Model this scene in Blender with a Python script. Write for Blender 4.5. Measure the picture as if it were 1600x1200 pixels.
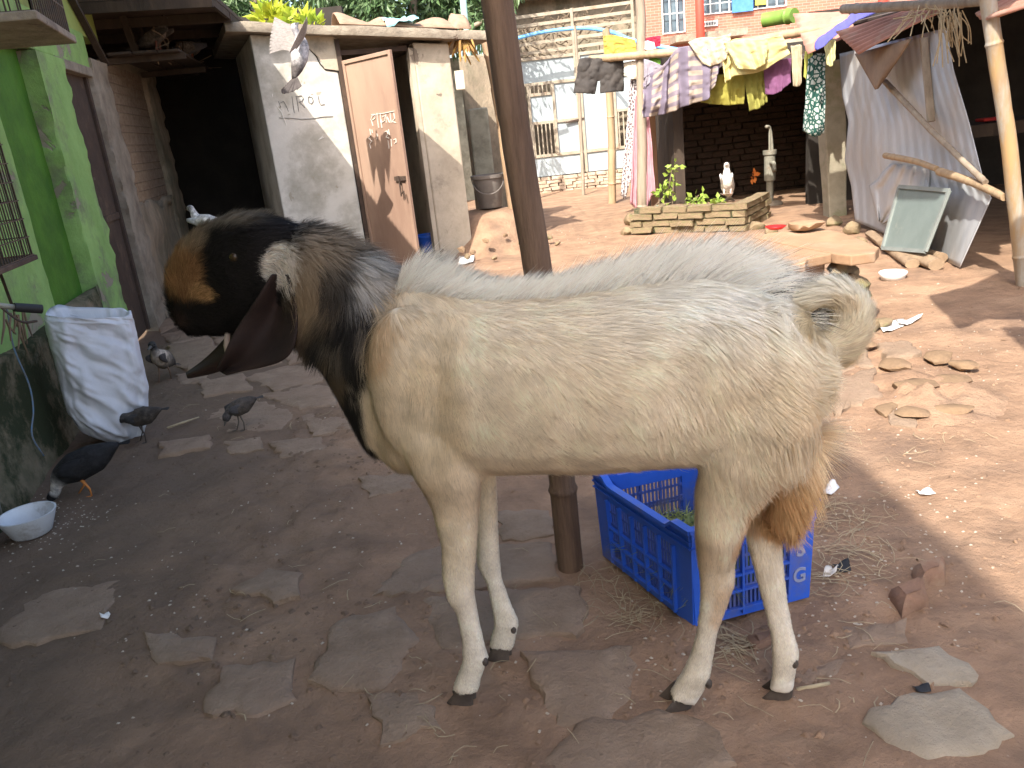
import bpy, bmesh, math, random
import numpy as np
from mathutils import Vector, Matrix

for _o in list(bpy.data.objects):
    bpy.data.objects.remove(_o, do_unlink=True)
SC = bpy.context.scene
COL = SC.collection
R = math.radians
rng = np.random.default_rng(7)
random.seed(7)

# ------------------------------------------------------------------ camera
CAM_H, FPX, PITCH, ROLL = 1.35, 1250.0, R(18.0), R(6.3)      # photograph is 1600 x 1200
F_ = np.array([0, math.cos(PITCH), -math.sin(PITCH)])
U_ = np.array([0, math.sin(PITCH), math.cos(PITCH)])
X_ = np.array([1.0, 0, 0])
CR = X_ * math.cos(ROLL) - U_ * math.sin(ROLL)
CU = U_ * math.cos(ROLL) + X_ * math.sin(ROLL)
CP = np.array([0, 0, CAM_H])
cam_d = bpy.data.cameras.new('camera')
cam_d.sensor_width = 36.0
cam_d.lens = 36.0 * FPX / 1600.0
cam_d.clip_start = 0.02
cam_d.clip_end = 1500
cam_o = bpy.data.objects.new('camera', cam_d)
COL.objects.link(cam_o)
cam_o.matrix_world = Matrix(((CR[0], CU[0], -F_[0], CP[0]), (CR[1], CU[1], -F_[1], CP[1]), (CR[2], CU[2], -F_[2], CP[2]), (0, 0, 0, 1)))
SC.camera = cam_o

# ------------------------------------------------------------------ sky and sun
SUN = np.array([0.45, 0.85, -1.0])                    # the way the sunlight travels
SUN = SUN / np.linalg.norm(SUN)
EL = math.asin(-SUN[2])
AZ = math.atan2(-SUN[0], -SUN[1])
world = bpy.data.worlds.new('World')
SC.world = world
world.use_nodes = True
wn = world.node_tree.nodes
wl = world.node_tree.links
wn.clear()
sky = wn.new('ShaderNodeTexSky')
sky.sky_type = 'NISHITA'
sky.sun_disc = False
sky.sun_elevation = EL
sky.sun_rotation = AZ
sky.dust_density = 4.0
sky.ozone_density = 0.6
sky.air_density = 1.0
bg = wn.new('ShaderNodeBackground')
bg.inputs['Strength'].default_value = 0.15
wo = wn.new('ShaderNodeOutputWorld')
wl.new(sky.outputs[0], bg.inputs[0])
wl.new(bg.outputs[0], wo.inputs[0])
sun_d = bpy.data.lights.new('sun', 'SUN')
sun_d.energy = 3.1
sun_d.angle = R(0.53)
sun_d.color = (1.0, 0.94, 0.85)
sun_o = bpy.data.objects.new('sun', sun_d)
COL.objects.link(sun_o)
sun_o.location = (-4, -6, 12)
sun_o.rotation_euler = Vector(SUN).to_track_quat('-Z', 'Y').to_euler()
SC.view_settings.view_transform = 'Standard'
SC.view_settings.look = 'None'
SC.view_settings.gamma = 1.0
SC.view_settings.use_curve_mapping = False
SC.view_settings.exposure = 1.55
SC.cycles.use_denoising = True
SC.cycles.max_bounces = 8
SC.cycles.diffuse_bounces = 5
SC.cycles.transparent_max_bounces = 12

# ------------------------------------------------------------------ pixel -> place (points on real planes)
def ray(x, y):
    return F_ * FPX + CR * (x - 800.0) + CU * (600.0 - y)
def G(x, y, z=0.0):                                    # where the line of sight meets the height z
    d = ray(x, y)
    return CP + d * ((z - CAM_H) / d[2])
def V(x, y, Y):                                        # where it meets the vertical plane at distance Y
    d = ray(x, y)
    return CP + d * (Y / d[1])
def PL(x, y, P, n):                                    # where it meets any plane
    d = ray(x, y)
    P = np.asarray(P, float)
    n = np.asarray(n, float)
    return CP + d * (((P - CP) @ n) / (d @ n))
def mpp(P):                                            # metres per photo pixel at a point
    return float((np.asarray(P) - CP) @ F_) / FPX

# ------------------------------------------------------------------ noise for shapes
def _hash(ix, iy, iz, seed):
    h = (ix * 374761393 + iy * 668265263 + iz * 2147483647 + seed * 974634777) & 0xFFFFFFFF
    h = ((h ^ (h >> 13)) * 1274126177) & 0xFFFFFFFF
    h = h ^ (h >> 16)
    return (h & 0xFFFF) / 65535.0
def _hs(ix, iy, iz, seed):
    h = (ix * 374761393 + iy * 668265263 + iz * 2147483647 + seed * 974634777) & 0xFFFFFFFF
    h = ((h ^ (h >> 13)) * 1274126177) & 0xFFFFFFFF
    return ((h ^ (h >> 16)) & 0xFFFF) / 65535.0
def _vs(x, y, z, seed):                                   # the same noise for a single point, without numpy's overhead
    ix, iy, iz = math.floor(x), math.floor(y), math.floor(z)
    fx, fy, fz = x - ix, y - iy, z - iz
    fx, fy, fz = fx * fx * (3 - 2 * fx), fy * fy * (3 - 2 * fy), fz * fz * (3 - 2 * fz)
    def e(dy, dz):
        a = _hs(ix, iy + dy, iz + dz, seed)
        return a + (_hs(ix + 1, iy + dy, iz + dz, seed) - a) * fx
    a0, a1 = e(0, 0), e(0, 1)
    a0 += (e(1, 0) - a0) * fy
    a1 += (e(1, 1) - a1) * fy
    return (a0 + (a1 - a0) * fz) * 2 - 1
def vnoise(P, seed=0):
    P = np.asarray(P, float)
    if P.size == 3:
        return np.full(P.shape[:-1], _vs(*P.ravel().tolist(), seed))
    i = np.floor(P).astype(np.int64)
    f = P - i
    f = f * f * (3 - 2 * f)
    out = 0
    for dx in (0, 1):
        for dy in (0, 1):
            for dz in (0, 1):
                w = (f[..., 0] if dx else 1 - f[..., 0]) * (f[..., 1] if dy else 1 - f[..., 1]) * (f[..., 2] if dz else 1 - f[..., 2])
                out = out + w * _hash(i[..., 0] + dx, i[..., 1] + dy, i[..., 2] + dz, seed)
    return out * 2 - 1
def fbm(P, oct=4, seed=0):
    P = np.asarray(P, float)
    a, s, out = 1.0, 1.0, 0
    if P.size == 3:
        x, y, z = P.ravel().tolist()
        for k in range(oct):
            out += a * _vs(x * s, y * s, z * s, seed + k * 17)
            a *= 0.5
            s *= 2.03
        return np.full(P.shape[:-1], out)
    for k in range(oct):
        out = out + a * vnoise(P * s, seed + k * 17)
        a *= 0.5
        s *= 2.03
    return out

# ------------------------------------------------------------------ materials
MATS = {}
def nd(nt, t, **kw):
    n = nt.nodes.new(t)
    for k, v in kw.items():
        setattr(n, k, v)
    return n
def lin(c):
    return tuple(((x / 12.92) if x <= 0.04045 else ((x + 0.055) / 1.055) ** 2.4) for x in c)
def mat(name, c1, c2=None, rough=0.85, scale=6.0, bump=0.3, bscale=None, c3=None, s3=1.2, t3=(0.5, 0.7), metal=0.0, spec=0.3,
        stretch=(1, 1, 1), bdist=0.01, trans=0.0, vcol=False, detail=6.0, sheen=0.0, coords='Object', c2w=(0.35, 0.65), chip=None):
    """noise-mottled surface: c1/c2 fine variation, c3 larger worn patches"""
    if name in MATS:
        return MATS[name]
    m = bpy.data.materials.new(name)
    m.use_nodes = True
    nt = m.node_tree
    L = nt.links
    nt.nodes.clear()
    out = nd(nt, 'ShaderNodeOutputMaterial')
    bs = nd(nt, 'ShaderNodeBsdfPrincipled')
    bs.inputs['Roughness'].default_value = rough
    bs.inputs['Metallic'].default_value = metal
    bs.inputs['Specular IOR Level'].default_value = spec
    if sheen:
        bs.inputs['Sheen Weight'].default_value = sheen
    tc = nd(nt, 'ShaderNodeTexCoord')
    mp = nd(nt, 'ShaderNodeMapping')
    mp.inputs['Scale'].default_value = stretch
    L.new(tc.outputs[coords], mp.inputs[0])
    c = None
    if vcol:
        at = nd(nt, 'ShaderNodeAttribute', attribute_name='Col')
        c = at.outputs['Color']
    if c2 is not None:
        no = nd(nt, 'ShaderNodeTexNoise')
        no.inputs['Scale'].default_value = scale
        no.inputs['Detail'].default_value = detail
        no.inputs['Roughness'].default_value = 0.65
        L.new(mp.outputs[0], no.inputs['Vector'])
        ra = nd(nt, 'ShaderNodeMapRange')
        ra.inputs[1].default_value, ra.inputs[2].default_value = c2w
        L.new(no.outputs['Fac'], ra.inputs[0])
        mx = nd(nt, 'ShaderNodeMix', data_type='RGBA')
        L.new(ra.outputs[0], mx.inputs[0])
        if c is not None:
            mu = nd(nt, 'ShaderNodeMix', data_type='RGBA', blend_type='MULTIPLY')
            mu.inputs[0].default_value = 1.0
            mx.inputs[6].default_value = (*c1, 1)
            mx.inputs[7].default_value = (*c2, 1)
            L.new(c, mu.inputs[6])
            L.new(mx.outputs[2], mu.inputs[7])
            c = mu.outputs[2]
        else:
            mx.inputs[6].default_value = (*c1, 1)
            mx.inputs[7].default_value = (*c2, 1)
            c = mx.outputs[2]
    if c3 is not None:
        n3 = nd(nt, 'ShaderNodeTexNoise')
        n3.inputs['Scale'].default_value = s3
        n3.inputs['Detail'].default_value = 8.0
        n3.inputs['Roughness'].default_value = 0.7
        L.new(mp.outputs[0], n3.inputs['Vector'])
        r3 = nd(nt, 'ShaderNodeMapRange')
        r3.inputs[1].default_value, r3.inputs[2].default_value = t3
        L.new(n3.outputs['Fac'], r3.inputs[0])
        m3 = nd(nt, 'ShaderNodeMix', data_type='RGBA')
        L.new(r3.outputs[0], m3.inputs[0])
        if c is not None:
            L.new(c, m3.inputs[6])
        else:
            m3.inputs[6].default_value = (*c1, 1)
        m3.inputs[7].default_value = (*c3, 1)
        c = m3.outputs[2]
    chipf = None
    if chip is not None:                                  # sharp-edged flakes where the coat has come off
        cc_, sc_, th_ = chip
        n4 = nd(nt, 'ShaderNodeTexNoise')
        n4.inputs['Scale'].default_value = sc_
        n4.inputs['Detail'].default_value = 12.0
        n4.inputs['Roughness'].default_value = 0.62
        n4.inputs['Distortion'].default_value = 0.6
        L.new(mp.outputs[0], n4.inputs['Vector'])
        r4 = nd(nt, 'ShaderNodeMapRange')
        r4.inputs[1].default_value, r4.inputs[2].default_value = th_, th_ + 0.015
        L.new(n4.outputs['Fac'], r4.inputs[0])
        m4 = nd(nt, 'ShaderNodeMix', data_type='RGBA')
        L.new(r4.outputs[0], m4.inputs[0])
        L.new(c, m4.inputs[6])
        m4.inputs[7].default_value = (*cc_, 1)
        c = m4.outputs[2]
        chipf = r4.outputs[0]
    if c is not None:
        L.new(c, bs.inputs['Base Color'])
    else:
        bs.inputs['Base Color'].default_value = (*c1, 1)
    if bump:
        nb = nd(nt, 'ShaderNodeTexNoise')
        nb.inputs['Scale'].default_value = bscale or scale * 4
        nb.inputs['Detail'].default_value = 8.0
        nb.inputs['Roughness'].default_value = 0.7
        L.new(mp.outputs[0], nb.inputs['Vector'])
        bp = nd(nt, 'ShaderNodeBump')
        bp.inputs['Strength'].default_value = bump
        bp.inputs['Distance'].default_value = bdist
        if chipf is not None:
            hm = nd(nt, 'ShaderNodeMath', operation='MULTIPLY_ADD')
            hm.inputs[1].default_value = -0.5
            L.new(chipf, hm.inputs[0])
            L.new(nb.outputs['Fac'], hm.inputs[2])
            L.new(hm.outputs[0], bp.inputs['Height'])
        else:
            L.new(nb.outputs['Fac'], bp.inputs['Height'])
        L.new(bp.outputs[0], bs.inputs['Normal'])
    sh = bs.outputs[0]
    if trans:
        tr = nd(nt, 'ShaderNodeBsdfTranslucent')
        if c is not None:
            L.new(c, tr.inputs[0])
        else:
            tr.inputs[0].default_value = (*c1, 1)
        ms = nd(nt, 'ShaderNodeMixShader')
        ms.inputs[0].default_value = trans
        L.new(sh, ms.inputs[1])
        L.new(tr.outputs[0], ms.inputs[2])
        sh = ms.outputs[0]
    L.new(sh, out.inputs[0])
    MATS[name] = m
    return m

# ------------------------------------------------------------------ mesh building
def wloc(o):
    p = Vector((0, 0, 0))
    while o is not None:
        p = p + o.location
        o = o.parent
    return np.array(p)
def tag(o, label=None, cat=None, group=None, kind=None):
    if label: o['label'] = label
    if cat: o['category'] = cat
    if group: o['group'] = group
    if kind: o['kind'] = kind
    return o
def thing(name, label, cat, loc, group=None, kind=None):
    o = bpy.data.objects.new(name, None)
    o.empty_display_size = 0.1
    COL.objects.link(o)
    o.location = tuple(float(x) for x in loc)
    return tag(o, label, cat, group, kind)
def link_mesh(name, me, material, parent=None, loc=None):
    o = bpy.data.objects.new(name, me)
    COL.objects.link(o)
    if material is not None and len(me.materials) == 0:
        me.materials.append(material)
    if parent is not None:
        o.parent = parent
    if loc is not None:
        o.location = tuple(float(x) for x in loc)
    return o
class MB:
    def __init__(s):
        s.v = []
        s.f = []
        s.c = None
    def add(s, vs, fs):
        b = len(s.v)
        s.v.extend([tuple(map(float, p)) for p in vs])
        s.f.extend([tuple(b + i for i in f) for f in fs])
        return s
    def frame_box(s, o, ex, ey, ez, a0, a1, b0, b1, c0, c1, jit=0.0):
        o, ex, ey, ez = (np.asarray(k, float) for k in (o, ex, ey, ez))
        vs = []
        for c in (c0, c1):
            for a, b in ((a0, b0), (a1, b0), (a1, b1), (a0, b1)):
                p = o + ex * a + ey * b + ez * c
                if jit:
                    p = p + rng.uniform(-jit, jit, 3)
                vs.append(p)
        return s.add(vs, [(3, 2, 1, 0), (4, 5, 6, 7), (0, 1, 5, 4), (1, 2, 6, 5), (2, 3, 7, 6), (3, 0, 4, 7)])
    def box(s, x0, x1, y0, y1, z0, z1, jit=0.0):
        return s.frame_box((0, 0, 0), (1, 0, 0), (0, 1, 0), (0, 0, 1), x0, x1, y0, y1, z0, z1, jit)
    def bar(s, p, q, w, h=None, up=(0, 0, 1)):
        p, q = np.asarray(p, float), np.asarray(q, float)
        h = h or w
        d = q - p
        l = np.linalg.norm(d)
        d = d / l
        up = np.asarray(up, float)
        a = np.cross(d, up)
        if np.linalg.norm(a) < 1e-3:
            a = np.cross(d, (0, 1, 0))
        a /= np.linalg.norm(a)
        b = np.cross(a, d)
        return s.frame_box(p, d, a, b, 0, l, -w / 2, w / 2, -h / 2, h / 2)
    def rings(s, rs, cap0=True, cap1=True, closed=True):
        n = len(rs[0])
        vs = [p for r in rs for p in r]
        fs = []
        for k in range(len(rs) - 1):
            for i in range(n if closed else n - 1):
                j = (i + 1) % n
                fs.append((k * n + i, k * n + j, (k + 1) * n + j, (k + 1) * n + i))
        if closed and cap0:
            fs.append(tuple(range(n - 1, -1, -1)))
        if closed and cap1:
            fs.append(tuple((len(rs) - 1) * n + i for i in range(n)))
        return s.add(vs, fs)
    def tube(s, path, rad, n=8, cap=True, squash=None):
        path = [np.asarray(p, float) for p in path]
        if not hasattr(rad, '__len__'):
            rad = [rad] * len(path)
        rs = []
        a = None
        for k, p in enumerate(path):
            d = path[min(k + 1, len(path) - 1)] - path[max(k - 1, 0)]
            d = d / (np.linalg.norm(d) + 1e-12)
            if a is None:
                a = np.cross(d, (0, 0, 1))
                if np.linalg.norm(a) < 0.05:
                    a = np.cross(d, (0, 1, 0))
            a = a - d * (a @ d)
            a /= np.linalg.norm(a)
            b = np.cross(d, a)
            rs.append([p + (a * math.cos(t) + b * math.sin(t) * (squash or 1)) * rad[k] for t in np.linspace(0, 2 * math.pi, n, endpoint=False)])
        return s.rings(rs, cap, cap)
    def lathe(s, c, prof, n=20, axis=(0, 0, 1), sx=1.0):
        c = np.asarray(c, float)
        rs = [[c + np.array((r * math.cos(t) * sx, r * math.sin(t), z)) for t in np.linspace(0, 2 * math.pi, n, endpoint=False)] for r, z in prof]
        return s.rings(rs, False, False)
    def prism(s, poly, off):
        off = np.asarray(off, float)
        n = len(poly)
        vs = [np.asarray(p, float) for p in poly] + [np.asarray(p, float) + off for p in poly]
        fs = [tuple(range(n - 1, -1, -1)), tuple(range(n, 2 * n))]
        fs += [(i, (i + 1) % n, n + (i + 1) % n, n + i) for i in range(n)]
        return s.add(vs, fs)
    def sheet(s, P):
        P = np.asarray(P, float)
        h, w = P.shape[:2]
        fs = [(j * w + i, j * w + i + 1, (j + 1) * w + i + 1, (j + 1) * w + i) for j in range(h - 1) for i in range(w - 1)]
        return s.add(P.reshape(-1, 3), fs)
    def ball(s, c, r, n=10, m=7):
        c = np.asarray(c, float)
        r = np.asarray(r, float) * np.ones(3)
        rs = []
        for j in range(m):
            ph = math.pi * (j + 0.02) / (m - 1 + 0.04)
            rs.append([c + r * np.array((math.sin(ph) * math.cos(t), math.sin(ph) * math.sin(t), math.cos(ph))) for t in np.linspace(0, -2 * math.pi, n, endpoint=False)])
        return s.rings(rs)
    def build(s, name, material, parent=None, smooth=False, bevel=0.0, solid=0.0, colors=None, sub=0, angle=None):
        v = np.array(s.v, float)
        if parent is not None:
            loc = wloc(parent)
        else:
            loc = np.array([(v[:, 0].min() + v[:, 0].max()) / 2, (v[:, 1].min() + v[:, 1].max()) / 2, v[:, 2].min()])
        me = bpy.data.meshes.new(name)
        me.from_pydata((v - loc).tolist(), [], s.f)
        bm = bmesh.new()
        bm.from_mesh(me)
        bmesh.ops.recalc_face_normals(bm, faces=bm.faces)
        bm.to_mesh(me)
        bm.free()
        if smooth:
            me.polygons.foreach_set('use_smooth', [True] * len(me.polygons))
            if angle:
                try:
                    me.set_sharp_from_angle(angle=R(angle))
                except Exception:
                    pass
        if colors is not None:
            at = me.color_attributes.new('Col', 'FLOAT_COLOR', 'POINT')
            cc = np.ones((len(v), 4))
            cc[:, :3] = colors
            at.data.foreach_set('color', cc.ravel())
        o = link_mesh(name, me, material, parent, None if parent is not None else loc)
        if solid:
            md = o.modifiers.new('thickness', 'SOLIDIFY')
            md.thickness = solid
            md.offset = 0
        if bevel:
            md = o.modifiers.new('edges', 'BEVEL')
            md.width = bevel
            md.segments = 2
            md.limit_method = 'ANGLE'
        if sub:
            md = o.modifiers.new('round', 'SUBSURF')
            md.levels = md.render_levels = sub
        return o
def smooth_path(pts, n=6):
    P = [np.asarray(p, float) for p in pts]
    P = [2 * P[0] - P[1]] + P + [2 * P[-1] - P[-2]]
    out = []
    for k in range(1, len(P) - 2):
        for t in np.linspace(0, 1, n, endpoint=False):
            a, b, c, d = P[k - 1], P[k], P[k + 1], P[k + 2]
            out.append(0.5 * ((2 * b) + (c - a) * t + (2 * a - 5 * b + 4 * c - d) * t * t + (3 * b - a - 3 * c + d) * t ** 3))
    out.append(P[-2])
    return out
def interp_path(vals, n_out):
    vals = np.asarray(vals, float)
    t = np.linspace(0, len(vals) - 1, n_out)
    return np.interp(t, np.arange(len(vals)), vals)
def bamboo(name, pts, r, material, parent=None, node=0.32, taper=0.85, n=10):
    """a cane with swollen joints"""
    P = np.array(smooth_path(pts, 14))
    seg = np.r_[0, np.cumsum(np.linalg.norm(np.diff(P, axis=0), axis=1))]
    Ltot = seg[-1]
    ss = list(np.linspace(0, Ltot, max(6, int(Ltot / 0.12))))
    k = node * 0.6
    while k < Ltot - 0.03:
        ss += [k - 0.016, k - 0.006, k, k + 0.008, k + 0.02]
        k += node * random.uniform(0.85, 1.15)
    ss = np.array(sorted(set(round(x, 4) for x in ss if 0 <= x <= Ltot)))
    nodes = []
    k = node * 0.6
    path = np.stack([np.interp(ss, seg, P[:, i]) for i in range(3)], 1)
    rad = r * (1 - (1 - taper) * ss / Ltot)
    fr = np.zeros_like(ss)
    random.seed(int(Ltot * 1000) + int(r * 1e4))
    k = node * 0.6
    while k < Ltot - 0.03:
        fr += 0.13 * np.exp(-((ss - k) / 0.009) ** 2) - 0.05 * np.exp(-((ss - k - 0.016) / 0.006) ** 2)
        k += node * random.uniform(0.9, 1.1)
    rad = rad * (1 + fr)
    wob = fbm(np.stack([ss * 3, ss * 0, ss * 0 + r * 50], 1), 2, 5)
    path = path + np.stack([wob, wob * 0.3, wob * 0], 1) * r * 0.12
    return MB().tube(path, list(rad), n).build(name, material, parent, smooth=True, angle=50)
def cloth_sheet(tops, bots, nu=40, nv=24, fold=0.02, nf=6, seed=0, sag=0.0, back=(0, 1, 0), drop=None):
    """grid between a top polyline and a bottom polyline of world points, with hanging folds"""
    T = np.array(smooth_path(tops, 8))
    B = np.array(smooth_path(bots, 8))
    u = np.linspace(0, 1, nu)
    T = np.stack([np.interp(u, np.linspace(0, 1, len(T)), T[:, i]) for i in range(3)], 1)
    B = np.stack([np.interp(u, np.linspace(0, 1, len(B)), B[:, i]) for i in range(3)], 1)
    v = np.linspace(0, 1, nv)[:, None, None]
    P = T[None] * (1 - v) + B[None] * v
    ph = fbm(np.stack([u * nf * 0.7, u * 0 + seed, u * 0], 1), 2, seed) * 2.5
    w = np.sin(u * nf * 2 * math.pi + ph)[None, :, None]
    nz = fbm(np.stack(np.broadcast_arrays(u[None, :] * 5, v[:, :, 0] * 4, np.array(seed * 1.7)), -1), 3, seed + 3)[..., None]
    amp = fold * (0.25 + 0.75 * v)
    b = np.asarray(back, float)
    P = P + (w * amp + nz * fold * 0.9) * b
    P = P + nz * np.array((0, 0, 1)) * fold * 0.3
    return P

# ------------------------------------------------------------------ ground
def gz(x, y):
    x, y = np.asarray(x, float), np.asarray(y, float)
    P = np.stack(np.broadcast_arrays(x, y, np.zeros_like(x)), -1)
    near = np.clip((14 - np.abs(y - 4)) / 8, 0, 1)
    h = fbm(P * 1.3, 3, 3) * 0.010 + fbm(P * 5.5, 3, 9) * 0.009 + fbm(P * 22.0, 2, 21) * 0.003
    rough = np.clip(vnoise(P * 2.1 + 40, 31) * 1.4, 0, 1)
    h = h + rough * fbm(P * 13.0, 3, 41) * 0.013
    return h * near
def axis(fine0, fine1, step, lo, hi, grow=1.13):
    a = list(np.arange(fine0, fine1 + 1e-6, step))
    s = step
    while a[-1] < hi:
        s *= grow
        a.append(a[-1] + s)
    s = step
    b = [fine0]
    while b[-1] > lo:
        s *= grow
        b.append(b[-1] - s)
    return np.array(sorted(set(b[1:] + a)))
gx_ = axis(-2.4, 2.6, 0.022, -250, 250)
gy_ = axis(1.0, 4.6, 0.022, -200, 400, 1.06)
XX, YY = np.meshgrid(gx_, gy_)
ZZ = gz(XX, YY)
m_clay = mat('clay', (0.37, 0.235, 0.15), (0.235, 0.15, 0.098), rough=0.95, scale=4.5, bump=0.9, bscale=26, bdist=0.02,
             c3=(0.17, 0.115, 0.085), s3=1.1, t3=(0.52, 0.72), spec=0.15)
# crumbs, pebbles and pale dust in the clay
def clay_detail(m):
    nt = m.node_tree
    L = nt.links
    bs = [n for n in nt.nodes if n.type == 'BSDF_PRINCIPLED'][0]
    tc = [n for n in nt.nodes if n.type == 'TEX_COORD'][0]
    src = bs.inputs['Base Color'].links[0].from_socket
    vo = nd(nt, 'ShaderNodeTexVoronoi')
    vo.inputs['Scale'].default_value = 30
    L.new(tc.outputs['Object'], vo.inputs['Vector'])
    mr = nd(nt, 'ShaderNodeMapRange')
    mr.inputs[1].default_value, mr.inputs[2].default_value = 0.09, 0.05
    L.new(vo.outputs['Distance'], mr.inputs[0])
    sel = nd(nt, 'ShaderNodeMapRange')
    sel.inputs[1].default_value, sel.inputs[2].default_value = 0.80, 0.84
    sp = nd(nt, 'ShaderNodeSeparateColor')
    L.new(vo.outputs['Color'], sp.inputs[0])
    L.new(sp.outputs[0], sel.inputs[0])
    mu = nd(nt, 'ShaderNodeMath', operation='MULTIPLY')
    L.new(mr.outputs[0], mu.inputs[0])
    L.new(sel.outputs[0], mu.inputs[1])
    mx = nd(nt, 'ShaderNodeMix', data_type='RGBA')
    mx.inputs[7].default_value = (0.36, 0.26, 0.18, 1)
    L.new(mu.outputs[0], mx.inputs[0])
    L.new(src, mx.inputs[6])
    # pale dust drifts
    n2 = nd(nt, 'ShaderNodeTexNoise')
    n2.inputs['Scale'].default_value = 0.9
    n2.inputs['Detail'].default_value = 10
    n2.inputs['Roughness'].default_value = 0.72
    mp2 = nd(nt, 'ShaderNodeMapping')
    mp2.inputs['Scale'].default_value = (1.0, 2.2, 1)
    L.new(tc.outputs['Object'], mp2.inputs[0])
    L.new(mp2.outputs[0], n2.inputs['Vector'])
    r2 = nd(nt, 'ShaderNodeMapRange')
    r2.inputs[1].default_value, r2.inputs[2].default_value = 0.5, 0.66
    r2.inputs[4].default_value = 0.6
    L.new(n2.outputs['Fac'], r2.inputs[0])
    m2 = nd(nt, 'ShaderNodeMix', data_type='RGBA')
    m2.inputs[7].default_value = (0.43, 0.29, 0.19, 1)
    L.new(r2.outputs[0], m2.inputs[0])
    L.new(mx.outputs[2], m2.inputs[6])
    # damp earth darkened by the green house, near-left shade put into its colour
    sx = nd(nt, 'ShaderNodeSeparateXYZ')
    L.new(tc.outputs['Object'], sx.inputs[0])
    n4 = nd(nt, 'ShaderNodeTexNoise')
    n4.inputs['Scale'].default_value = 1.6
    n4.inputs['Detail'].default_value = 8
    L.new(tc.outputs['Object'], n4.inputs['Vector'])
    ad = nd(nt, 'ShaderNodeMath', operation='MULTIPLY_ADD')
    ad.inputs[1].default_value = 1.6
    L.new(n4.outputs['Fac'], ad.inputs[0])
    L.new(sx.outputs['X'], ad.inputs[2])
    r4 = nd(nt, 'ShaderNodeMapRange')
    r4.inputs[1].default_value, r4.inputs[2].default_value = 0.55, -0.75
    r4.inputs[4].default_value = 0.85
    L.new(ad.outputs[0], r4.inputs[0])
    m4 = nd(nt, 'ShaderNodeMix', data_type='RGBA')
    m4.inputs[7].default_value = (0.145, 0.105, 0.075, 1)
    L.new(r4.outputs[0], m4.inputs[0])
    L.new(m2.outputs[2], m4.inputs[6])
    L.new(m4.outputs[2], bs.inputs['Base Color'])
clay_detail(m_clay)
gm = bpy.data.meshes.new('ground')
_w, _h = len(gx_), len(gy_)
vv = np.stack([XX, YY, ZZ], -1).reshape(-1, 3)
ii = np.arange(_w * _h).reshape(_h, _w)
ff = np.stack([ii[:-1, :-1], ii[:-1, 1:], ii[1:, 1:], ii[1:, :-1]], -1).reshape(-1, 4)
gm.vertices.add(len(vv))
gm.vertices.foreach_set('co', vv.ravel())
gm.loops.add(ff.size)
gm.loops.foreach_set('vertex_index', ff.ravel())
gm.polygons.add(len(ff))
gm.polygons.foreach_set('loop_start', np.arange(0, ff.size, 4))
gm.polygons.foreach_set('use_smooth', np.ones(len(ff), bool))
gm.update()
gm.validate()
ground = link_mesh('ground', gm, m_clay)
tag(ground, 'trodden reddish brown clay floor of the yard', None, None, 'structure')

# ------------------------------------------------------------------ flagstones sunk in the clay (pixel outlines laid on the ground)
m_flag = mat('flagstone', (0.325, 0.235, 0.165), (0.235, 0.165, 0.112), rough=0.92, scale=9, bump=0.9, bscale=38, bdist=0.015,
             c3=(0.29, 0.20, 0.14), s3=2.2, t3=(0.46, 0.66), spec=0.2)
m_flagp = mat('pale_flagstone', (0.42, 0.35, 0.26), (0.33, 0.27, 0.195), rough=0.92, scale=9, bump=0.9, bscale=38, bdist=0.015, c3=(0.32, 0.25, 0.18), s3=2.5, t3=(0.5, 0.7), spec=0.2)
def flagstone(pix, h=0.022, parent=ground, name='flagstone', material=None, seed=0):
    P = [G(x, y)[:2] for x, y in pix]
    P = np.array(P)
    out = []
    n = len(P)
    r_ = np.random.default_rng(seed + 100)
    for i in range(n):
        a, b = P[i], P[(i + 1) % n]
        L_ = np.linalg.norm(b - a)
        k = max(2, int(L_ / 0.035))
        nrm = np.array((b[1] - a[1], a[0] - b[0])) / (L_ + 1e-9)
        for t in np.arange(k) / k:
            j = (r_.uniform(-1, 1) * 0.010 + 0.02 * math.sin(t * math.pi) * (r_.uniform(-0.5, 0.8))) * min(1, L_ / 0.15)
            out.append(a + (b - a) * t + nrm * j)
    O = np.array(out)
    c = O.mean(0)
    base = float(gz(c[0], c[1]))
    tilt = r_.uniform(-0.03, 0.03, 2)
    def ring(s, z, jz=0.0):
        Q = c + (O - c) * s
        zz = base + z + (Q - c) @ tilt + r_.uniform(-jz, jz, len(Q))
        return np.c_[Q, zz]
    size = np.linalg.norm(O - c, axis=1).mean()
    e = 0.012 / max(size, 0.03)
    rs = [ring(1.05, -0.03), ring(1.01, h * 0.35, 0.004), ring(1 - e * 0.5, h * 0.75, 0.003), ring(1 - e * 2.2, h, 0.002), ring(0.6, h + 0.002, 0.003), ring(0.25, h + 0.002, 0.002)]
    mb = MB().rings(rs, False, True)
    o = mb.build(name, material or m_flag, parent, smooth=True, angle=40)
    return o
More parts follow.
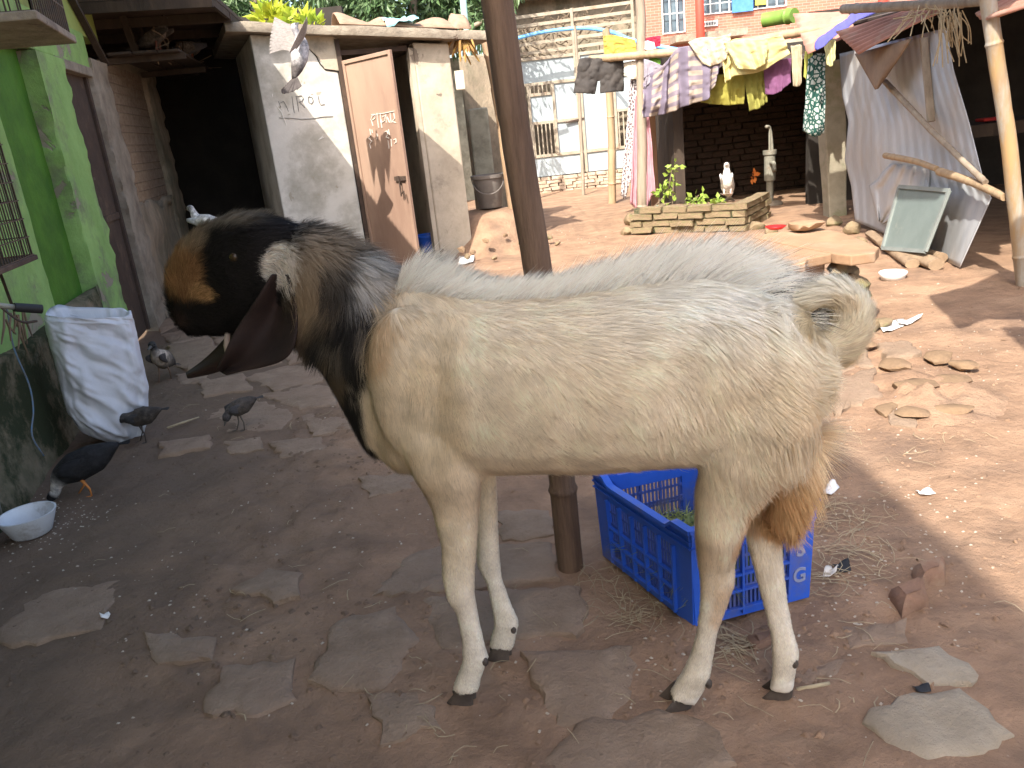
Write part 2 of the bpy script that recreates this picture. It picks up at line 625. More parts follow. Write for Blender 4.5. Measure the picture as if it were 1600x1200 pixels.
flags = [
    ([(1345, 1132), (1400, 1096), (1500, 1085), (1545, 1115), (1582, 1155), (1560, 1178), (1450, 1192), (1385, 1168)], .034),
    ([(1360, 1022), (1470, 1015), (1530, 1058), (1518, 1076), (1450, 1076), (1392, 1046)], .026),
    ([(845, 1200), (900, 1135), (1030, 1118), (1100, 1138), (1150, 1205), (1010, 1260), (880, 1250)], .028),
    ([(815, 1028), (985, 1015), (992, 1056), (950, 1140), (872, 1142), (842, 1082)], .024),
    ([(648, 936), (740, 925), (908, 918), (918, 958), (898, 992), (830, 995), (742, 1008), (690, 1012), (668, 972)], .026),
    ([(578, 932), (640, 866), (690, 850), (862, 848), (872, 903), (800, 915), (700, 922)], .02),
    ([(772, 802), (858, 800), (866, 836), (782, 846)], .02),
    ([(480, 1062), (530, 972), (618, 950), (652, 1000), (602, 1076), (520, 1078)], .03),
    ([(315, 1112), (348, 1042), (456, 1030), (462, 1090), (402, 1120)], .024),
    ([(225, 992), (342, 998), (332, 1036), (246, 1042)], .018),
    ([(362, 930), (420, 900), (470, 904), (470, 940), (430, 950)], .022),
    ([(-10, 990), (75, 916), (188, 908), (160, 985), (20, 1012)], .022),
    ([(246, 692), (330, 680), (328, 700), (250, 713)], .03),
    ([(312, 645), (392, 622), (465, 640), (440, 668), (330, 676)], .022),
    ([(402, 616), (480, 600), (532, 608), (524, 634), (470, 640)], .025),
    ([(382, 592), (450, 572), (512, 576), (505, 598), (430, 612)], .025),
    ([(540, 600), (600, 590), (640, 620), (560, 645)], .02),
    ([(470, 648), (540, 640), (560, 668), (490, 680)], .016),
    ([(262, 542), (330, 530), (345, 560), (300, 584), (262, 570)], .025),
    ([(250, 522), (300, 508), (330, 522), (270, 540)], .03),
    ([(310, 600), (380, 585), (395, 610), (320, 622)], .018),
    ([(240, 506), (275, 492), (300, 502), (252, 520)], .03),
    ([(330, 520), (390, 512), (400, 540), (345, 552)], .024),
    ([(346, 560), (410, 548), (440, 566), (372, 582)], .022),
    ([(275, 585), (310, 580), (330, 596), (280, 602)], .02),
    ([(1285, 606), (1365, 578), (1378, 622), (1302, 652)], .03),
    ([(1180, 1062), (1330, 1030), (1340, 1056), (1250, 1082), (1190, 1085)], .012),
    ([(1318, 986), (1414, 970), (1420, 1010), (1332, 1016)], .014),
    ([(560, 745), (650, 735), (660, 760), (580, 775)], .012),
    ([(1290, 560), (1352, 545), (1366, 575), (1296, 590)], .03),
    ([(1370, 540), (1420, 535), (1440, 556), (1385, 566)], .03),
    ([(730, 860), (770, 856), (778, 880), (735, 884)], .016),
    ([(1380, 640), (1440, 650), (1430, 672), (1390, 668)], .02),
    ([(500, 562), (560, 552), (576, 580), (515, 594)], .022),
    ([(442, 546), (500, 538), (506, 560), (452, 570)], .022),
    ([(402, 522), (452, 512), (472, 532), (420, 545)], .022),
    ([(560, 656), (640, 642), (656, 674), (580, 690)], .018),
    ([(420, 690), (500, 684), (520, 706), (440, 716)], .016),
    ([(350, 690), (404, 684), (412, 702), (360, 710)], .014),
    ([(575, 1092), (655, 1085), (690, 1140), (600, 1165)], .016),
    ([(690, 800), (756, 796), (762, 838), (690, 842)], .016),
]
for k, (pix, h) in enumerate(flags):
    flagstone(pix, h * .5, seed=k, material=m_flagp if k < 2 else None)
m_brick = mat('old_brick', (0.36, 0.17, 0.11), (0.25, 0.12, 0.085), rough=0.93, scale=14, bump=0.5, bscale=60, c3=(0.38, 0.30, 0.23), s3=5, t3=(0.48, 0.66), spec=0.15)
m_bricku = mat('muddy_brick', (0.28, 0.165, 0.11), (0.20, 0.12, 0.08), rough=0.94, scale=12, bump=0.8, bscale=45, c3=(0.30, 0.21, 0.145), s3=5, t3=(0.45, 0.6), spec=0.15)
for k, (pix, h) in enumerate([([(1388, 938), (1442, 918), (1450, 950), (1410, 968)], .045), ([(1425, 900), (1478, 884), (1478, 912), (1438, 926)], .045), ([(1168, 1000), (1218, 982), (1228, 1000), (1180, 1018)], .02)]):
    flagstone(pix, h, name='sunken_brick', material=m_bricku, seed=60 + k)

def rock(name, c, size, parent=None, material=None, seed=0, flat=0.7, lvl=2):
    bm = bmesh.new()
    bmesh.ops.create_icosphere(bm, subdivisions=lvl, radius=1.0)
    r_ = np.random.default_rng(seed)
    V0 = np.array([v.co[:] for v in bm.verts])
    for _ in range(16):                                  # knock off flat facets
        nrm = r_.normal(size=3)
        nrm /= np.linalg.norm(nrm)
        d = r_.uniform(0.5, 0.8)
        over = V0 @ nrm - d
        V0 = V0 - np.clip(over, 0, None)[:, None] * nrm * 0.95
    V0 = V0 + fbm(V0 * 2.5 + seed, 3, seed)[:, None] * V0 * 0.08
    a = r_.uniform(0, 6.28)
    Rz = np.array(((math.cos(a), -math.sin(a), 0), (math.sin(a), math.cos(a), 0), (0, 0, 1)))
    V0 = (V0 * np.array((1, r_.uniform(0.7, 0.95), flat))) @ Rz.T * np.asarray(size)
    V0[:, 2] -= V0[:, 2].min()
    loc = np.asarray(c, float)
    off = wloc(parent) if parent is not None else np.zeros(3)
    for v, p in zip(bm.verts, V0):
        v.co = Vector(p)
    me = bpy.data.meshes.new(name)
    bm.to_mesh(me)
    bm.free()
    me.polygons.foreach_set('use_smooth', [True] * len(me.polygons))
    try:
        me.set_sharp_from_angle(angle=R(32))
    except Exception:
        pass
    return link_mesh(name, me, material or m_rock, parent, loc - off)
m_rock = mat('rubble', (0.26, 0.175, 0.105), (0.17, 0.112, 0.07), rough=0.93, scale=11, bump=0.6, bscale=50, c3=(0.30, 0.20, 0.125), s3=4, t3=(0.5, 0.7), spec=0.15)
rp = G(1440, 620)
rub = thing('rubble_pile', 'low heap of broken stones and bricks on the sunlit earth behind the tail', 'rubble', rp)
Pm = []
for rr in np.linspace(0, 1, 14):
    row = []
    for t in np.linspace(0, 2 * math.pi, 48):
        q = np.array((rp[0] + .02 + math.cos(t) * rr * .36, rp[1] + math.sin(t) * rr * .42, 0))
        nn = fbm(np.array([[q[0] * 9, q[1] * 9, 0]]), 4, 61)[0]
        q[2] = float(gz(q[0], q[1])) - .012 + (1 - rr ** 1.6) * (.05 + .035 * nn) + .006 * nn
        row.append(q)
    Pm.append(row)
MB().sheet(Pm).build('earth', m_clay, rub, smooth=True)
for k, (x, y, w, fl) in enumerate([(1425, 615, 62, .55), (1490, 600, 55, .5), (1430, 655, 42, .7), (1490, 650, 50, .7), (1385, 645, 40, .5), (1505, 575, 35, .7), (1400, 575, 55, .5), (1465, 565, 45, .5), (1350, 545, 30, .8), (1520, 610, 28, .7), (1455, 632, 26, .7), (1340, 560, 20, .8)]):
    p = G(x, y)
    s = w * mpp(p) * 0.62
    rock('stone', (p[0], p[1], gz(p[0], p[1]) - s * 0.02), s * 1.25, rub, seed=k + 5, flat=fl * .5)

# ------------------------------------------------------------------ the green house along the yard's edge
LA, LB = np.array((-2.3, 3.37, 0)), np.array((-2.98, 6.73, 0))
LD = (LB - LA) / np.linalg.norm(LB - LA)
LN = np.array((LD[1], -LD[0], 0))
ZV = np.array((0, 0, 1.0))
def LW(s, d, z):
    return LA + LD * s + LN * d + ZV * z
def lbox(mb, s0, s1, d0, d1, z0, z1, jit=0):
    return mb.frame_box(LA, LD, LN, ZV, s0, s1, d0, d1, z0, z1, jit)
def wobbly_box(s0, s1, d0, d1, z0, z1, step=0.045, amp=0.006, seed=0):
    """plastered post with worn, uneven arrises (in the house's frame)"""
    zs = np.linspace(z0, z1, max(3, int((z1 - z0) / step)))
    rs = []
    for k, z in enumerate(zs):
        ring = []
        per = [(s0, d0), (s0, d1), (s1, d1), (s1, d0)]
        for i in range(4):
            a, b = per[i], per[(i + 1) % 4]
            for t in (0.0, 0.04, 0.5, 0.96):
                q = (a[0] + (b[0] - a[0]) * t, a[1] + (b[1] - a[1]) * t)
                e = amp * (2.2 if t in (0.0,) else 0.7)
                nn = fbm(np.array([[q[0] * 3 + seed, q[1] * 3, z * 15]]), 4, seed)[0]
                cx, cy = (s0 + s1) / 2, (d0 + d1) / 2
                dv = np.array((q[0] - cx, q[1] - cy))
                dv = dv / (np.linalg.norm(dv) + 1e-9)
                ring.append(LW(q[0] + dv[0] * nn * e, q[1] + dv[1] * nn * e, z))
        rs.append(ring)
    return MB().rings(rs)
m_green = mat('green_paint', (0.32, 0.51, 0.165), (0.24, 0.40, 0.12), rough=0.85, scale=4.5, bump=0.6, bscale=16, bdist=.02, c3=(0.20, 0.24, 0.13), s3=2.6, t3=(0.50, 0.66), spec=0.2, chip=((.30, .27, .20), 2.6, .61))
m_greend = mat('deep_green_paint', (0.085, 0.22, 0.02), (0.05, 0.14, 0.014), rough=0.75, scale=4, bump=0.5, bscale=18, c3=(0.06, 0.13, 0.03), s3=1.6, t3=(0.6, 0.8), spec=0.3)
m_olive = mat('yellow_green_paint', (0.33, 0.40, 0.11), (0.25, 0.31, 0.08), rough=0.85, scale=3, bump=0.3, c3=(0.15, 0.15, 0.07), s3=1.5, t3=(0.58, 0.75))
m_moss = mat('mossy_plaster', (0.25, 0.20, 0.13), (0.14, 0.125, 0.075), rough=0.95, scale=9, bump=0.7, bscale=26, c3=(0.045, 0.052, 0.026), s3=2.6, t3=(0.45, 0.55), spec=0.15, bdist=.03)
m_cement = mat('cement', (0.36, 0.31, 0.24), (0.23, 0.19, 0.145), rough=0.92, scale=7, bump=0.8, bscale=22, bdist=.02, c3=(0.16, 0.135, 0.11), s3=2.4, t3=(0.55, 0.72), spec=0.2, chip=((.17, .12, .09), 3.0, .64))
m_oldwall = mat('stained_plaster', (0.36, 0.29, 0.21), (0.20, 0.165, 0.12), rough=0.93, scale=5, bump=0.8, bscale=18, bdist=.025, c3=(0.12, 0.12, 0.08), s3=2.0, t3=(0.5, 0.68), stretch=(1, 1, 0.5), spec=0.15)
m_darkwood = mat('dark_wood', (0.07, 0.05, 0.036), (0.04, 0.03, 0.023), rough=0.85, scale=12, bump=0.5, stretch=(1, 1, 0.2), c3=(0.11, 0.082, 0.06), s3=3, t3=(0.55, 0.75))
m_rust = mat('rusty_iron', (0.085, 0.056, 0.04), (0.055, 0.038, 0.03), rough=0.8, scale=7, bump=0.35, c3=(0.16, 0.105, 0.07), s3=2.2, t3=(0.55, 0.7), spec=0.3)
m_meshw = mat('dusty_wire', (0.20, 0.155, 0.115), (0.13, 0.09, 0.065), rough=0.8, scale=20, bump=0)
m_wire = mat('wire', (0.06, 0.05, 0.045), (0.11, 0.075, 0.05), rough=0.6, scale=30, bump=0, metal=0.4, spec=0.4)
m_shade = mat('shade_dark', (0.045, 0.038, 0.032), (0.03, 0.026, 0.022), rough=0.95, scale=4, bump=0.4)  # dark colour that carries the shade of interiors, passage and gaps
house = thing('green_house', 'lime green plastered house with a mossy plinth along the yard', 'house', LW(1.5, 0, 0))
def pt(name, mb, m, smooth=False, bev=0.006):
    return mb.build(name, m, house, smooth=smooth, bevel=bev)
wobbly_box(-3.0, 1.22, -0.24, 0.0, 0.50, 2.06, seed=1).build('wall', m_green, house, smooth=True, angle=45)
# plinth with an uneven, swelling face
us, zs_ = np.linspace(-3.0, 2.02, 90), np.linspace(-0.1, 0.58, 20)
pg = [[LW(s, 0.035 + 0.05 * (1 - (z + 0.1) / 0.7) ** 1.5 + 0.018 * fbm(np.array([[s * 2.2, z * 3, 0]]), 4, 5)[0], z + 0.05 * fbm(np.array([[s * 1.7, 0, 3.0]]), 2, 6)[0] * (z > 0.5)) for s in us] for z in zs_]
pgt = [[LW(s, -0.05, 0.585) for s in us]]
MB().sheet(pg + pgt).build('plinth', m_moss, house, smooth=True)
lbox(MB(), 1.0, 2.3, -0.26, -0.075, 0.0, 2.10).build('recess_wall', m_greend, house)
wobbly_box(2.04, 2.62, -0.26, 0.03, -0.05, 2.075, amp=0.012, seed=3).build('pilaster', m_green, house, smooth=True, angle=45)
wobbly_box(3.42, 3.92, -0.26, 0.03, -0.05, 2.16, amp=0.014, seed=7).build('door_post', m_cement, house, smooth=True, angle=45)
lbox(MB(), 2.5, 3.46, -0.16, 0.02, 2.02, 2.09).build('door_head', m_cement, house, bevel=0.008)
lbox(MB(), -3.0, 3.46, -0.25, 0.012, 2.085, 2.34).build('lintel', m_green, house, bevel=0.008)
lbox(MB(), -3.0, 4.05, -0.25, -0.01, 2.335, 3.25).build('upper_wall', m_olive, house)
dm = lbox(MB(), 2.66, 3.40, -0.07, -0.045, 0.02, 2.02).build('door', m_rust, house)
mb = MB()
for a in (2.60, 3.365):
    lbox(mb, a, a + 0.055, -0.045, -0.02, 0.02, 2.02)
lbox(mb, 2.66, 3.37, -0.044, -0.03, 0.95, 1.0)
mb.build('door_frame', m_rust, dm, bevel=0.003)
MB().bar(LW(2.74, -0.02, 1.28), LW(2.84, -0.02, 1.28), 0.02).build('handle', m_wire, dm)
lowall = []
for z in np.linspace(-0.1, 1.03, 22):
    lowall.append([LW(s, 0.0 + 0.03 * fbm(np.array([[s * 2, z * 2.5, 7]]), 4, 8)[0] + 0.06 * max(0, 0.5 - z), min(z, 1.03) + (0.06 * fbm(np.array([[s * 2.5, 1, 2]]), 3, 12)[0] if z > 0.95 else 0)) for s in np.linspace(3.85, 5.75, 40)])
lowall.append([LW(s, -0.2, 1.0) for s in np.linspace(3.85, 5.75, 40)])
MB().sheet(lowall).build('window_wall', m_oldwall, house, smooth=True)
mb = MB()
for s in np.arange(3.95, 5.68, 0.045):
    mb.bar(LW(s, -0.03, 0.98), LW(s, -0.03, 2.2), 0.008)
for z in np.arange(1.02, 2.2, 0.085):
    zz = z + 0.012 * math.sin(z * 40)
    mb.bar(LW(3.92, -0.026, zz), LW(5.66, -0.026, zz), 0.006)
tag(mb.build('wire_mesh', m_meshw, house), None, None, None, 'stuff')
lbox(MB(), 3.9, 6.6, -0.9, -0.85, -0.1, 2.5).build('inner_wall', m_shade, house)
wobbly_box(5.66, 6.25, -0.26, 0.02, -0.05, 2.36, amp=0.02, seed=9).build('corner_post', m_oldwall, house, smooth=True, angle=45)
mb = MB().bar(LW(3.2, 0.02, 2.66), LW(3.98, 0.02, 2.16), 0.035, 0.05, up=LN)
mb.build('batten', m_darkwood, house)
# roofs of the house: a high one over the green front, a low one over the passage
E1, E2 = G(386, 42, 2.56), G(338, 0, 2.56)
ed = (E1 - E2) / np.linalg.norm(E1 - E2)
m_tinr = mat('rusty_tin', (0.42, 0.20, 0.145), (0.30, 0.15, 0.115), rough=0.7, scale=5, bump=0.2, c3=(0.46, 0.30, 0.23), s3=2.5, t3=(0.5, 0.7), metal=0.0, spec=0.35)
m_tinbrown = mat('brown_tin', (0.085, 0.06, 0.045), (0.055, 0.04, 0.032), rough=0.8, scale=5, bump=0.2, c3=(0.12, 0.088, 0.066), s3=2.0, t3=(0.55, 0.7))
def corrugated(mb, o, ex, ey, L_, W_, pitch=0.076, amp=0.011, nrm=None, nl=2, bend=None):
    """corrugations run along ex (length L_), waves across ey (width W_)"""
    o, ex, ey = (np.asarray(k, float) for k in (o, ex, ey))
    ex = ex / np.linalg.norm(ex)
    ey = ey / np.linalg.norm(ey)
    nrm = np.cross(ex, ey) if nrm is None else np.asarray(nrm, float)
    w = np.arange(0, W_ + 1e-6, pitch / 6)
    l = np.linspace(0, L_, nl)
    P = [[o + ex * a + ey * b + nrm * (amp * math.sin(b / pitch * 2 * math.pi) + (bend(a, b) if bend else 0)) for b in w] for a in l]
    return mb.sheet(P)
q0 = E2 + ed * -0.25
q1 = E1 + ed * 4.0
inn = np.array((-5.2, -0.9, 0.12))
mb = MB().prism([q0, q1, q1 + inn, q0 + inn], (0, 0, 0.035))
lr = mb.build('roof', m_tinbrown, house)
mb = MB()
for t in (0.02, 0.9, 1.9, 2.9):
    a = q0 + ed * t + np.array((0, 0, -0.045))
    mb.bar(a, a + inn, 0.05, 0.08)
mb.bar(q0 + np.array((-0.02, 0, -0.02)), q1 + np.array((-0.02, 0, -0.02)), 0.03, 0.09)
mb.build('rafters', m_darkwood, lr)
hr = MB()
a = LW(-3.2, 0.55, 3.26)
corrugated(hr, a, -LN + ZV * 0.18, LD, 2.6, 7.3)
hr.build('roof', m_tinbrown, house, smooth=True)
# dark back of the passage
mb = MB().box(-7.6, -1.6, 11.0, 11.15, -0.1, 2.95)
mb.box(-5.6, -5.45, 5.5, 11.0, -0.1, 2.44)  # unseen side wall added to keep light out of the passage
pw = mb.build('passage_wall', m_shade)
tag(pw, 'wall closing the passage beside the green house, coloured dark for its shade', 'wall')

# ------------------------------------------------------------------ pigeon shelf over the window
sh = thing('pigeon_shelf', 'cluttered brown wooden pigeon shelf fixed above the wire window', 'shelf', LW(4.6, 0.3, 2.25))
for k, (d0, d1) in enumerate([(0.05, 0.23), (0.24, 0.42), (0.43, 0.60)]):
    p, q = LW(3.96 + 0.05 * k, (d0 + d1) / 2, 2.235), LW(7.05 - 0.18 * k, (d0 + d1) / 2, 2.26 + 0.01 * k)
    MB().bar(p, q, d1 - d0, 0.022).build('plank', m_darkwood, sh, bevel=0.004)
for s in (4.2, 5.6):
    MB().bar(LW(s, 0.0, 2.2), LW(s, 0.63, 2.2), 0.05).build('bracket', m_darkwood, sh)
for k, s in enumerate((4.55, 5.15, 5.6, 6.1)):
    MB().bar(LW(s, 0.18, 2.26), LW(s - 0.12 + 0.1 * k, 0.15, 2.62), 0.06 + 0.02 * (k % 2), 0.03).build('upright', m_darkwood, sh)
mb = MB()
for k in range(26):
    s = rng.uniform(4.1, 6.6)
    p = LW(s, rng.uniform(0.1, 0.6), 2.27)
    mb.bar(p, p + np.array((rng.uniform(-.2, .2), rng.uniform(-.2, .2), rng.uniform(-0.02, 0.05))), 0.006)
for k in range(9):
    s = rng.uniform(4.1, 6.0)
    pts = [LW(s + 0.1 * j + rng.uniform(-.05, .05), 0.35 + rng.uniform(-.1, .1), 2.3 + 0.12 * math.sin(j + k) + rng.uniform(0, 0.12)) for j in range(4)]
    mb.tube(smooth_path(pts, 4), 0.006, 5)
tag(mb.build('nest_twigs', mat('twig', (0.24, 0.18, 0.12), (0.15, 0.11, 0.08), bump=0), sh), None, None, None, 'stuff')

# ------------------------------------------------------------------ outhouse with the open iron door
OA = V(389, 50, 8.3)
OB = V(705, 60, 9.0)
OA2, OB2 = np.array((OA[0], OA[1], 0)), np.array((OB[0], OB[1], 0))
OD = (OB2 - OA2) / np.linalg.norm(OB2 - OA2)
ON = np.array((OD[1], -OD[0], 0))
def OP(x, y, d=0.0):                                    # photo point on the front -> (t, z)
    p = PL(x, y, OA2 + ON * d, ON)
    return float((p - OA2) @ OD), float(p[2])
def OWp(t, d, z):
    return OA2 + OD * t + ON * d + ZV * z
def obx(mb, t0, t1, d0, d1, z0, z1, jit=0):
    return mb.frame_box(OA2, OD, ON, ZV, t0, t1, d0, d1, z0, z1, jit)
t_h, _ = OP(541, 190)                                   # right end of the plastered panel
t_p0, _ = OP(668, 250)
t_p1, _ = OP(722, 250)
zt0, zt1 = OA[2] - 0.02, OB[2] - 0.02                   # underside of the slab, left and right
out = thing('outhouse', 'plastered outhouse with a thin concrete roof slab at the end of the yard', 'outhouse', OWp(0.9, 0, 0))
m_white = mat('whitewash', (0.70, 0.68, 0.62), (0.56, 0.54, 0.48), rough=0.88, scale=3.0, bump=0.35, bscale=26, c3=(0.36, 0.34, 0.28), s3=1.5, t3=(0.48, 0.70), spec=0.2, chip=((.40, .37, .30), 3.2, .66))
m_pillar = mat('bare_plaster', (0.56, 0.49, 0.38), (0.42, 0.36, 0.275), rough=0.92, scale=4, bump=0.5, bscale=28, c3=(0.24, 0.21, 0.165), s3=2.6, t3=(0.55, 0.72), spec=0.15, chip=((.22, .18, .14), 4.0, .66))
def slope_box(t0, t1, d0, d1, z0, top):
    mb = MB()
    P = []
    for (t, d) in ((t0, d0), (t1, d0), (t1, d1), (t0, d1)):
        P.append(OWp(t, d, z0))
    for (t, d) in ((t0, d0), (t1, d0), (t1, d1), (t0, d1)):
        P.append(OWp(t, d, top(t)))
    return mb.add(P, [(3, 2, 1, 0), (4, 5, 6, 7), (0, 1, 5, 4), (1, 2, 6, 5), (2, 3, 7, 6), (3, 0, 4, 7)])
zt = lambda t: zt0 + (zt1 - zt0) * t / t_p1
slope_box(0.0, t_h, -0.14, 0.0, -0.1, lambda t: zt(t) - 0.004).build('front_wall', m_white, out, bevel=0.012)
# broken patch of thicker render in the upper corner
pc = [OP(x, y) for x, y in [(476, 55), (478, 72), (498, 90), (507, 108), (531, 111), (526, 60), (505, 53)]]
MB().prism([OWp(t, 0.0, z) for t, z in pc], ON * 0.014).build('render_patch', m_pillar, out, bevel=0.004)
cr = [OP(x, y) for x, y in [(473, 50), (476, 66), (483, 76), (494, 88), (500, 100), (508, 109), (530, 112)]]
mb = MB()
for a, b in zip(cr[:-1], cr[1:]):
    mb.bar(OWp(a[0], 0.0, a[1]), OWp(b[0], 0.0, b[1]), 0.012, 0.012)
mb.build('crack', m_shade, out)
slope_box(t_p0, t_p1, -0.16, 0.02, -0.1, lambda t: zt(t) - 0.03).build('pillar', m_pillar, out, bevel=0.018)
slope_box(t_p1 - 0.16, t_p1 - 0.005, -1.9, -0.16, -0.1, lambda t: zt(t) - 0.01).build('side_wall', m_pillar, out)
slope_box(0.005, 0.14, -1.9, -0.14, -0.1, lambda t: zt(t) - 0.01).build('side_wall', m_white, out)
slope_box(0.005, t_p1, -2.0, -1.9, -0.1, lambda t: zt(t)).build('back_wall', m_shade, out)
obx(MB(), t_h, t_p0, -1.9, -0.02, -0.1, 0.06).build('threshold', m_cement, out)
slab = MB()
P = []
ts = np.linspace(-0.22, t_p1 + 0.42, 30)
for t in ts:
    w = 0.02 * fbm(np.array([[t * 3, 0, 0]]), 3, 4)[0]
    P.append([OWp(t, 0.16 + w, zt(t)), OWp(t, 0.17 + w, zt(t) + 0.04), OWp(t, 0.155 + w, zt(t) + 0.085 + w * 0.4), OWp(t, -2.1, zt(t) + 0.10), OWp(t, -2.1, zt(t) + 0.002)])
slab.rings(P, True, True)
slab.build('roof_slab', m_cement, out, smooth=True, angle=40)
# jambs
mb = slope_box(t_h + 0.004, t_h + 0.05, -0.10, 0.03, 0.06, lambda t: zt(t) - 0.02)
mb.build('door_jamb', m_rust, out)
slope_box(t_p0 - 0.05, t_p0 - 0.003, -0.10, 0.01, 0.06, lambda t: zt(t) - 0.08).build('door_jamb', m_pillar, out)
obx(MB(), t_h + 0.05, t_p0 - 0.05, -0.08, -0.03, zt(1.2) - 0.13, zt(1.2) - 0.085).build('head_rail', m_rust, out)
# the door leaf, hinged at the panel and standing open
m_irond = mat('rust_brown_door_paint', (0.38, 0.255, 0.185), (0.28, 0.185, 0.135), rough=0.7, scale=2.2, bump=0.2, bscale=40, c3=(0.22, 0.13, 0.095), s3=1.4, t3=(0.5, 0.75), stretch=(1, 1, 0.3), spec=0.3, chip=((.46, .36, .28), 3.5, .69))
hinge = OWp(t_h + 0.055, 0.035, 0)
best = None
for k in range(120):
    th = R(k)
    fe = hinge + (OD * math.cos(th) + ON * math.sin(th)) * 0.80
    q = fe + ZV * 1.35 - CP
    pxx = 800 + FPX * (q @ CR) / (q @ F_)
    if best is None or abs(pxx - 629) < best[0]:
        best = (abs(pxx - 629), th)
th = best[1]
DD = OD * math.cos(th) + ON * math.sin(th)
DN = np.array((DD[1], -DD[0], 0))
def dbx(mb, a0, a1, n0, n1, z0, z1):
    return mb.frame_box(hinge, DD, DN, ZV, a0, a1, n0, n1, z0, z1)
door = dbx(MB(), 0.0, 0.80, -0.012, 0.0, 0.09, 2.10).build('door', m_irond, out)
mb = MB()
for (a0, a1, z0, z1) in ((0.0, 0.035, 0.09, 2.10), (0.765, 0.80, 0.09, 2.10), (0.036, 0.764, 2.065, 2.10), (0.036, 0.764, 0.09, 0.125)):
    dbx(mb, a0, a1, 0.001, 0.016, z0, z1)
mb.build('leaf_frame', m_irond, door, bevel=0.003)
mb = dbx(MB(), 0.60, 0.78, 0.017, 0.026, 0.93, 0.97)
dbx(mb, 0.66, 0.69, 0.026, 0.04, 0.925, 0.975)
mb.tube([hinge + DD * 0.69 + DN * 0.035 + ZV * z for z in (0.95, 0.86, 0.78)], 0.008, 6)
mb.tube([hinge + DD * a + DN * 0.035 + ZV * z for a, z in ((0.69, 0.80), (0.74, 0.83), (0.75, 0.75))], 0.007, 6)
mb.build('bolt', m_rust, door)
# pencil writing on the whitewash and chalk scribbles on the door
m_pencil = mat('pencil', (0.12, 0.12, 0.125), rough=0.9, bump=0)
m_chalk = mat('chalk', (0.78, 0.72, 0.64), rough=0.95, bump=0)
def strokes(name, lines, conv, w, m, parent):
    mb = MB()
    for l in lines:
        pts = [conv(*p) for p in l]
        for a, b in zip(pts[:-1], pts[1:]):
            mb.bar(a, b, w, w * 0.5)
    return mb.build(name, m, parent)
def z1(X, Y):                                            # from the enlarged crop at (400,120), x6.154
    return 400 + X / 6.1538, 120 + Y / 6.1538
def on_wall(X, Y):
    t, z = OP(*z1(X, Y))
    return OWp(t, 0.003, z)
def on_door(X, Y):
    x, y = z1(X, Y)
    return PL(x, y, hinge + DN * 0.003, DN)
strokes('wall_writing', [[(215, 235), (240, 300)], [(230, 255), (265, 235), (290, 280), (312, 335)], [(345, 190), (355, 260), (368, 350)],
        [(385, 185), (400, 260), (410, 335)], [(392, 190), (435, 180), (455, 205), (440, 235), (410, 245)], [(420, 245), (470, 295)],
        [(500, 195), (505, 245), (530, 262), (548, 235), (540, 200), (512, 190), (500, 198)], [(595, 180), (605, 240), (622, 272), (660, 262)],
        [(222, 395), (330, 398), (440, 408), (520, 405), (640, 385), (740, 380)]], on_wall, 0.007, m_pencil, out)
strokes('scratch', [[(203, 290), (240, 330), (262, 385), (295, 470)], [(155, 165), (160, 190)], [(600, 610), (640, 570)], [(615, 600), (650, 580)]], on_wall, 0.013, mat('scraped_lime', (0.8, 0.79, 0.75), bump=0), out)
strokes('chalk_writing', [[(1105, 415), (1120, 375), (1150, 360), (1145, 400), (1112, 420), (1125, 470)], [(1165, 350), (1170, 420), (1180, 490)], [(1195, 350), (1200, 420), (1212, 490)],
        [(1110, 365), (1220, 352), (1330, 330)], [(1215, 385), (1245, 370), (1240, 420), (1210, 440), (1200, 410)], [(1250, 360), (1255, 440)], [(1262, 385), (1285, 440)], [(1290, 350), (1300, 440)],
        [(1325, 345), (1335, 400), (1310, 430), (1345, 440)], [(1095, 500), (1105, 560), (1085, 590), (1115, 620), (1092, 650), (1105, 690)], [(1115, 505), (1120, 540)],
        [(1160, 545), (1170, 570), (1160, 600)], [(1235, 530), (1260, 520), (1270, 550), (1250, 580), (1280, 590)], [(1275, 505), (1285, 560)], [(1270, 610), (1280, 690)], [(1300, 600), (1305, 670)],
        [(1325, 605), (1345, 595), (1350, 630), (1330, 640)]], on_door, 0.009, m_chalk, door)
# things lying on and hanging from the slab
rc = [OWp(t, d, zt(t) + 0.10) for t, d in ((0.9, 0.1), (1.55, 0.12), (2.35, 0.05))]
m_sacking = mat('brown_sacking', (0.38, 0.25, 0.17), (0.27, 0.18, 0.125), rough=0.95, scale=14, bump=0.4)
u = np.linspace(0, 1, 36)
P = []
for v in np.linspace(0, 1, 9):
    row = []
    for uu in u:
        h = 0.05 + 0.10 * abs(math.sin(uu * 9 + 1)) * (0.5 + 0.5 * vnoise(np.array([[uu * 6, v * 2, 0]]), 2)[0]) + (0.12 if uu > 0.9 else 0)
        row.append(OWp(0.85 + uu * 1.35, 0.10 - v * 0.5, zt(0.85 + uu * 1.35) + 0.095 + h * math.sin(v * math.pi) + 0.012))
    P.append(row)
tag(MB().sheet(P).build('sacking', m_sacking, None, smooth=True, solid=0.006), 'crumpled brown sacking lying along the outhouse roof slab', 'sacking')
P = [[OWp(1.30 + uu * 0.34, 0.14 - v * 0.25, zt(1.4) + 0.13 + 0.06 * math.sin(v * 3) + 0.03 * fbm(np.array([[uu * 5, v * 5, 1]]), 3, 3)[0]) for uu in np.linspace(0, 1, 14)] for v in np.linspace(0, 1, 10)]
tag(MB().sheet(P).build('plastic_bag', mat('cyan_plastic', (0.25, 0.58, 0.62), (0.40, 0.70, 0.72), rough=0.4, bump=0.1, spec=0.5), None, smooth=True, solid=0.003), 'pale turquoise plastic bag on the outhouse roof beside the sacking', 'plastic bag')
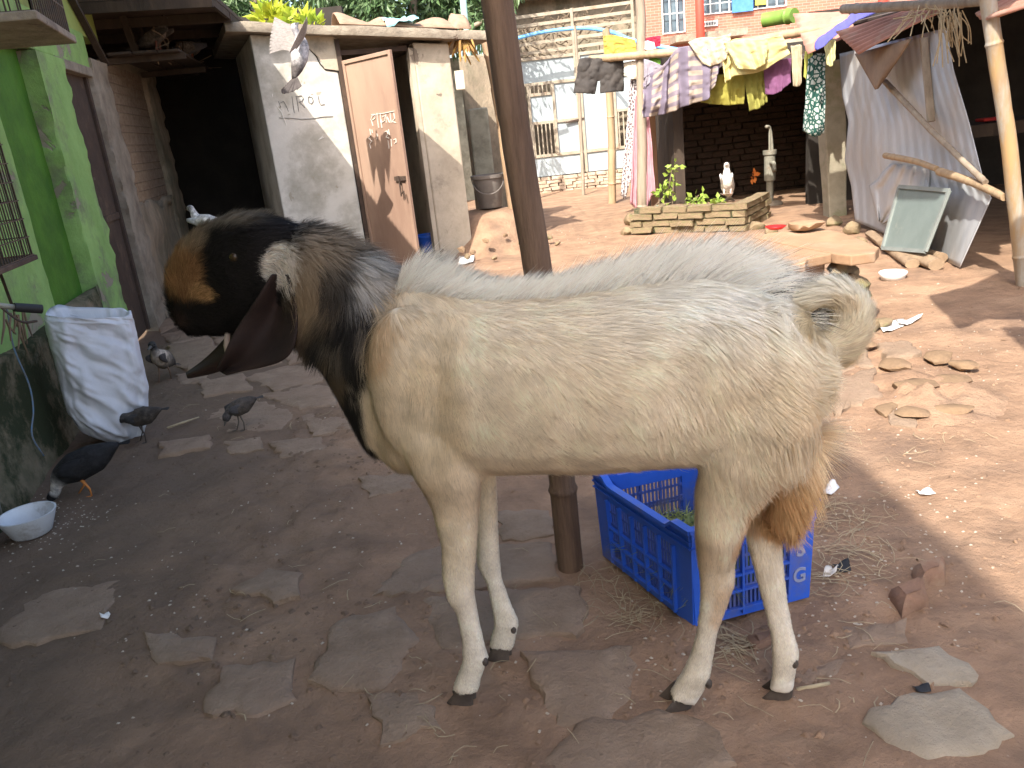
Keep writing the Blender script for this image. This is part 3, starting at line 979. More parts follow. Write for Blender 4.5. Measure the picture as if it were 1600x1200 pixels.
# electricity meter box on the pillar's side
ebx = OWp(t_p1 + 0.12, -0.06, 1.95)
# tall grey wall and stub walls right of the outhouse
m_grey = mat('grey_render', (0.36, 0.345, 0.265), (0.27, 0.255, 0.195), rough=0.92, scale=4, bump=0.5, c3=(0.17, 0.16, 0.115), s3=2, t3=(0.5, 0.7))
gw0, gw1 = V(730, 165, 10.4), V(782, 290, 10.4)
mb = MB().box(gw0[0], gw1[0] - 0.06, 10.4, 10.7, -0.1, V(755, 168, 10.4)[2])
tag(mb.build('stub_wall', m_grey, None, bevel=0.02), 'low grey rendered wall beside the outhouse pillar behind the bucket', 'wall')
hb = V(740, 90, 10.2)
mb = MB().box(V(716, 90, 10.9)[0], V(776, 90, 10.9)[0], 10.9, 11.1, 0.0, V(750, 85, 10.9)[2])
tag(mb.build('brick_stub', m_oldwall, None, bevel=0.02), 'old stained wall between the outhouse and the bamboo pole', 'wall')
mb = MB().box(-0.075, 0.075, -0.04, 0.04, 0, 0.22)
bxm = V(718, 125, 8.9)
ob = MB().box(bxm[0] - 0.05, bxm[0] + 0.05, 9.02, 9.10, bxm[2] - 0.09, bxm[2] + 0.10)
tag(ob.build('switch_box', mat('cream_plastic', (0.62, 0.58, 0.47), (0.5, 0.46, 0.36), rough=0.6, bump=0.1), None, bevel=0.008), 'cream electric box fixed beside the outhouse pillar', 'electric box')
# dry hanging plant under the slab end
hp = V(722, 62, 9.0)
mb = MB()
for k in range(22):
    a = rng.uniform(0, 6.28)
    p0 = hp + np.array((rng.uniform(-.06, .06), rng.uniform(-.05, .05), rng.uniform(-0.02, 0.1)))
    p1 = p0 + np.array((math.cos(a) * 0.10, math.sin(a) * 0.08, -0.03 - rng.uniform(0, .12)))
    p2 = p1 + np.array((math.cos(a) * 0.06, math.sin(a) * 0.05, -0.10))
    mb.tube(smooth_path([p0, p1, p2], 4), [0.012] * 8 + [0.004], 4)
tag(mb.build('dry_plant', mat('dry_leaf', (0.42, 0.27, 0.07), (0.24, 0.12, 0.06), scale=30, bump=0)), 'withered yellow brown plant hanging at the end of the roof slab', 'plant')
bamboo('prop_pole', [V(757, 60, 9.6), V(775, 150, 9.55), V(800, 330, 9.5)], 0.045, mat('bamboo_brown', (0.36, 0.25, 0.15), (0.25, 0.165, 0.10), rough=0.6, scale=5, bump=0.25, stretch=(3, 3, 0.4), c3=(0.17, 0.11, 0.07), s3=3, t3=(0.55, 0.75)))
tag(bpy.data.objects['prop_pole'], 'slim leaning bamboo pole against the wall behind the bucket', 'pole')

# ------------------------------------------------------------------ the sheet-metal gate
GY = 15.9
gate = thing('metal_gate', 'pale blue sheet metal gate with barred windows and slatted top', 'gate', (1.85, GY, 0))
m_gate = mat('gate_paint', (0.40, 0.455, 0.47), (0.33, 0.38, 0.39), rough=0.6, scale=2.5, bump=0.12, c3=(0.40, 0.32, 0.22), s3=0.9, t3=(0.58, 0.8), stretch=(1, 1, 0.6), spec=0.3)
m_gframe = mat('gate_frame_paint', (0.42, 0.37, 0.28), (0.30, 0.25, 0.19), rough=0.7, scale=6, bump=0.2, c3=(0.3, 0.2, 0.13), s3=4, t3=(0.55, 0.7))
def gp(x, y):
    p = V(x, y, GY)
    return p[0], p[2]
gx0, gx1 = 0.70, 2.95
ztop, zrail, zbot, zsill = 2.42, 1.98, 0.68, 0.30
xm = gp(905, 150)[0]
xw0, xw1 = gp(823, 120)[0], gp(862, 120)[0]
xr0, xr1 = gp(962, 190)[0], gp(987, 190)[0]
MB().box(gx0, xm - .03, GY, GY + .012, zrail + .03, ztop - .03).build('panel', m_gate, gate)
MB().box(xm + .03, gx1, GY, GY + .012, zrail + .03, ztop - .03).build('panel', m_gate, gate)
zw = [gp(840, 98)[1], gp(840, 148)[1], gp(845, 192)[1], gp(850, 238)[1]]
MB().box(xw1 + .02, xm - .03, GY, GY + .012, zbot + .03, zrail - .03).build('panel', m_gate, gate)
MB().box(xm + .03, xr0 - .02, GY, GY + .012, zbot + .03, zrail - .03).build('panel', m_gate, gate)
MB().box(xw0 + .02, xw1 - .02, GY, GY + .012, zw[2], zw[1] - .02).build('panel', m_gate, gate)
MB().box(xr0 + .02, gx1, GY, GY + .012, gp(970, 175)[1], zrail - .03).build('panel', m_gate, gate)
MB().box(gx0, xm - .03, GY, GY + .012, zsill, zbot - .03).build('panel', m_gate, gate)
MB().box(xm + .03, gx1, GY, GY + .012, zsill, zbot - .03).build('panel', m_gate, gate)
fr = [((gx0, xm), zrail), ((xm, gx1), zrail), ((gx0, xm), zbot), ((xm, gx1), zbot), ((gx0, gx1), ztop), ((xw0, xw1), zw[1]), ((xw0, xm), zw[2]), ((xr0, gx1), gp(970, 172)[1])]
for (a, b), z in fr:
    MB().box(a, b, GY - .03, GY - .002, z - .028, z + .028).build('rail', m_gframe, gate, bevel=0.004)
for x, a, b in ((gx0, zsill, 3.3), (xm - .035, zsill, 3.2), (xm + .035, zsill, ztop), (xw0, zbot, zrail), (xw1, zbot, zrail), (xr0, zbot, zrail), (gx1 - .03, zsill, 3.3)):
    MB().box(x - .026, x + .026, GY - .045, GY - .031, a, b).build('stile', m_gframe, gate, bevel=0.004)
for k in range(6):
    x = xw0 + (xw1 - xw0) * (k + 0.5) / 6
    for a, b in ((zw[1], zrail), (zbot, zw[2])):
        MB().bar((x, GY - .02, a + .02), (x, GY - .02, b - .02), 0.022).build('window_bar', m_gframe, gate)
for k in range(5):
    x = xr0 + (gx1 - xr0) * (k + 0.6) / 5
    MB().bar((x, GY - .02, zbot + .02), (x, GY - .02, gp(970, 175)[1]), 0.022).build('window_bar', m_gframe, gate)
for k in range(5):
    z0 = 2.55 + 0.155 * k
    MB().bar((gx0, GY - .01, z0 - 0.03), (gx1, GY - .01, z0 + 0.02), 0.03, 0.055).build('slat', m_gframe, gate)
mb = MB()
for k in range(140):                                    # brushwood stuffed behind the slats
    x, z = rng.uniform(gx0, gx1), rng.uniform(2.45, 3.15)
    mb.bar((x, GY + .15 + rng.uniform(0, .2), z), (x + rng.uniform(-.3, .3), GY + .15 + rng.uniform(0, .2), z + rng.uniform(-.2, .2)), 0.014)
tag(mb.build('brushwood', MATS['twig'], gate), None, None, None, 'stuff')
MB().bar((xm - 0.3, GY - .05, gp(900, 190)[1]), (xm + 0.05, GY - .05, gp(900, 186)[1]), 0.03).build('latch', m_rust, gate)
mb = MB()
for r_ in range(5):                                     # rough courses under the gate
    x = gx0 - 0.1
    while x < gx1:
        w = rng.uniform(.16, .3)
        mb.box(x, x + w - .02, GY - .12 + rng.uniform(-.03, .03), GY + .15, r_ * .062 - .02, r_ * .062 + .035, 0.008)
        x += w
tag(mb.build('brick_sill', mat('pale_old_brick', (0.52, 0.42, 0.31), (0.36, 0.27, 0.2), scale=9, bump=0.5), gate), None, None, None, 'stuff')
mb = MB().box(-4, gx0 - .05, GY + .1, GY + .3, 0, 2.6)
mb.box(gx1 + 0.05, 9.5, GY + .5, GY + .7, 0, 2.3)
tag(mb.build('boundary_wall', m_grey), 'grey boundary wall on both sides of the metal gate', 'wall')
mb = MB().box(0.2, 3.3, GY + 1.3, GY + 1.5, 0, 3.55)  # backing added so the view through the gate stays dark
mb.box(0.0, 3.5, GY + .9, GY + 1.7, 3.55, 3.63)
tag(mb.build('gate_backing', m_oldwall), 'brown backing wall added close behind the gate to darken it', 'shed')
# blue hose across the top of the gate
hz = [V(800, 62, 15.3), V(850, 50, 15.3), V(910, 44, 15.2), V(955, 50, 14.5), V(985, 62, 13.6), V(1025, 72, 12.5), V(1070, 80, 12.2)]
tag(MB().tube(smooth_path(hz, 6), 0.032, 8).build('hose', mat('blue_hose', (0.12, 0.38, 0.75), (0.2, 0.47, 0.8), rough=0.45, bump=0, spec=0.5), None, smooth=True), 'bright blue hose arching over the top of the gate', 'hose')

# ------------------------------------------------------------------ brick house beyond the yard
BY = 27.0
bh = thing('brick_house', 'red brick house with white grilled windows beyond the yard', 'house', V(1180, 90, BY) * np.array((1, 1, 0)))
def brickwall(name, c1, c2, mortar, scale):
    m = bpy.data.materials.new(name)
    m.use_nodes = True
    nt = m.node_tree
    bs = nt.nodes['Principled BSDF']
    bs.inputs['Roughness'].default_value = 0.9
    tc = nd(nt, 'ShaderNodeTexCoord')
    mp = nd(nt, 'ShaderNodeMapping')
    mp.inputs['Rotation'].default_value = (R(90), 0, 0)
    br = nd(nt, 'ShaderNodeTexBrick')
    br.inputs['Color1'].default_value = (*c1, 1)
    br.inputs['Color2'].default_value = (*c2, 1)
    br.inputs['Mortar'].default_value = (*mortar, 1)
    br.inputs['Scale'].default_value = scale
    br.inputs['Mortar Size'].default_value = 0.012
    br.inputs['Row Height'].default_value = 0.16
    br.inputs['Brick Width'].default_value = 0.5
    nt.links.new(tc.outputs['Object'], mp.inputs[0])
    nt.links.new(mp.outputs[0], br.inputs['Vector'])
    nt.links.new(br.outputs['Color'], bs.inputs['Base Color'])
    return m
m_bw = brickwall('brick_facade', (0.46, 0.17, 0.11), (0.36, 0.13, 0.09), (0.42, 0.30, 0.24), 2.0)
bx0, bx1 = V(1000, 50, BY)[0], V(1600, 0, BY)[0] + 3
def bp_(x, y):
    p = V(x, y, BY)
    return p[0], p[2]
# openings: (x0,x1,z0,z1)
op = []
for (a, b, c, d) in ((1036, 1070, -60, 52), (1095, 1228, -60, 17)):
    x0, z1_ = bp_(a, b if False else c)
    op.append((bp_(a, d)[0], bp_(b, d)[0], bp_((a + b) / 2, d)[1], bp_((a + b) / 2, c)[1]))
xs = sorted([bx0] + [v for o in op for v in o[:2]] + [bx1])
for i in range(len(xs) - 1):
    a, b = xs[i], xs[i + 1]
    mid = (a + b) / 2
    o = [q for q in op if q[0] < mid < q[1]]
    if o:
        MB().box(a, b, BY, BY + .25, 0, o[0][2]).build('wall', m_bw, bh)
        MB().box(a, b, BY, BY + .25, o[0][3], 7.5).build('wall', m_bw, bh)
    else:
        MB().box(a, b, BY, BY + .25, 0, 7.5).build('wall', m_bw, bh)
MB().box(bx0, bx1, BY + 4, BY + 4.2, 0, 7.5).build('back_wall', m_shade, bh)
m_whitep = mat('white_paint', (0.75, 0.76, 0.74), (0.62, 0.63, 0.6), rough=0.5, bump=0.05)
m_glass = mat('dark_glass', (0.06, 0.09, 0.12), (0.16, 0.22, 0.26), rough=0.1, scale=1.5, bump=0, spec=0.6)
for (x0, x1, z0, z1_), nx in zip(op, (3, 9)):
    wf = MB().box(x0, x1, BY + .12, BY + .15, z0, z1_).build('window', m_glass, bh)
    mb = MB()
    for k in range(nx + 1):
        x = x0 + (x1 - x0) * k / nx
        mb.box(x - .02, x + .02, BY - .03, BY - .005, z0, z1_)
    z = z0
    while z < z1_:
        mb.box(x0, x1, BY - .05, BY - .032, z, z + .03)
        z += .28 if nx > 4 else .55
    mb.build('grille', m_whitep, wf)
wx, wz = bp_(1104, 37)
MB().box(wx - .34, wx + .34, BY - .06, BY - .02, wz - .09, wz + .07).build('sign_plate', m_whitep, bh)
mb = MB()
for k in range(7):
    mb.box(wx - .29 + .085 * k, wx - .235 + .085 * k, BY - .075, BY - .061, wz - .05, wz + .03)
mb.build('sign_marks', m_pencil, bh)
wx, wz = bp_(1100, 58)
MB().box(wx - 1.1, wx + 1.1, BY - .9, BY - .02, wz - .12, wz + .08).build('canopy', m_cement, bh)
cx_, cz_ = bp_(1160, 8)
MB().box(cx_ - .35, cx_ + .3, BY - .12, BY - .06, cz_ - .2, cz_ + .5).build('laundry', mat('blue_cloth', (0.06, 0.2, 0.6), (0.1, 0.27, 0.66), bump=0.1), bh)
cx_, cz_ = bp_(1187, 0)
MB().box(cx_ - .16, cx_ + .16, BY - .12, BY - .06, cz_ - .15, cz_ + .6).build('laundry', mat('yellow_cloth', (0.65, 0.6, 0.1), bump=0.1), bh)
for k in range(2):
    cx_, cz_ = bp_(1078 if k == 0 else 1350, 30)
    tag(MB().tube([(cx_, BY - 1.2, 0), (cx_, BY - 1.2, 7)], 0.13, 10).build('red_pipe', mat('red_paint', (0.70, 0.07, 0.04), (0.6, 0.06, 0.04), rough=0.5, bump=0), None, smooth=True), ('bright red pipe standing in front of the brick house window' if k == 0 else 'short stretch of red pipe seen above the rusty tin roof'), 'pipe')
# whitish house glimpsed at the far left
wh = thing('white_house', 'pale house with a grilled opening glimpsed above the passage roof', 'house', V(385, 40, 24) * np.array((1, 1, 0)))
p0, p1 = V(300, 60, 24), V(425, 60, 24)
MB().box(p0[0] - 6, p1[0], 24, 24.3, 0, 8).build('wall', mat('pale_wall', (0.62, 0.65, 0.68), (0.5, 0.53, 0.57), rough=0.8, bump=0.1), wh)
mb = MB()
for k in range(5):
    x = V(376, 20, 23.9)[0] + 0.28 * k
    mb.box(x, x + .07, 23.85, 23.95, 2.5, 8)
mb.build('window_grille', m_whitep, wh)

# ------------------------------------------------------------------ trees behind the outhouse
def leaf_cloud(n, centers, radii, size, seed=0, droop=0.35, aspect=0.28):
    """n small leaf blades spread through the crown's clumps, numpy only"""
    r_ = np.random.default_rng(seed)
    k = r_.integers(0, len(centers), n)
    d = r_.normal(size=(n, 3))
    d /= np.linalg.norm(d, axis=1)[:, None]
    rad = r_.uniform(0.25, 1.0, n) ** 0.5
    P = np.array(centers)[k] + d * (np.array(radii)[k] * rad)[:, None] * np.array((1, 1, 0.8))
    ax = d + r_.normal(size=(n, 3)) * 0.6
    ax[:, 2] -= droop * 2.2
    ax /= np.linalg.norm(ax, axis=1)[:, None]
    sd = np.cross(ax, r_.normal(size=(n, 3)))
    sd /= np.linalg.norm(sd, axis=1)[:, None]
    nm = np.cross(ax, sd)
    L_ = size * r_.uniform(0.6, 1.25, n)[:, None]
    W_ = L_ * aspect
    v = np.stack([P, P + ax * L_ * 0.45 + sd * W_ * 0.5 + nm * L_ * 0.05, P + ax * L_ - nm * L_ * 0.12, P + ax * L_ * 0.45 - sd * W_ * 0.5 + nm * L_ * 0.05], 1)
    f = np.arange(n * 4).reshape(n, 4)
    tri = np.concatenate([f[:, [0, 1, 2]], f[:, [0, 2, 3]]])
    return v.reshape(-1, 3), tri
def raw_mesh(name, v, f, material, parent=None, smooth=False, colors=None, loc=None):
    if parent is not None:
        loc = wloc(parent)
    elif loc is None:
        loc = np.array([v[:, 0].mean(), v[:, 1].mean(), v[:, 2].min()])
    me = bpy.data.meshes.new(name)
    n = f.shape[1]
    me.vertices.add(len(v))
    me.vertices.foreach_set('co', (v - loc).astype(np.float32).ravel())
    me.loops.add(f.size)
    me.loops.foreach_set('vertex_index', f.astype(np.int32).ravel())
    me.polygons.add(len(f))
    me.polygons.foreach_set('loop_start', np.arange(0, f.size, n, dtype=np.int32))
    if smooth:
        me.polygons.foreach_set('use_smooth', np.ones(len(f), bool))
    if colors is not None:
        at = me.color_attributes.new('Col', 'FLOAT_COLOR', 'POINT')
        cc = np.ones((len(v), 4), np.float32)
        cc[:, :3] = colors
        at.data.foreach_set('color', cc.ravel())
    me.update()
    return link_mesh(name, me, material, parent, None if parent is not None else loc)
m_leaf = mat('mango_leaf', (0.11, 0.19, 0.075), (0.07, 0.135, 0.05), rough=0.45, scale=1.3, bump=0, c3=(0.17, 0.24, 0.10), s3=3, t3=(0.5, 0.7), spec=0.5, trans=0.25)
m_bark = mat('bark', (0.33, 0.27, 0.20), (0.22, 0.175, 0.13), rough=0.95, scale=6, bump=0.6)
def tree(label, base, trunk, crown, nleaf, size, seed, mleaf=None):
    t = thing('tree', label, 'tree', base, 'trees behind the outhouse')
    for path, r0, r1 in trunk:
        P = smooth_path([base + np.array(q) for q in path], 6)
        MB().tube(P, list(np.linspace(r0, r1, len(P))), 8).build('trunk' if r0 > .1 else 'limb', m_bark, t, smooth=True)
    r_ = np.random.default_rng(seed)
    cs, rs = [], []
    for (c, r, k) in crown:
        for _ in range(k):
            d = r_.normal(size=3)
            d /= np.linalg.norm(d)
            cs.append(base + np.array(c) + d * r * r_.uniform(0.2, 1.0) * np.array((1, 1, 0.75)))
            rs.append(r_.uniform(0.28, 0.6))
    v, f = leaf_cloud(nleaf, cs, rs, size, seed)
    raw_mesh('crown', v, f, mleaf or m_leaf, t)
    return t
b1 = np.array((-1.3, 14.5, 0.0))
tree('broad leafy mango tree with forked pale trunk behind the outhouse roof', b1, [([(0, 0, 0), (.1, 0, 1.6), (-.1, 0, 3.2), (-.5, 0, 4.8)], .16, .09), ([(.08, 0, 1.9), (.35, 0, 3.2), (.5, 0, 5)], .09, .05), ([(0, 0, 2.1), (.9, -.2, 2.75), (2.0, -.3, 3.1)], .05, .03)],
     [((-.8, 0, 3.7), 1.5, 26), ((1.0, .3, 3.4), 1.2, 22), ((0, 0, 4.8), 1.7, 26)], 16000, .17, 3)
tree('dark leafy tree further back at the edge of the passage roof', np.array((-4.0, 16.5, 0.0)), [([(0, 0, 0), (.1, 0, 1.8), (0, 0, 4)], .15, .08)],
     [((0, 0, 3.7), 1.5, 26), ((.8, 0, 5), 1.6, 24)], 11000, .18, 5)
tree('leafy tree standing close beside the gate end of the outhouse', np.array((-0.1, 17.2, 0.0)), [([(0, 0, 0), (0, 0, 2), (.1, 0, 4.2)], .12, .07)],
     [((-.2, 0, 3.7), 1.0, 20), ((-.6, 0, 4.8), 1.3, 22)], 8000, .18, 8)
# green pole in the trees
tag(MB().tube([V(722, 60, 13.0) * np.array((1, 1, 0)), V(720, -40, 13.0)], 0.05, 8).build('green_pole', mat('green_pole_paint', (0.28, 0.42, 0.36), (0.22, 0.34, 0.3), bump=0), None, smooth=True), 'slim grey green pole in front of the trees', 'pole')
# croton with yellow leaves on the roof edge
ct = thing('croton', 'bushy plant with bright yellow green leaves at the roof edge', 'plant', V(445, 45, 9.6))
cs = [V(x, y, 9.6) for x, y in ((415, 28), (430, 22), (445, 35), (458, 38), (475, 36), (490, 38), (424, 36))]
v, f = leaf_cloud(190, cs, [0.09] * 7, 0.16, 11, droop=-0.35, aspect=0.4)
raw_mesh('leaves', v, f, mat('croton_leaf', (0.55, 0.55, 0.04), (0.28, 0.42, 0.05), rough=0.5, scale=5, bump=0, trans=0.35), ct)
mb = MB()
for c in cs:
    mb.tube([V(445, 60, 9.6), c], 0.008, 5)
mb.build('stems', MATS['twig'], ct)

# ------------------------------------------------------------------ brick planter with weeds, wash place behind
m_obrick = mat('mossy_brick', (0.27, 0.205, 0.125), (0.17, 0.125, 0.08), rough=0.95, scale=10, bump=0.6, bscale=40, c3=(0.17, 0.18, 0.08), s3=3, t3=(0.5, 0.68), spec=0.15)
def unit_brick(name, seed, sub=2):
    bm = bmesh.new()
    bmesh.ops.create_cube(bm, size=1.0)
    bmesh.ops.bevel(bm, geom=bm.edges[:], offset=0.035, segments=1, affect='EDGES')
    r_ = np.random.default_rng(seed)
    for v in bm.verts:
        v.co += Vector(r_.uniform(-0.06, 0.06, 3))
    me = bpy.data.meshes.new(name)
    bm.to_mesh(me)
    bm.free()
    return me
BR = [unit_brick('brick', k) for k in range(5)]
def lay_bricks(parent, o, ex, ey, length, rows, bl, bh, bw, material, gap=0.012, jit=0.01, miss=None, name='brick'):
    off = wloc(parent)
    ex = np.asarray(ex, float) / np.linalg.norm(ex)
    ey = np.asarray(ey, float) / np.linalg.norm(ey)
    ang = math.atan2(ex[1], ex[0])
    for r in range(rows):
        x = -(r % 2) * bl * 0.5
        while x < length - bl * 0.25:
            L_ = bl * random.uniform(0.85, 1.1)
            x0, x1 = max(x, 0), min(x + L_, length)
            if x1 - x0 > bl * 0.2 and not (miss and miss((x0 + x1) / 2, r)):
                me = BR[random.randrange(5)]
                if material.name not in [m.name for m in me.materials]:
                    key = material.name + me.name
                    me2 = BRC.get(key)
                    if me2 is None:
                        me2 = me.copy()
                        me2.materials.clear()
                        me2.materials.append(material)
                        BRC[key] = me2
                    me = me2
                ob = bpy.data.objects.new(name, me)
                COL.objects.link(ob)
                ob.parent = parent
                c = np.asarray(o) + ex * (x0 + x1) / 2 + ey * (bw / 2 + random.uniform(-jit, jit)) + ZV * (r * bh + bh / 2 + random.uniform(-.003, .003))
                ob.location = tuple(c - off)
                ob.rotation_euler = (random.uniform(-.03, .03), random.uniform(-.03, .03), ang + random.uniform(-.05, .05))
                ob.scale = (x1 - x0 - gap, bw, bh - gap)
            x += L_
BRC = {}
p0, p1 = G(985, 366), G(1166, 362)
ex = p1 - p0
ex[2] = 0
Lp = np.linalg.norm(ex)
exn = ex / Lp
eyn = np.array((-exn[1], exn[0], 0))
ptop = V(1100, 318, (p0[1] + p1[1]) / 2)[2]
planter = thing('brick_planter', 'low planter of old mossy bricks with weeds below the clothesline', 'planter', (p0 + p1) / 2)
nrow = 4
rh = ptop / nrow
lay_bricks(planter, p0, exn, eyn, Lp, nrow, .31, rh, .14, m_obrick, jit=.03, miss=lambda x, r: (x < .25 and r > 2) or (x > Lp - .02 and r > 3))
lay_bricks(planter, p1, eyn, -exn, 1.0, nrow, .27, rh, .14, m_obrick)
lay_bricks(planter, p0 + exn * .14, eyn, exn * -1, 1.0, 3, .27, rh, .14, m_obrick)
mb = MB().frame_box(p0, exn, eyn, ZV, .15, Lp - .15, .15, .95, 0, ptop * .72, .02)
mb.build('soil', m_clay, planter)
MB().frame_box(p0, exn, eyn, ZV, .03, Lp - .02, .035, .13, 0, ptop * .93, .015).build('mortar', m_moss, planter)
wd = thing('weed', 'thin green weed climbing from the brick planter', 'plant', V(1050, 330, p0[1] + .3))
mb = MB()
wl_ = [[(1020, 325), (1042, 300), (1050, 265)], [(1050, 330), (1052, 290), (1055, 258)], [(1045, 330), (1075, 318), (1092, 305)], [(1100, 325), (1110, 318), (1118, 322)], [(1030, 330), (1030, 305), (1035, 298)]]
cs = []
for l in wl_:
    P = smooth_path([V(x, y, p0[1] + .25) for x, y in l], 6)
    mb.tube(P, 0.006, 5)
    cs += [P[-1], P[len(P) // 2], P[-3]]
cs += [V(x, 318, p0[1] + .1) for x in (1050, 1066, 1085, 1103, 1120)]
mb.build('stems', MATS['twig'], wd)
v, f = leaf_cloud(170, cs, [0.07] * len(cs), 0.075, 4, droop=0.1, aspect=0.6)
raw_mesh('leaves', v, f, mat('weed_leaf', (0.34, 0.44, 0.08), (0.22, 0.34, 0.06), rough=0.5, bump=0, trans=0.3), wd)
b = V(1025, 330, p0[1] - .05)
mb = MB()
rings_ = []
for k, a in enumerate(np.linspace(0, math.pi, 8)):
    rings_.append([b + np.array((-.09 * math.cos(a) + .01 * math.sin(5 * t), .05 * math.sin(a) * math.cos(t), .055 * math.sin(a) * math.sin(t))) * (1 + .15 * math.sin(3 * t + k)) for t in np.linspace(0, 2 * math.pi, 10, endpoint=False)])
tag(mb.rings(rings_).build('plastic_scrap', mat('turquoise_plastic', (0.16, 0.55, 0.60), (0.25, 0.65, 0.68), rough=0.4, bump=0.1, spec=0.5), None, smooth=True), 'crumpled turquoise plastic scrap on the end of the brick planter', 'plastic scrap')
# rough stones left of the planter
for k, (x, y, w) in enumerate([(985, 345, 30), (980, 360, 26), (1245, 352, 24), (1180, 352, 30), (1205, 360, 26)]):
    p = G(x, y + 6)
    s = w * mpp(p) * .6
    tag(rock('loose_stone', (p[0], p[1], -.03), s, None, m_obrick, seed=70 + k), ['grey block standing at the left end of the brick planter', 'rough stone under the bamboo post by the planter', 'stone at the foot of the wash place near the concrete post', 'pale block against the right end of the planter', 'small stone in front of the planter near the red dish'][k], 'stone')
rd = G(1212, 358, 0.1)
tag(MB().lathe(rd, [(0.001, 0.0), (0.06, 0.0), (.09, .02), (.10, .03), (.085, .022), (.05, .01), (.001, .01)], 18).build('red_dish', mat('red_plastic', (0.75, 0.02, 0.02), rough=0.4, bump=0, spec=0.5), None, smooth=True), 'small bright red plastic dish behind the stone platform', 'dish')
# wash place: dark brick back wall, posts and tin roof
WY = 11.9
w0, w1 = V(1018, 250, WY), V(1310, 250, WY)
wash = thing('wash_place', 'dark roofed wash place with an old brick back wall behind the laundry', 'shed', ((w0[0] + w1[0]) / 2, WY, 0))
m_dbrick = mat('dark_brick', (0.115, 0.075, 0.055), (0.075, 0.05, 0.04), rough=0.95, scale=8, bump=0.5, c3=(0.05, 0.05, 0.035), s3=2, t3=(0.48, 0.66), spec=0.1)
lay_bricks(wash, (w0[0], WY, -.05), (1, 0, 0), (0, 1, 0), w1[0] - w0[0], 22, .26, .088, .14, m_dbrick, jit=.012)
MB().box(w0[0], w1[0], WY + .06, WY + .2, -.05, 2.0).build('mortar_wall', m_shade, wash)
MB().box(w0[0] - .12, w0[0], WY - 2.0, WY + .2, -.05, 1.95).build('side_wall', m_darkwood, wash)
MB().box(w1[0] + .05, w1[0] + .2, WY - 2.6, WY + .2, -.05, 1.95).build('side_wall', m_shade, wash)
zr = V(1150, 100, 9.95)[2]
mb = MB()
corrugated(mb, (w0[0] - .3, WY + .3, zr + .12), (0, -1, -.06), (1, 0, 0), 2.3, w1[0] - w0[0] + .8, nrm=(0, 0, 1))
mb.build('roof', m_tinbrown, wash, smooth=True)
pp = V(1022, 260, 10.2)
MB().box(pp[0] - .045, pp[0] + .045, 10.2, 10.28, 0, zr).build('post', mat('brown_timber', (0.36, 0.19, 0.10), (0.26, 0.14, 0.08), rough=0.8, scale=8, stretch=(1, 1, .2), bump=0.3), wash, bevel=.006)
# hand pump
PY = 10.4
pb = V(1203, 318, PY)
pump = thing('hand_pump', 'grey iron hand pump standing in the dark wash place', 'pump', (pb[0], PY, 0))
m_iron = mat('grey_iron', (0.34, 0.33, 0.27), (0.22, 0.21, 0.17), rough=0.6, scale=9, bump=0.3, metal=0.2, c3=(0.2, 0.12, 0.07), s3=5, t3=(.55, .7))
x = pb[0]
MB().tube([(x, PY, 0), (x, PY, .3), (x, PY, .31), (x, PY, .62), (x, PY, .63), (x, PY, .68)], [.045, .045, .07, .07, .085, .085], 14).build('barrel', m_iron, pump, smooth=True, angle=40)
MB().tube([(x, PY, .66), (x, PY, .95)], .014, 8).build('rod', m_iron, pump)
MB().tube(smooth_path([(x - .06, PY - .05, .97), (x, PY, .95), (x + .03, PY + .02, .8), (x + .06, PY + .05, .45)], 5), .02, 8).build('handle', m_iron, pump, smooth=True)
MB().tube(smooth_path([(x, PY - .05, .52), (x - .02, PY - .2, .53), (x - .03, PY - .26, .44)], 5), .028, 10).build('spout', m_iron, pump, smooth=True)
MB().lathe((x, PY, 0), [(.16, 0), (.16, .03), (.1, .05), (.05, .055)], 16).build('base', m_cement, pump, smooth=True)
fl = V(1178, 275, PY)
v, f = leaf_cloud(16, [fl], [.045], .07, 9, droop=.2, aspect=.7)
tag(raw_mesh('orange_rag', v, f, mat('orange_rag', (.62, .2, .04), (.5, .15, .04), bump=0)), 'small orange rag hanging beside the hand pump', 'rag')
# posts
m_bamboo = mat('dry_bamboo', (0.42, 0.30, 0.18), (0.30, 0.21, 0.125), rough=0.55, scale=5, bump=0.2, stretch=(3, 3, .4), c3=(0.24, 0.165, 0.10), s3=2.5, t3=(0.55, 0.72), spec=0.35)
m_bamboog = mat('grey_bamboo', (0.34, 0.28, 0.21), (0.23, 0.185, 0.14), rough=0.7, scale=5, bump=0.25, stretch=(3, 3, .4), c3=(0.22, 0.16, 0.11), s3=2.5, t3=(0.52, 0.7), spec=0.3)
b3 = G(1004, 352)
t1 = bamboo('bamboo_post', [b3, V(1003, 220, b3[1]), V(1002, 84, b3[1]), V(999, -40, b3[1])], .062, m_bamboog, node=.38)
tag(t1, 'knotty grey bamboo post wrapped with pink cloth at the planter end', 'post')
b2 = G(957, 318)
t1 = bamboo('bamboo_post', [b2, V(955, 200, b2[1]), V(947, 45, b2[1])], .062, m_bamboo, node=.5)
tag(t1, 'pale bamboo post standing in front of the gate by the dark shorts', 'post')
b4 = V(1000, 80, 11.5)
t1 = bamboo('bamboo_post', [G(912, 305), V(905, 150, G(912, 305)[1]), V(898, 40, G(912, 305)[1])], .03, m_bamboog, node=.45)
tag(t1, 'thin grey pole leaning at the middle of the gate', 'post')
def YL(px):
    return b3[1] - .07 - (px - 1003) * (1.35 / 300)
lp = [V(x, y, YL(x)) for x, y in ((922, 93), (1003, 86), (1110, 76), (1240, 52), (1330, 38))]
tag(bamboo('clothes_pole', lp, .045, m_bamboo, node=.45, taper=.95), 'long horizontal bamboo pole hung with washing', 'clothes pole')
cpb = G(1305, 335)
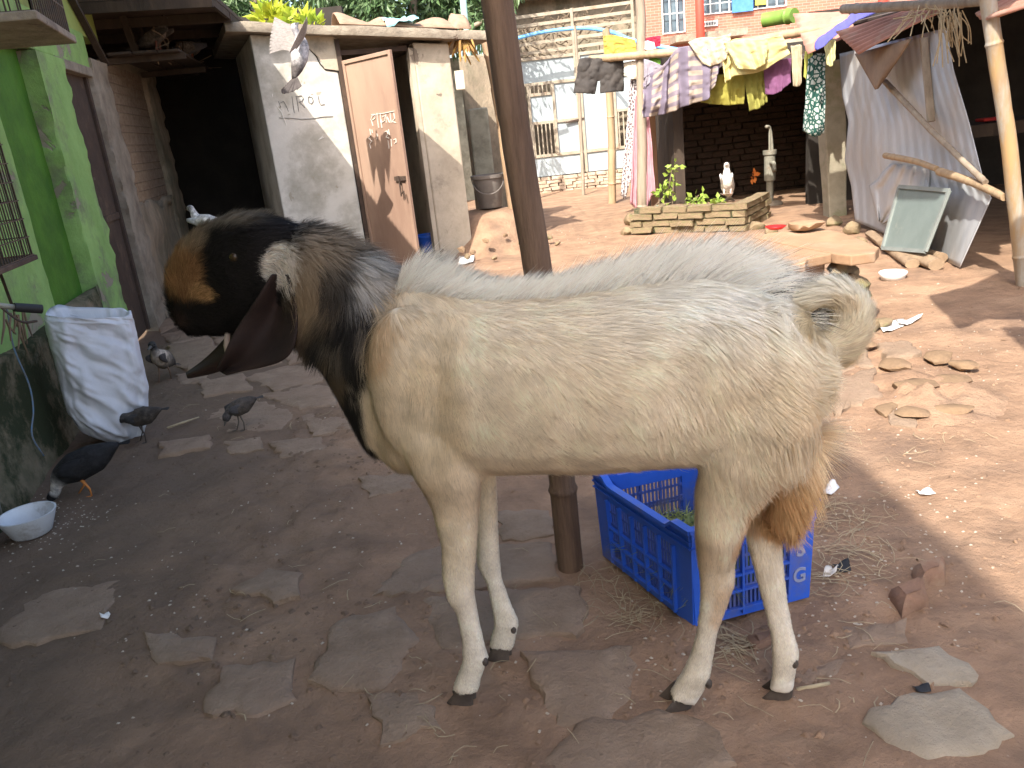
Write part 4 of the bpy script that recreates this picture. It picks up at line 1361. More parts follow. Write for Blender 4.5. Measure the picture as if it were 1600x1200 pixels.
cp = MB()
tp = V(1296, 95, cpb[1])
rs = []
for k, t in enumerate(np.linspace(0, 1, 14)):
    c = np.array((cpb[0], cpb[1], -.05)) * (1 - t) + tp * t
    w = .105 + .012 * fbm(np.array([[t * 4, 1, 2]]), 2, 4)[0]
    rs.append([c + np.array((a * w, b_ * w, 0)) for a, b_ in ((-1, -.9), (1, -1), (1, 1), (-1, 1))])
tag(cp.rings(rs).build('concrete_post', mat('mossy_concrete', (0.36, 0.32, 0.24), (0.27, 0.24, 0.175), rough=0.93, scale=6, bump=.5, c3=(0.2, 0.22, 0.1), s3=1.5, t3=(.5, .68)), None, bevel=.015), 'square weathered concrete post between the wash place and the tin wall', 'post')
for k, (x, y, w) in enumerate([(1300, 352, 34), (1285, 368, 26), (1330, 365, 36), (1345, 380, 26)]):
    p = G(x, y)
    s = w * mpp(p) * .55
    tag(rock('base_stone', (p[0], p[1], -.03), s, None, m_obrick, seed=90 + k), ['mossy stone at the foot of the concrete post', 'flat stone just behind the stone platform', 'rough block wedged under the edge of the tin wall', 'small block below the leaning grey board'][k], 'stone')

# ------------------------------------------------------------------ washing
def cl(name, tops, bots, m, label, fold=.02, nf=6, seed=0, nu=44, nv=26, cat='cloth', dy=0, solid=.004, group=None):
    P = cloth_sheet([V(x, y, YL(x) + dy) for x, y in tops], [V(x, y, YL(x) + dy) for x, y in bots], nu, nv, fold, nf, seed)
    o = MB().sheet(P).build(name, m, None, smooth=True, solid=solid)
    return tag(o, label, cat, group)
def cmat(name, c1, c2, s=9, bump=.2, **k):
    return mat(name, c1, c2, rough=.9, scale=s, bump=bump, trans=.12, **k)
def plaid(name, base, a, b, sx, sy):
    m = bpy.data.materials.new(name)
    m.use_nodes = True
    nt = m.node_tree
    L = nt.links
    bs = nt.nodes['Principled BSDF']
    bs.inputs['Roughness'].default_value = .9
    at = nd(nt, 'ShaderNodeUVMap')
    sp = nd(nt, 'ShaderNodeSeparateXYZ')
    L.new(at.outputs[0], sp.inputs[0])
    prev = None
    for ch, fr, col, duty in ((0, sx, a, .25), (1, sy, b, .1)):
        mu = nd(nt, 'ShaderNodeMath', operation='MULTIPLY')
        mu.inputs[1].default_value = fr * 6.283
        L.new(sp.outputs[ch], mu.inputs[0])
        si = nd(nt, 'ShaderNodeMath', operation='SINE')
        L.new(mu.outputs[0], si.inputs[0])
        mr = nd(nt, 'ShaderNodeMapRange')
        mr.inputs[1].default_value, mr.inputs[2].default_value = duty - .15, duty + .15
        mr.inputs[4].default_value = .8
        L.new(si.outputs[0], mr.inputs[0])
        mx = nd(nt, 'ShaderNodeMix', data_type='RGBA')
        L.new(mr.outputs[0], mx.inputs[0])
        if prev is None:
            mx.inputs[6].default_value = (*base, 1)
        else:
            L.new(prev, mx.inputs[6])
        mx.inputs[7].default_value = (*col, 1)
        prev = mx.outputs[2]
    L.new(prev, bs.inputs['Base Color'])
    return m
def sheet_uv(o, nu, nv):
    me = o.data
    uv = me.uv_layers.new(name='UVMap')
    idx = np.empty(len(me.loops), np.int32)
    me.loops.foreach_get('vertex_index', idx)
    uvs = np.stack([(idx % nu) / (nu - 1), (idx // nu) / (nv - 1)], 1)
    uv.data.foreach_set('uv', uvs.astype(np.float32).ravel())
# dark shorts with two legs
P = []
yy = YL(935) - .05
for v in np.linspace(0, 1, 26):
    row = []
    for u in np.linspace(0, 1, 46):
        tx, ty = 905 + 68 * u, 93 - 6 * u
        if u < .5:
            bx_, by_ = 897 + (930 - 897) * (u / .5), 145 + 2 * (u / .5)
        else:
            bx_, by_ = 937 + (974 - 937) * ((u - .5) / .5), 146 - 4 * ((u - .5) / .5)
        bulge = .035 * math.sin(v * 2.2) * (abs(math.sin(u * 2 * math.pi)) ** .7)
        p = V(tx, ty, yy) * (1 - v) + V(bx_, by_, yy) * v
        g_ = fbm(np.array([[u * 7, v * 5, 0]]), 3, 6)[0]
        row.append(p + np.array((0, -bulge - .02 * g_, .012 * math.sin(u * 9) * (v < .1))))
    P.append(row)
P = np.array(P)
kk = int(46 * .5)
fs = [(j * 46 + i, j * 46 + i + 1, (j + 1) * 46 + i + 1, (j + 1) * 46 + i) for j in range(25) for i in range(45) if not (i == kk - 1 and j > 15)]
tag(MB().add(P.reshape(-1, 3), fs).build('shorts', cmat('charcoal_cloth', (.075, .066, .06), (.05, .045, .042)), None, smooth=True, solid=.03), 'charcoal shorts hanging from the clothes pole in front of the gate', 'shorts')
o = cl('lungi', [(1006, 122), (1040, 98), (1062, 74), (1100, 74), (1128, 88)], [(1002, 183), (1030, 182), (1064, 170), (1100, 156), (1118, 130)], plaid('checked_cloth', (.33, .27, .22), (.10, .085, .15), (.15, .125, .17), 4.2, 6.0), 'big purple and beige checked cloth bundled on the clothes pole', .05, 6, 3, 60, 40, dy=-.06)
sheet_uv(o, 60, 40)
cl('cream_towel', [(1075, 66), (1095, 58), (1120, 58), (1142, 52)], [(1098, 100), (1112, 104), (1130, 96), (1140, 80)], cmat('cream_cloth', (.56, .48, .34), (.46, .39, .27)), 'cream towel folded over the pole beside the checked cloth', .022, 4, 5, dy=-.10)
cl('yellow_cloth', [(1126, 70), (1150, 60), (1185, 60), (1222, 55)], [(1132, 131), (1150, 118), (1190, 112), (1234, 84)], cmat('pale_yellow_cloth', (.60, .53, .25), (.52, .45, .2)), 'big pale yellow cloth draped over the clothes pole', .03, 4, 8, dy=-.08)
cl('yellow_cloth', [(1130, 66), (1160, 62), (1200, 62)], [(1152, 108), (1182, 108), (1198, 96)], MATS['pale_yellow_cloth'], 'short upper fold of pale yellow cloth lying over the pole', .02, 3, 18, dy=-.16)
cl('olive_cloth', [(1095, 120), (1130, 115), (1165, 110)], [(1095, 160), (1130, 164), (1163, 163)], cmat('olive_cloth', (.36, .33, .07), (.28, .25, .05)), 'dull olive cloth hanging behind the yellow one', .02, 5, 11, dy=.12)
cl('olive_scarf', [(1160, 112), (1178, 110), (1198, 106)], [(1172, 175), (1186, 168), (1200, 158)], cmat('olive_cloth_dark', (.30, .29, .07), (.22, .21, .05)), 'pointed olive green scarf hanging lowest on the pole', .02, 4, 14, dy=.10)
cl('purple_cloth', [(1192, 100), (1215, 95), (1236, 90)], [(1196, 148), (1215, 146), (1236, 128)], cmat('purple_cloth', (.22, .09, .19), (.17, .07, .15)), 'plum purple cloth hanging under the yellow one', .012, 3, 17, dy=.06)
cl('cream_cloth', [(1236, 72), (1247, 70), (1254, 70)], [(1238, 134), (1248, 136), (1252, 128)], cmat('dirty_cream_cloth', (.55, .47, .33), (.42, .35, .24)), 'narrow dirty cream cloth at the right end of the pole', .015, 3, 19, dy=.02)
def spotted(name, base, spot, scale, thr):
    m = bpy.data.materials.new(name)
    m.use_nodes = True
    nt = m.node_tree
    bs = nt.nodes['Principled BSDF']
    bs.inputs['Roughness'].default_value = .9
    tc = nd(nt, 'ShaderNodeTexCoord')
    vo = nd(nt, 'ShaderNodeTexVoronoi', feature='DISTANCE_TO_EDGE')
    vo.inputs['Scale'].default_value = scale
    nt.links.new(tc.outputs['Object'], vo.inputs['Vector'])
    mr = nd(nt, 'ShaderNodeMapRange')
    mr.inputs[1].default_value, mr.inputs[2].default_value = thr, thr + .03
    nt.links.new(vo.outputs['Distance'], mr.inputs[0])
    mx = nd(nt, 'ShaderNodeMix', data_type='RGBA')
    nt.links.new(mr.outputs[0], mx.inputs[0])
    mx.inputs[6].default_value = (*base, 1)
    mx.inputs[7].default_value = (*spot, 1)
    nt.links.new(mx.outputs[2], bs.inputs['Base Color'])
    return m
cl('printed_cloth', [(1262, 92), (1275, 84), (1290, 84)], [(1256, 205), (1272, 214), (1288, 208)], spotted('green_print', (.012, .07, .055), (.42, .47, .44), 22, .13), 'dark green cloth with white leaf print hanging by the concrete post', .02, 4, 21, dy=-.05)
cl('lime_rag', [(1258, 80), (1264, 78), (1270, 78)], [(1256, 120), (1262, 126), (1270, 118)], cmat('lime_cloth', (.48, .50, .12), (.38, .4, .08)), 'small lime rag beside the green printed cloth', .01, 3, 22, dy=-.02)
cl('yellow_rag', [(1288, 66), (1296, 62), (1305, 60)], [(1292, 101), (1298, 104), (1304, 92)], cmat('lemon_cloth', (.72, .70, .36), (.6, .58, .28)), 'lemon yellow rag hanging from the tin roof corner', .012, 3, 23, dy=-.35)
P = []
yr = YL(1320) - .3
pth = smooth_path([V(x, y, yr) for x, y in ((1282, 68), (1300, 52), (1322, 38), (1340, 22), (1368, 14))], 8)
rs = []
for k, p in enumerate(pth):
    r0 = .062 + .02 * vnoise(np.array([[k * .22, 3.0, 0]]), 6)[0]
    rs.append([p + np.array((math.cos(t) * r0 * .9, math.sin(t) * r0 * .5, (math.sin(t) * .9 + math.cos(t) * .4) * r0)) * (1 + .25 * vnoise(np.array([[k * .15 + t * .6, t * 1.3, 0]]), 3)[0]) for t in np.linspace(0, 2 * math.pi, 18, endpoint=False)])
tag(MB().rings(rs).build('blue_cloth', cmat('indigo_cloth', (.12, .12, .40), (.09, .09, .32)), None, smooth=True), 'twisted indigo blue cloth thrown over the rusty tin roof', 'cloth')
cl('striped_cloth', [(942, 56), (960, 55), (992, 62)], [(944, 84), (962, 86), (996, 80)], plaid('mustard_stripe', (.50, .36, .06), (.17, .10, .03), (.45, .33, .06), 3, .2), 'mustard and brown striped cloth behind the bamboo post', .015, 3, 24, dy=.6)
sheet_uv(bpy.data.objects['striped_cloth'], 44, 26)
cl('white_cloth', [(975, 98), (990, 95), (1000, 96)], [(976, 118), (990, 124), (1000, 122)], cmat('off_white_cloth', (.7, .62, .5), (.6, .52, .4)), 'small off white cloth between the shorts and the bamboo post', .012, 2, 25, dy=.05)
cl('red_cloth', [(1008, 60), (1020, 57), (1032, 56)], [(1010, 72), (1022, 74), (1032, 72)], cmat('crimson_cloth', (.55, .03, .06), (.45, .02, .05)), 'small crimson cloth tied to the post near the hose', .01, 2, 26, dy=.1)
cl('white_rag', [(1004, 66), (1012, 64), (1022, 66)], [(1004, 76), (1014, 78), (1024, 76)], cmat('white_rag', (.75, .75, .76), (.6, .62, .66)), 'white rag just under the crimson cloth', .01, 2, 27, dy=.05)
cl('pink_cloth', [(992, 150), (1003, 146), (1012, 150)], [(984, 318), (1004, 330), (1024, 300)], cmat('pink_cloth', (.56, .30, .33), (.45, .23, .27)), 'long dusty pink cloth hanging round the bamboo post', .03, 4, 28, dy=.09)
cl('printed_shawl', [(988, 92), (993, 90), (998, 90)], [(970, 305), (978, 308), (992, 250)], spotted('white_print', (.62, .58, .56), (.12, .08, .09), 26, .14), 'long white shawl with dark speckled print beside the pink cloth', .02, 3, 29, dy=.14)
cl('grey_net', [(1006, 92), (1020, 96), (1038, 104)], [(1006, 140), (1014, 130), (1034, 112)], cmat('grey_net', (.32, .29, .33), (.24, .22, .26)), 'grey purple cloth corner tied to the bamboo post', .01, 3, 30, dy=-.04)
cl('green_leaf_rag', [(1014, 92), (1022, 90), (1032, 92)], [(1016, 101), (1024, 103), (1032, 100)], cmat('leaf_green', (.2, .42, .06), (.15, .33, .05)), 'small leaf green rag under the clothes pole', .005, 2, 31, dy=.04)
gb = bamboo('green_bamboo', [V(1192, 32, 9.3), V(1215, 28, 9.2), V(1242, 24, 9.0)], .075, mat('fresh_bamboo', (.17, .29, .05), (.13, .22, .04), rough=.5, bump=.1), node=.5, taper=1)
tag(gb, 'thick length of fresh green bamboo lying at the tin roof end', 'bamboo')

# ------------------------------------------------------------------ tin wall, its roof and the dark shed behind
TA, TB = np.array((3.62, 8.3, 0)), np.array((3.42, 5.85, 0))
TDv = (TB - TA) / np.linalg.norm(TB - TA)
TN = np.array((TDv[1], -TDv[0], 0))
if TN[0] > 0:
    TN = -TN
def TP(x, y, d=0):
    return PL(x, y, TA + TN * d, TN)
shed = thing('tin_shed', 'grey corrugated tin shed with rusty tin roof and dark open side', 'shed', (3.9, 6.8, 0))
m_tin = mat('weathered_tin', (0.56, 0.58, 0.60), (0.43, 0.45, 0.47), rough=.55, scale=3, bump=.15, bscale=30, c3=(0.40, 0.33, 0.26), s3=1.1, t3=(.5, .72), stretch=(1, 1, .35), metal=.25, spec=.4)
def outline_sheet(edgeL, edgeR, conv, nu, nv, wave):
    """edgeL/R: photo polylines top->bottom"""
    def samp(e, n):
        e = np.array(e, float)
        s = np.r_[0, np.cumsum(np.linalg.norm(np.diff(e, axis=0), axis=1))]
        t = np.linspace(0, s[-1], n)
        return np.stack([np.interp(t, s, e[:, 0]), np.interp(t, s, e[:, 1])], 1)
    l, r = samp(edgeL, nv), samp(edgeR, nv)
    P = []
    for j in range(nv):
        row = []
        for i in range(nu):
            u = i / (nu - 1)
            q = l[j] * (1 - u) + r[j] * u
            row.append(conv(q[0], q[1], wave(u, j / (nv - 1))))
        P.append(row)
    return P
wv = lambda u, v: .0038 * math.sin(u * 15 * 2 * math.pi) + .03 * vnoise(np.array([[u * 4, v * 4, 0]]), 3)[0] + (.10 * max(0, u - .8) * 5 * max(0, v - .45) * 2)
P = outline_sheet([(1312, 84), (1316, 150), (1326, 190), (1320, 250), (1330, 290), (1336, 345)], [(1478, 44), (1490, 110), (1514, 190), (1535, 275), (1549, 310), (1530, 352), (1500, 418)], lambda x, y, d: TP(x, y, d), 120, 44, wv)
MB().sheet(P).build('tin_wall', m_tin, shed, smooth=True, solid=.004)
# a second, torn sheet low on the wall
wv2 = lambda u, v: .02 + .012 * math.sin(u * 4 * 2 * math.pi)
P = outline_sheet([(1392, 256), (1378, 270), (1370, 282), (1358, 290), (1372, 345)], [(1452, 262), (1452, 300), (1450, 330), (1440, 350), (1385, 352)], lambda x, y, d: TP(x, y, d), 50, 14, wv2)
MB().sheet(P).build('tin_patch', m_tin, shed, smooth=True, solid=.004)
bamboo('brace', [TP(1383, 128, .09), TP(1460, 208, .10), TP(1540, 285, .12)], .024, m_bamboog, shed, node=.3)
bamboo('brace', [TP(1383, 243, .09), TP(1430, 252, .10), TP(1464, 264, .11)], .026, m_bamboo, shed, node=.3)
bamboo('brace', [TP(1468, 268, .10), TP(1520, 285, .11), TP(1570, 308, .13)], .03, m_bamboo, shed, node=.3)
MB().bar(TP(1443, 60, .05), TP(1455, 190, .05), .05, .03).build('stud', m_bamboog, shed)
# roof sheets over the tin wall (four corners each, waves across)
def roof_sheet(A1, B1, A2, B2, waves, amp=.016, material=None):
    A1, B1, A2, B2 = (np.asarray(k, float) for k in (A1, B1, A2, B2))
    nrm = np.cross(B1 - A1, A2 - A1)
    nrm /= np.linalg.norm(nrm)
    P = []
    for v in np.linspace(0, 1, 8):
        row = []
        for u in np.linspace(0, 1, waves * 8 + 1):
            a, b = A1 * (1 - u) + A2 * u, B1 * (1 - u) + B2 * u
            p = a * (1 - v) + b * v
            row.append(p + nrm * (amp * math.sin(u * waves * 2 * math.pi) + .012 * vnoise(np.array([[u * 4, v * 4, A1[0]]]), 4)[0]))
        P.append(row)
    return MB().sheet(P).build('roof_sheet', material or m_tinr, shed, smooth=True, solid=.003)
roof_sheet(V(1306, 50, 7.7), V(1452, 4, 6.9), V(1342, 86, 7.0), V(1470, 18, 6.2), 7)
roof_sheet(V(1239, 22, 8.9), V(1324, 17, 8.6), V(1262, 86, 8.2), V(1338, 52, 8.0), 7)
roof_sheet(V(1524, 22, 5.5), V(1640, -40, 5.2), V(1542, 33, 5.0), V(1640, 2, 4.6), 5, .02)
# inner roof, back walls
mb = MB().add([(3.5, 4.0, 1.83), (8.5, 4.0, 2.6), (8.5, 10.2, 2.6), (3.75, 10.2, 1.95)], [(0, 1, 2, 3)])
mb.build('inner_roof', m_tinbrown, shed, solid=.02)
MB().box(3.9, 8.5, 10.0, 10.1, -.05, 2.2).build('back_wall', m_shade, shed)
MB().box(8.4, 8.5, 3.5, 10.0, -.05, 2.4).build('end_wall', m_shade, shed)
bamboo('roof_beam', [V(1318, 14, 7.4), V(1400, 10, 6.7), V(1500, 4, 6.0), V(1620, -8, 5.2)], .04, m_bamboog, shed)
# brown flap inside the eave, its brown also standing for shade on the tin
P = outline_sheet([(1336, 84), (1352, 112), (1368, 140)], [(1425, 60), (1405, 92), (1372, 138)], lambda x, y, d: TP(x, y, d), 12, 10, lambda u, v: .16 + .05 * math.sin(u * 3) + .05 * v)
MB().sheet(P).build('eave_flap', mat('brown_board', (.27, .19, .13), (.20, .14, .10), bump=.2), shed, smooth=True, solid=.008)
mb = MB()
m_straw = mat('straw', (0.42, 0.34, 0.21), (0.30, 0.23, 0.14), rough=.8, scale=20, bump=0)
for k in range(34):
    x0_ = rng.uniform(1468, 1505)
    p = V(x0_, rng.uniform(10, 28), 5.9)
    e = V(x0_ + rng.uniform(-14, 18), rng.uniform(45, 108), 5.85 + rng.uniform(-.15, .15))
    mid = (p + e) / 2 + rng.uniform(-.03, .03, 3)
    mb.tube(smooth_path([p, mid, e], 3), .004, 4)
for k in range(22):
    p = V(rng.uniform(1425, 1465), rng.uniform(5, 25), 6.0)
    mb.tube([p, p + np.array((rng.uniform(-.2, .1), rng.uniform(-.1, .1), rng.uniform(-.22, .02)))], .004, 4)
tag(mb.build('thatch', m_straw, shed), None, None, None, 'stuff')
rb0 = G(1603, 446)
t1 = bamboo('bamboo_post', [rb0 + np.array((0, 0, -.05)), V(1578, 240, rb0[1]), V(1547, 20, rb0[1]), V(1540, -40, rb0[1])], .048, mat('stained_bamboo', (.38, .25, .12), (.27, .20, .13), rough=.5, scale=3, bump=.25, stretch=(3, 3, .5), c3=(.33, .31, .27), s3=1.6, t3=(.48, .6), spec=.4), node=.42, taper=.95)
tag(t1, 'stout yellowish bamboo post holding up the rusty roof by the dark doorway', 'post')
rb = V(1555, 215, 7.6)
tag(MB().box(rb[0] - .12, rb[0] + .14, 7.6, 7.75, 0.9, rb[2] + .18).build('red_bundle', mat('red_cloth', (.5, .04, .03), (.4, .03, .03), bump=.3), None, bevel=.04), 'red cloth bundle inside the dark shed behind the bamboo post', 'bundle')
tb = MB().box(rb[0] - 1.0, rb[0] + 1.2, 7.45, 8.2, .78, .89)
for a in (-.9, 1.05):
    tb.box(rb[0] + a, rb[0] + a + .08, 7.55, 7.63, 0, .78)
tag(tb.build('bench', m_darkwood), 'dark wooden bench inside the shed under the red bundle', 'bench')

# leaning grey board in a frame
mbp = [TP(1380, 388, .30), TP(1447, 393, .26), TP(1484, 298, .12), TP(1406, 292, .14)]
board = thing('leaning_board', 'grey green framed board leaning against the tin wall', 'board', (mbp[0] + mbp[1]) / 2)
nb_ = np.cross(mbp[1] - mbp[0], mbp[3] - mbp[0])
nb_ /= np.linalg.norm(nb_)
if nb_ @ (CP - mbp[0]) < 0:
    nb_ = -nb_
m_board = mat('grey_green_board', (.20, .245, .235), (.155, .195, .185), rough=.35, scale=3, bump=.06, c3=(.30, .31, .27), s3=4, t3=(.6, .75), spec=.5)
MB().prism(mbp, -nb_ * .015).build('panel', m_board, board)
mb = MB()
for i in range(4):
    a, b_ = mbp[i], mbp[(i + 1) % 4]
    mb.bar(a + nb_ * .006, b_ + nb_ * .006, .03, .02, up=nb_)
mb.build('rim', mat('grey_trim', (.25, .28, .265), (.19, .21, .2), rough=.5, bump=.1), board)
for k, (a, b_, r_) in enumerate([((1385, 392), (1462, 424), .06), ((1418, 396), (1470, 412), .05), ((1360, 372), (1425, 420), .045)]):
    p, q = G(*a), G(*b_)
    d_ = q - p
    l_ = np.linalg.norm(d_)
    rs = []
    for t in np.linspace(0, 1, 9):
        c = p + d_ * t + ZV * (r_ * .8)
        n_ = np.array((-d_[1], d_[0], 0)) / l_
        rs.append([c + (n_ * math.cos(x) + ZV * math.sin(x) * .8) * r_ * (1 + .2 * vnoise(np.array([[t * 4, x, k]]), 3)[0]) for x in np.linspace(0, 2 * math.pi, 9, endpoint=False)])
    tag(MB().rings(rs).build('log', mat('weathered_log', (.33, .235, .15), (.22, .155, .10), scale=8, bump=.5), None, smooth=True, angle=60), ['split log lying below the leaning board', 'short thick log at the corner of the tin wall', 'pale rough log against the base of the tin wall'][k], 'log')

# ------------------------------------------------------------------ stone platform
PZ = .47
top = [G(x, y, PZ) for x, y in [(1060, 385), (1130, 370), (1200, 364), (1282, 356), (1325, 366), (1374, 386), (1368, 394), (1330, 399), (1262, 404), (1258, 411), (1236, 412), (1100, 432)]]
plat = thing('stone_platform', 'raised platform of clay covered slabs on stone supports behind the goat', 'platform', np.mean(top, axis=0) * np.array((1, 1, 0)))
m_slab = mat('dusty_slab', (.36, .23, .14), (.26, .165, .10), rough=.95, scale=5, bump=.5, bscale=30, c3=(.45, .32, .22), s3=2.5, t3=(.5, .7), spec=.12)
def slabpart(poly, h=.055):
    MB().prism([p - ZV * h for p in poly], ZV * h).build('slab', m_slab, plat, bevel=.008)
mid1, mid2 = G(1205, 374, PZ), G(1330, 395, PZ)
slabpart([top[0], top[1], G(1172, 372, PZ), G(1300, 396, PZ), top[8], top[9], top[10], top[11]])
slabpart([G(1178, 371, PZ), top[2], top[3], top[4], top[5], top[6], top[7], G(1306, 396, PZ)], .06)
rr = [G(1290, 352, PZ + .0), G(1322, 366, PZ)]
rock('stone', G(1256, 362, PZ), .17, plat, m_slab, seed=5, flat=.3)
cor = G(1372, 388, PZ)
b_ = G(1352, 552)
for k, (dx, dy, z, s) in enumerate([(-.16, .10, -.04, .17), (-.05, .02, -.03, .12), (-.15, .08, .12, .14), (-.12, .05, .23, .12), (-.18, .10, .30, .11), (-.02, .16, -.03, .15), (-.05, .18, .12, .14), (-.10, .2, .24, .13), (.06, .08, -.03, .09)]):
    rock('stone', (cor[0] + dx, cor[1] + dy, z), s, plat, m_obrick, seed=120 + k, flat=.62)
fa, fb = G(1236, 412, PZ), G(1368, 394, PZ)
fd = (fb - fa) / np.linalg.norm(fb - fa)
fp_ = np.array((-fd[1], fd[0], 0))
MB().frame_box(np.array((fa[0], fa[1], 0)), fd, fp_, ZV, -.34, np.linalg.norm(fb - fa) - .16, .24, .42, -.03, PZ - .062, .01).build('mud_support', m_clay, plat, bevel=.02)

# ------------------------------------------------------------------ the dark pole and its beam, then unseen things added for shade
CZ = 2.42
m_pole = mat('dark_bamboo', (0.20, 0.125, 0.078), (0.095, 0.057, 0.037), rough=.75, scale=7, bump=.7, bscale=34, stretch=(4, 4, .35), c3=(0.22, 0.14, 0.09), s3=2, t3=(.55, .75), spec=.4)
pb_ = G(893, 884)
pole = bamboo('canopy_pole', [pb_ - ZV * .06, V(866, 640, pb_[1]), V(836, 400, pb_[1] - .01), V(800, 150, pb_[1] - .02), V(778, 0, pb_[1] - .02), V(745, -230, pb_[1] - .02)], .041, m_pole, node=.55, taper=.98, n=16)
tag(pole, 'dark brown bamboo pole standing behind the goat', 'pole')
beam = bamboo('pole_beam', [(-2.35, 2.3, 2.33), (-.8, 2.27, 2.34), (V(745, -230, pb_[1] - .02)[0], pb_[1] - .02, 2.36), (.9, 2.2, 2.37)], .035, m_bamboog)
tag(beam, 'horizontal bamboo beam lashed to the top of the dark pole', 'beam')
# unseen house block added behind the camera, shaped to shade the near yard
nh = thing('shade_house', 'unseen two storey house block added to shade the near yard', 'house', (-4.2, -4.6, 0))
MB().box(-7.2, -1.5, -9.0, -0.55, -0.1, 5.9).build('wall', m_oldwall, nh)
MB().box(-7.3, -1.44, -9.1, -0.5, 5.91, 6.03).build('roof', m_cement, nh)
MB().box(-4.2, -3.2, -0.548, -0.50, 0, 2.0).build('door', m_rust, nh)
mb = MB()
corrugated(mb, (-3.4, -0.49, 2.50), (0, 1, -.12), (1, 0, 0), 2.0, 3.0, nrm=(0, 0, 1))
mb.build('shade_porch', m_tinbrown, nh, smooth=True, solid=.003)  # unseen sheet added to darken the near-left ground
for x in (-6.3, -2.6):
    MB().box(x, x + .8, -0.548, -0.51, 3.6, 4.7).build('window', m_rust, nh)
# unseen sheets added over the right side, outlined from the shadows they cast
aw = thing('shade_sheets', 'unseen tin sheets added to cast shade on the yard and tin wall', 'shade_sheets', (3.0, 3.4, 2.3))
def lifted(pix, h):
    out = []
    for x, y in pix:
        p = G(x, y)
        out.append(p - SUN * (h / -SUN[2]))
    return out
MB().prism(lifted([(1450, 463), (1498, 512), (1541, 499), (1594, 497), (1660, 520), (1690, 430), (1600, 425), (1555, 432), (1518, 448)], 2.3), (0, 0, .01)).build('roof_sheet', m_tinbrown, aw)
MB().prism(lifted([(1563, 511), (1604, 548), (1680, 590), (1680, 505)], 2.32), (0, 0, .01)).build('roof_sheet', m_tinbrown, aw)
MB().add([(2.30, 4.1, 2.66), (3.35, 4.1, 2.70), (3.35, 7.0, 2.70), (2.30, 7.0, 2.66)], [(0, 1, 2, 3)]).build('roof_sheet', m_tinbrown, aw, solid=.01)  # unseen sheet added to keep the tin wall in shade
c0 = lifted([(1500, 480), (1690, 470)], 2.28)
bamboo('rafter', [c0[0], c0[1], c0[1] + np.array((.9, .2, 0))], .03, m_bamboog, aw)
tag(bamboo('shade_sheet_pole', [(c0[1][0] + .8, c0[1][1] + .15, -.05), (c0[1][0] + .8, c0[1][1] + .15, 2.27)], .045, m_bamboog), 'bamboo pole added under the unseen tin sheets at the yard edge', 'pole')

# ------------------------------------------------------------------ the goat
GM = np.array((.13, 1.62, 0))
GD = np.array((.95, -.31, 0))
GD /= np.linalg.norm(GD)
GN = np.array((-GD[1], GD[0], 0))                       # towards the goat's far side
def GP(x, y, off=0.0):
    return PL(x, y, GM + GN * off, GN)
def goat_loft(mb, st, n=22, pw=.85, ends=True):
    rs = []
    for a, b, w, off in st:
        A, B = GP(*a, off), GP(*b, off)
        c, h = (A + B) / 2, (A - B) / 2
        ring = []
        for t in np.linspace(0, 2 * math.pi, n, endpoint=False):
            ct, s_ = math.cos(t), math.sin(t)
            ring.append(c + h * (abs(ct) ** pw * np.sign(ct)) + GN * w * (abs(s_) ** pw * np.sign(s_)))
        rs.append(ring)
    mb.rings(rs)
gb_ = MB()
goat_loft(gb_, [((585, 530), (578, 640), .05, 0), ((605, 472), (594, 698), .09, 0), ((640, 440), (630, 726), .125, 0), ((690, 446), (690, 732), .15, 0), ((770, 458), (770, 728), .168, 0), ((860, 456), (860, 722), .186, 0),
                ((950, 444), (950, 722), .19, 0), ((1040, 430), (1035, 714), .182, 0), ((1110, 426), (1100, 712), .172, 0), ((1170, 438), (1160, 700), .165, 0), ((1220, 462), (1205, 690), .15, 0),
                ((1252, 500), (1238, 670), .115, 0), ((1272, 548), (1262, 640), .06, 0)])
goat_loft(gb_, [((425, 352), (452, 500), .05, 0), ((470, 356), (482, 535), .065, 0), ((520, 375), (520, 585), .078, 0), ((568, 405), (553, 640), .092, 0), ((606, 440), (588, 700), .11, 0), ((652, 455), (640, 720), .12, 0)])
goat_loft(gb_, [((445, 352), (468, 470), .05, 0), ((402, 336), (432, 498), .066, 0), ((357, 340), (405, 514), .065, 0), ((317, 354), (375, 521), .057, 0), ((287, 380), (345, 524), .050, 0), ((269, 416), (322, 522), .043, 0), ((268, 452), (312, 523), .038, 0), ((272, 478), (304, 524), .033, 0), ((282, 498), (300, 520), .022, 0)])
goat_loft(gb_, [((1150, 540), (1262, 560), .05, -.09), ((1112, 640), (1266, 640), .072, -.10), ((1097, 700), (1246, 700), .068, -.098), ((1088, 755), (1205, 750), .055, -.088), ((1087, 800), (1176, 795), .045, -.075), ((1088, 840), (1160, 840), .038, -.06),
                ((1091, 880), (1148, 880), .031, -.05), ((1094, 915), (1149, 911), .029, -.045), ((1093, 945), (1137, 945), .023, -.04), ((1089, 985), (1122, 986), .0195, -.035), ((1079, 1020), (1115, 1026), .021, -.03),
                ((1068, 1045), (1110, 1057), .024, -.028), ((1053, 1068), (1098, 1084), .021, -.024), ((1044, 1084), (1088, 1100), .022, -.024)], 14)
goat_loft(gb_, [((1150, 680), (1270, 680), .06, .09), ((1163, 780), (1236, 770), .05, .08), ((1166, 840), (1222, 835), .036, .06), ((1176, 880), (1223, 872), .029, .05), ((1191, 940), (1230, 935), .020, .045), ((1203, 990), (1240, 985), .0185, .04),
                ((1206, 1025), (1250, 1020), .023, .04), ((1206, 1052), (1243, 1054), .0195, .04), ((1200, 1076), (1241, 1078), .021, .04)], 14)
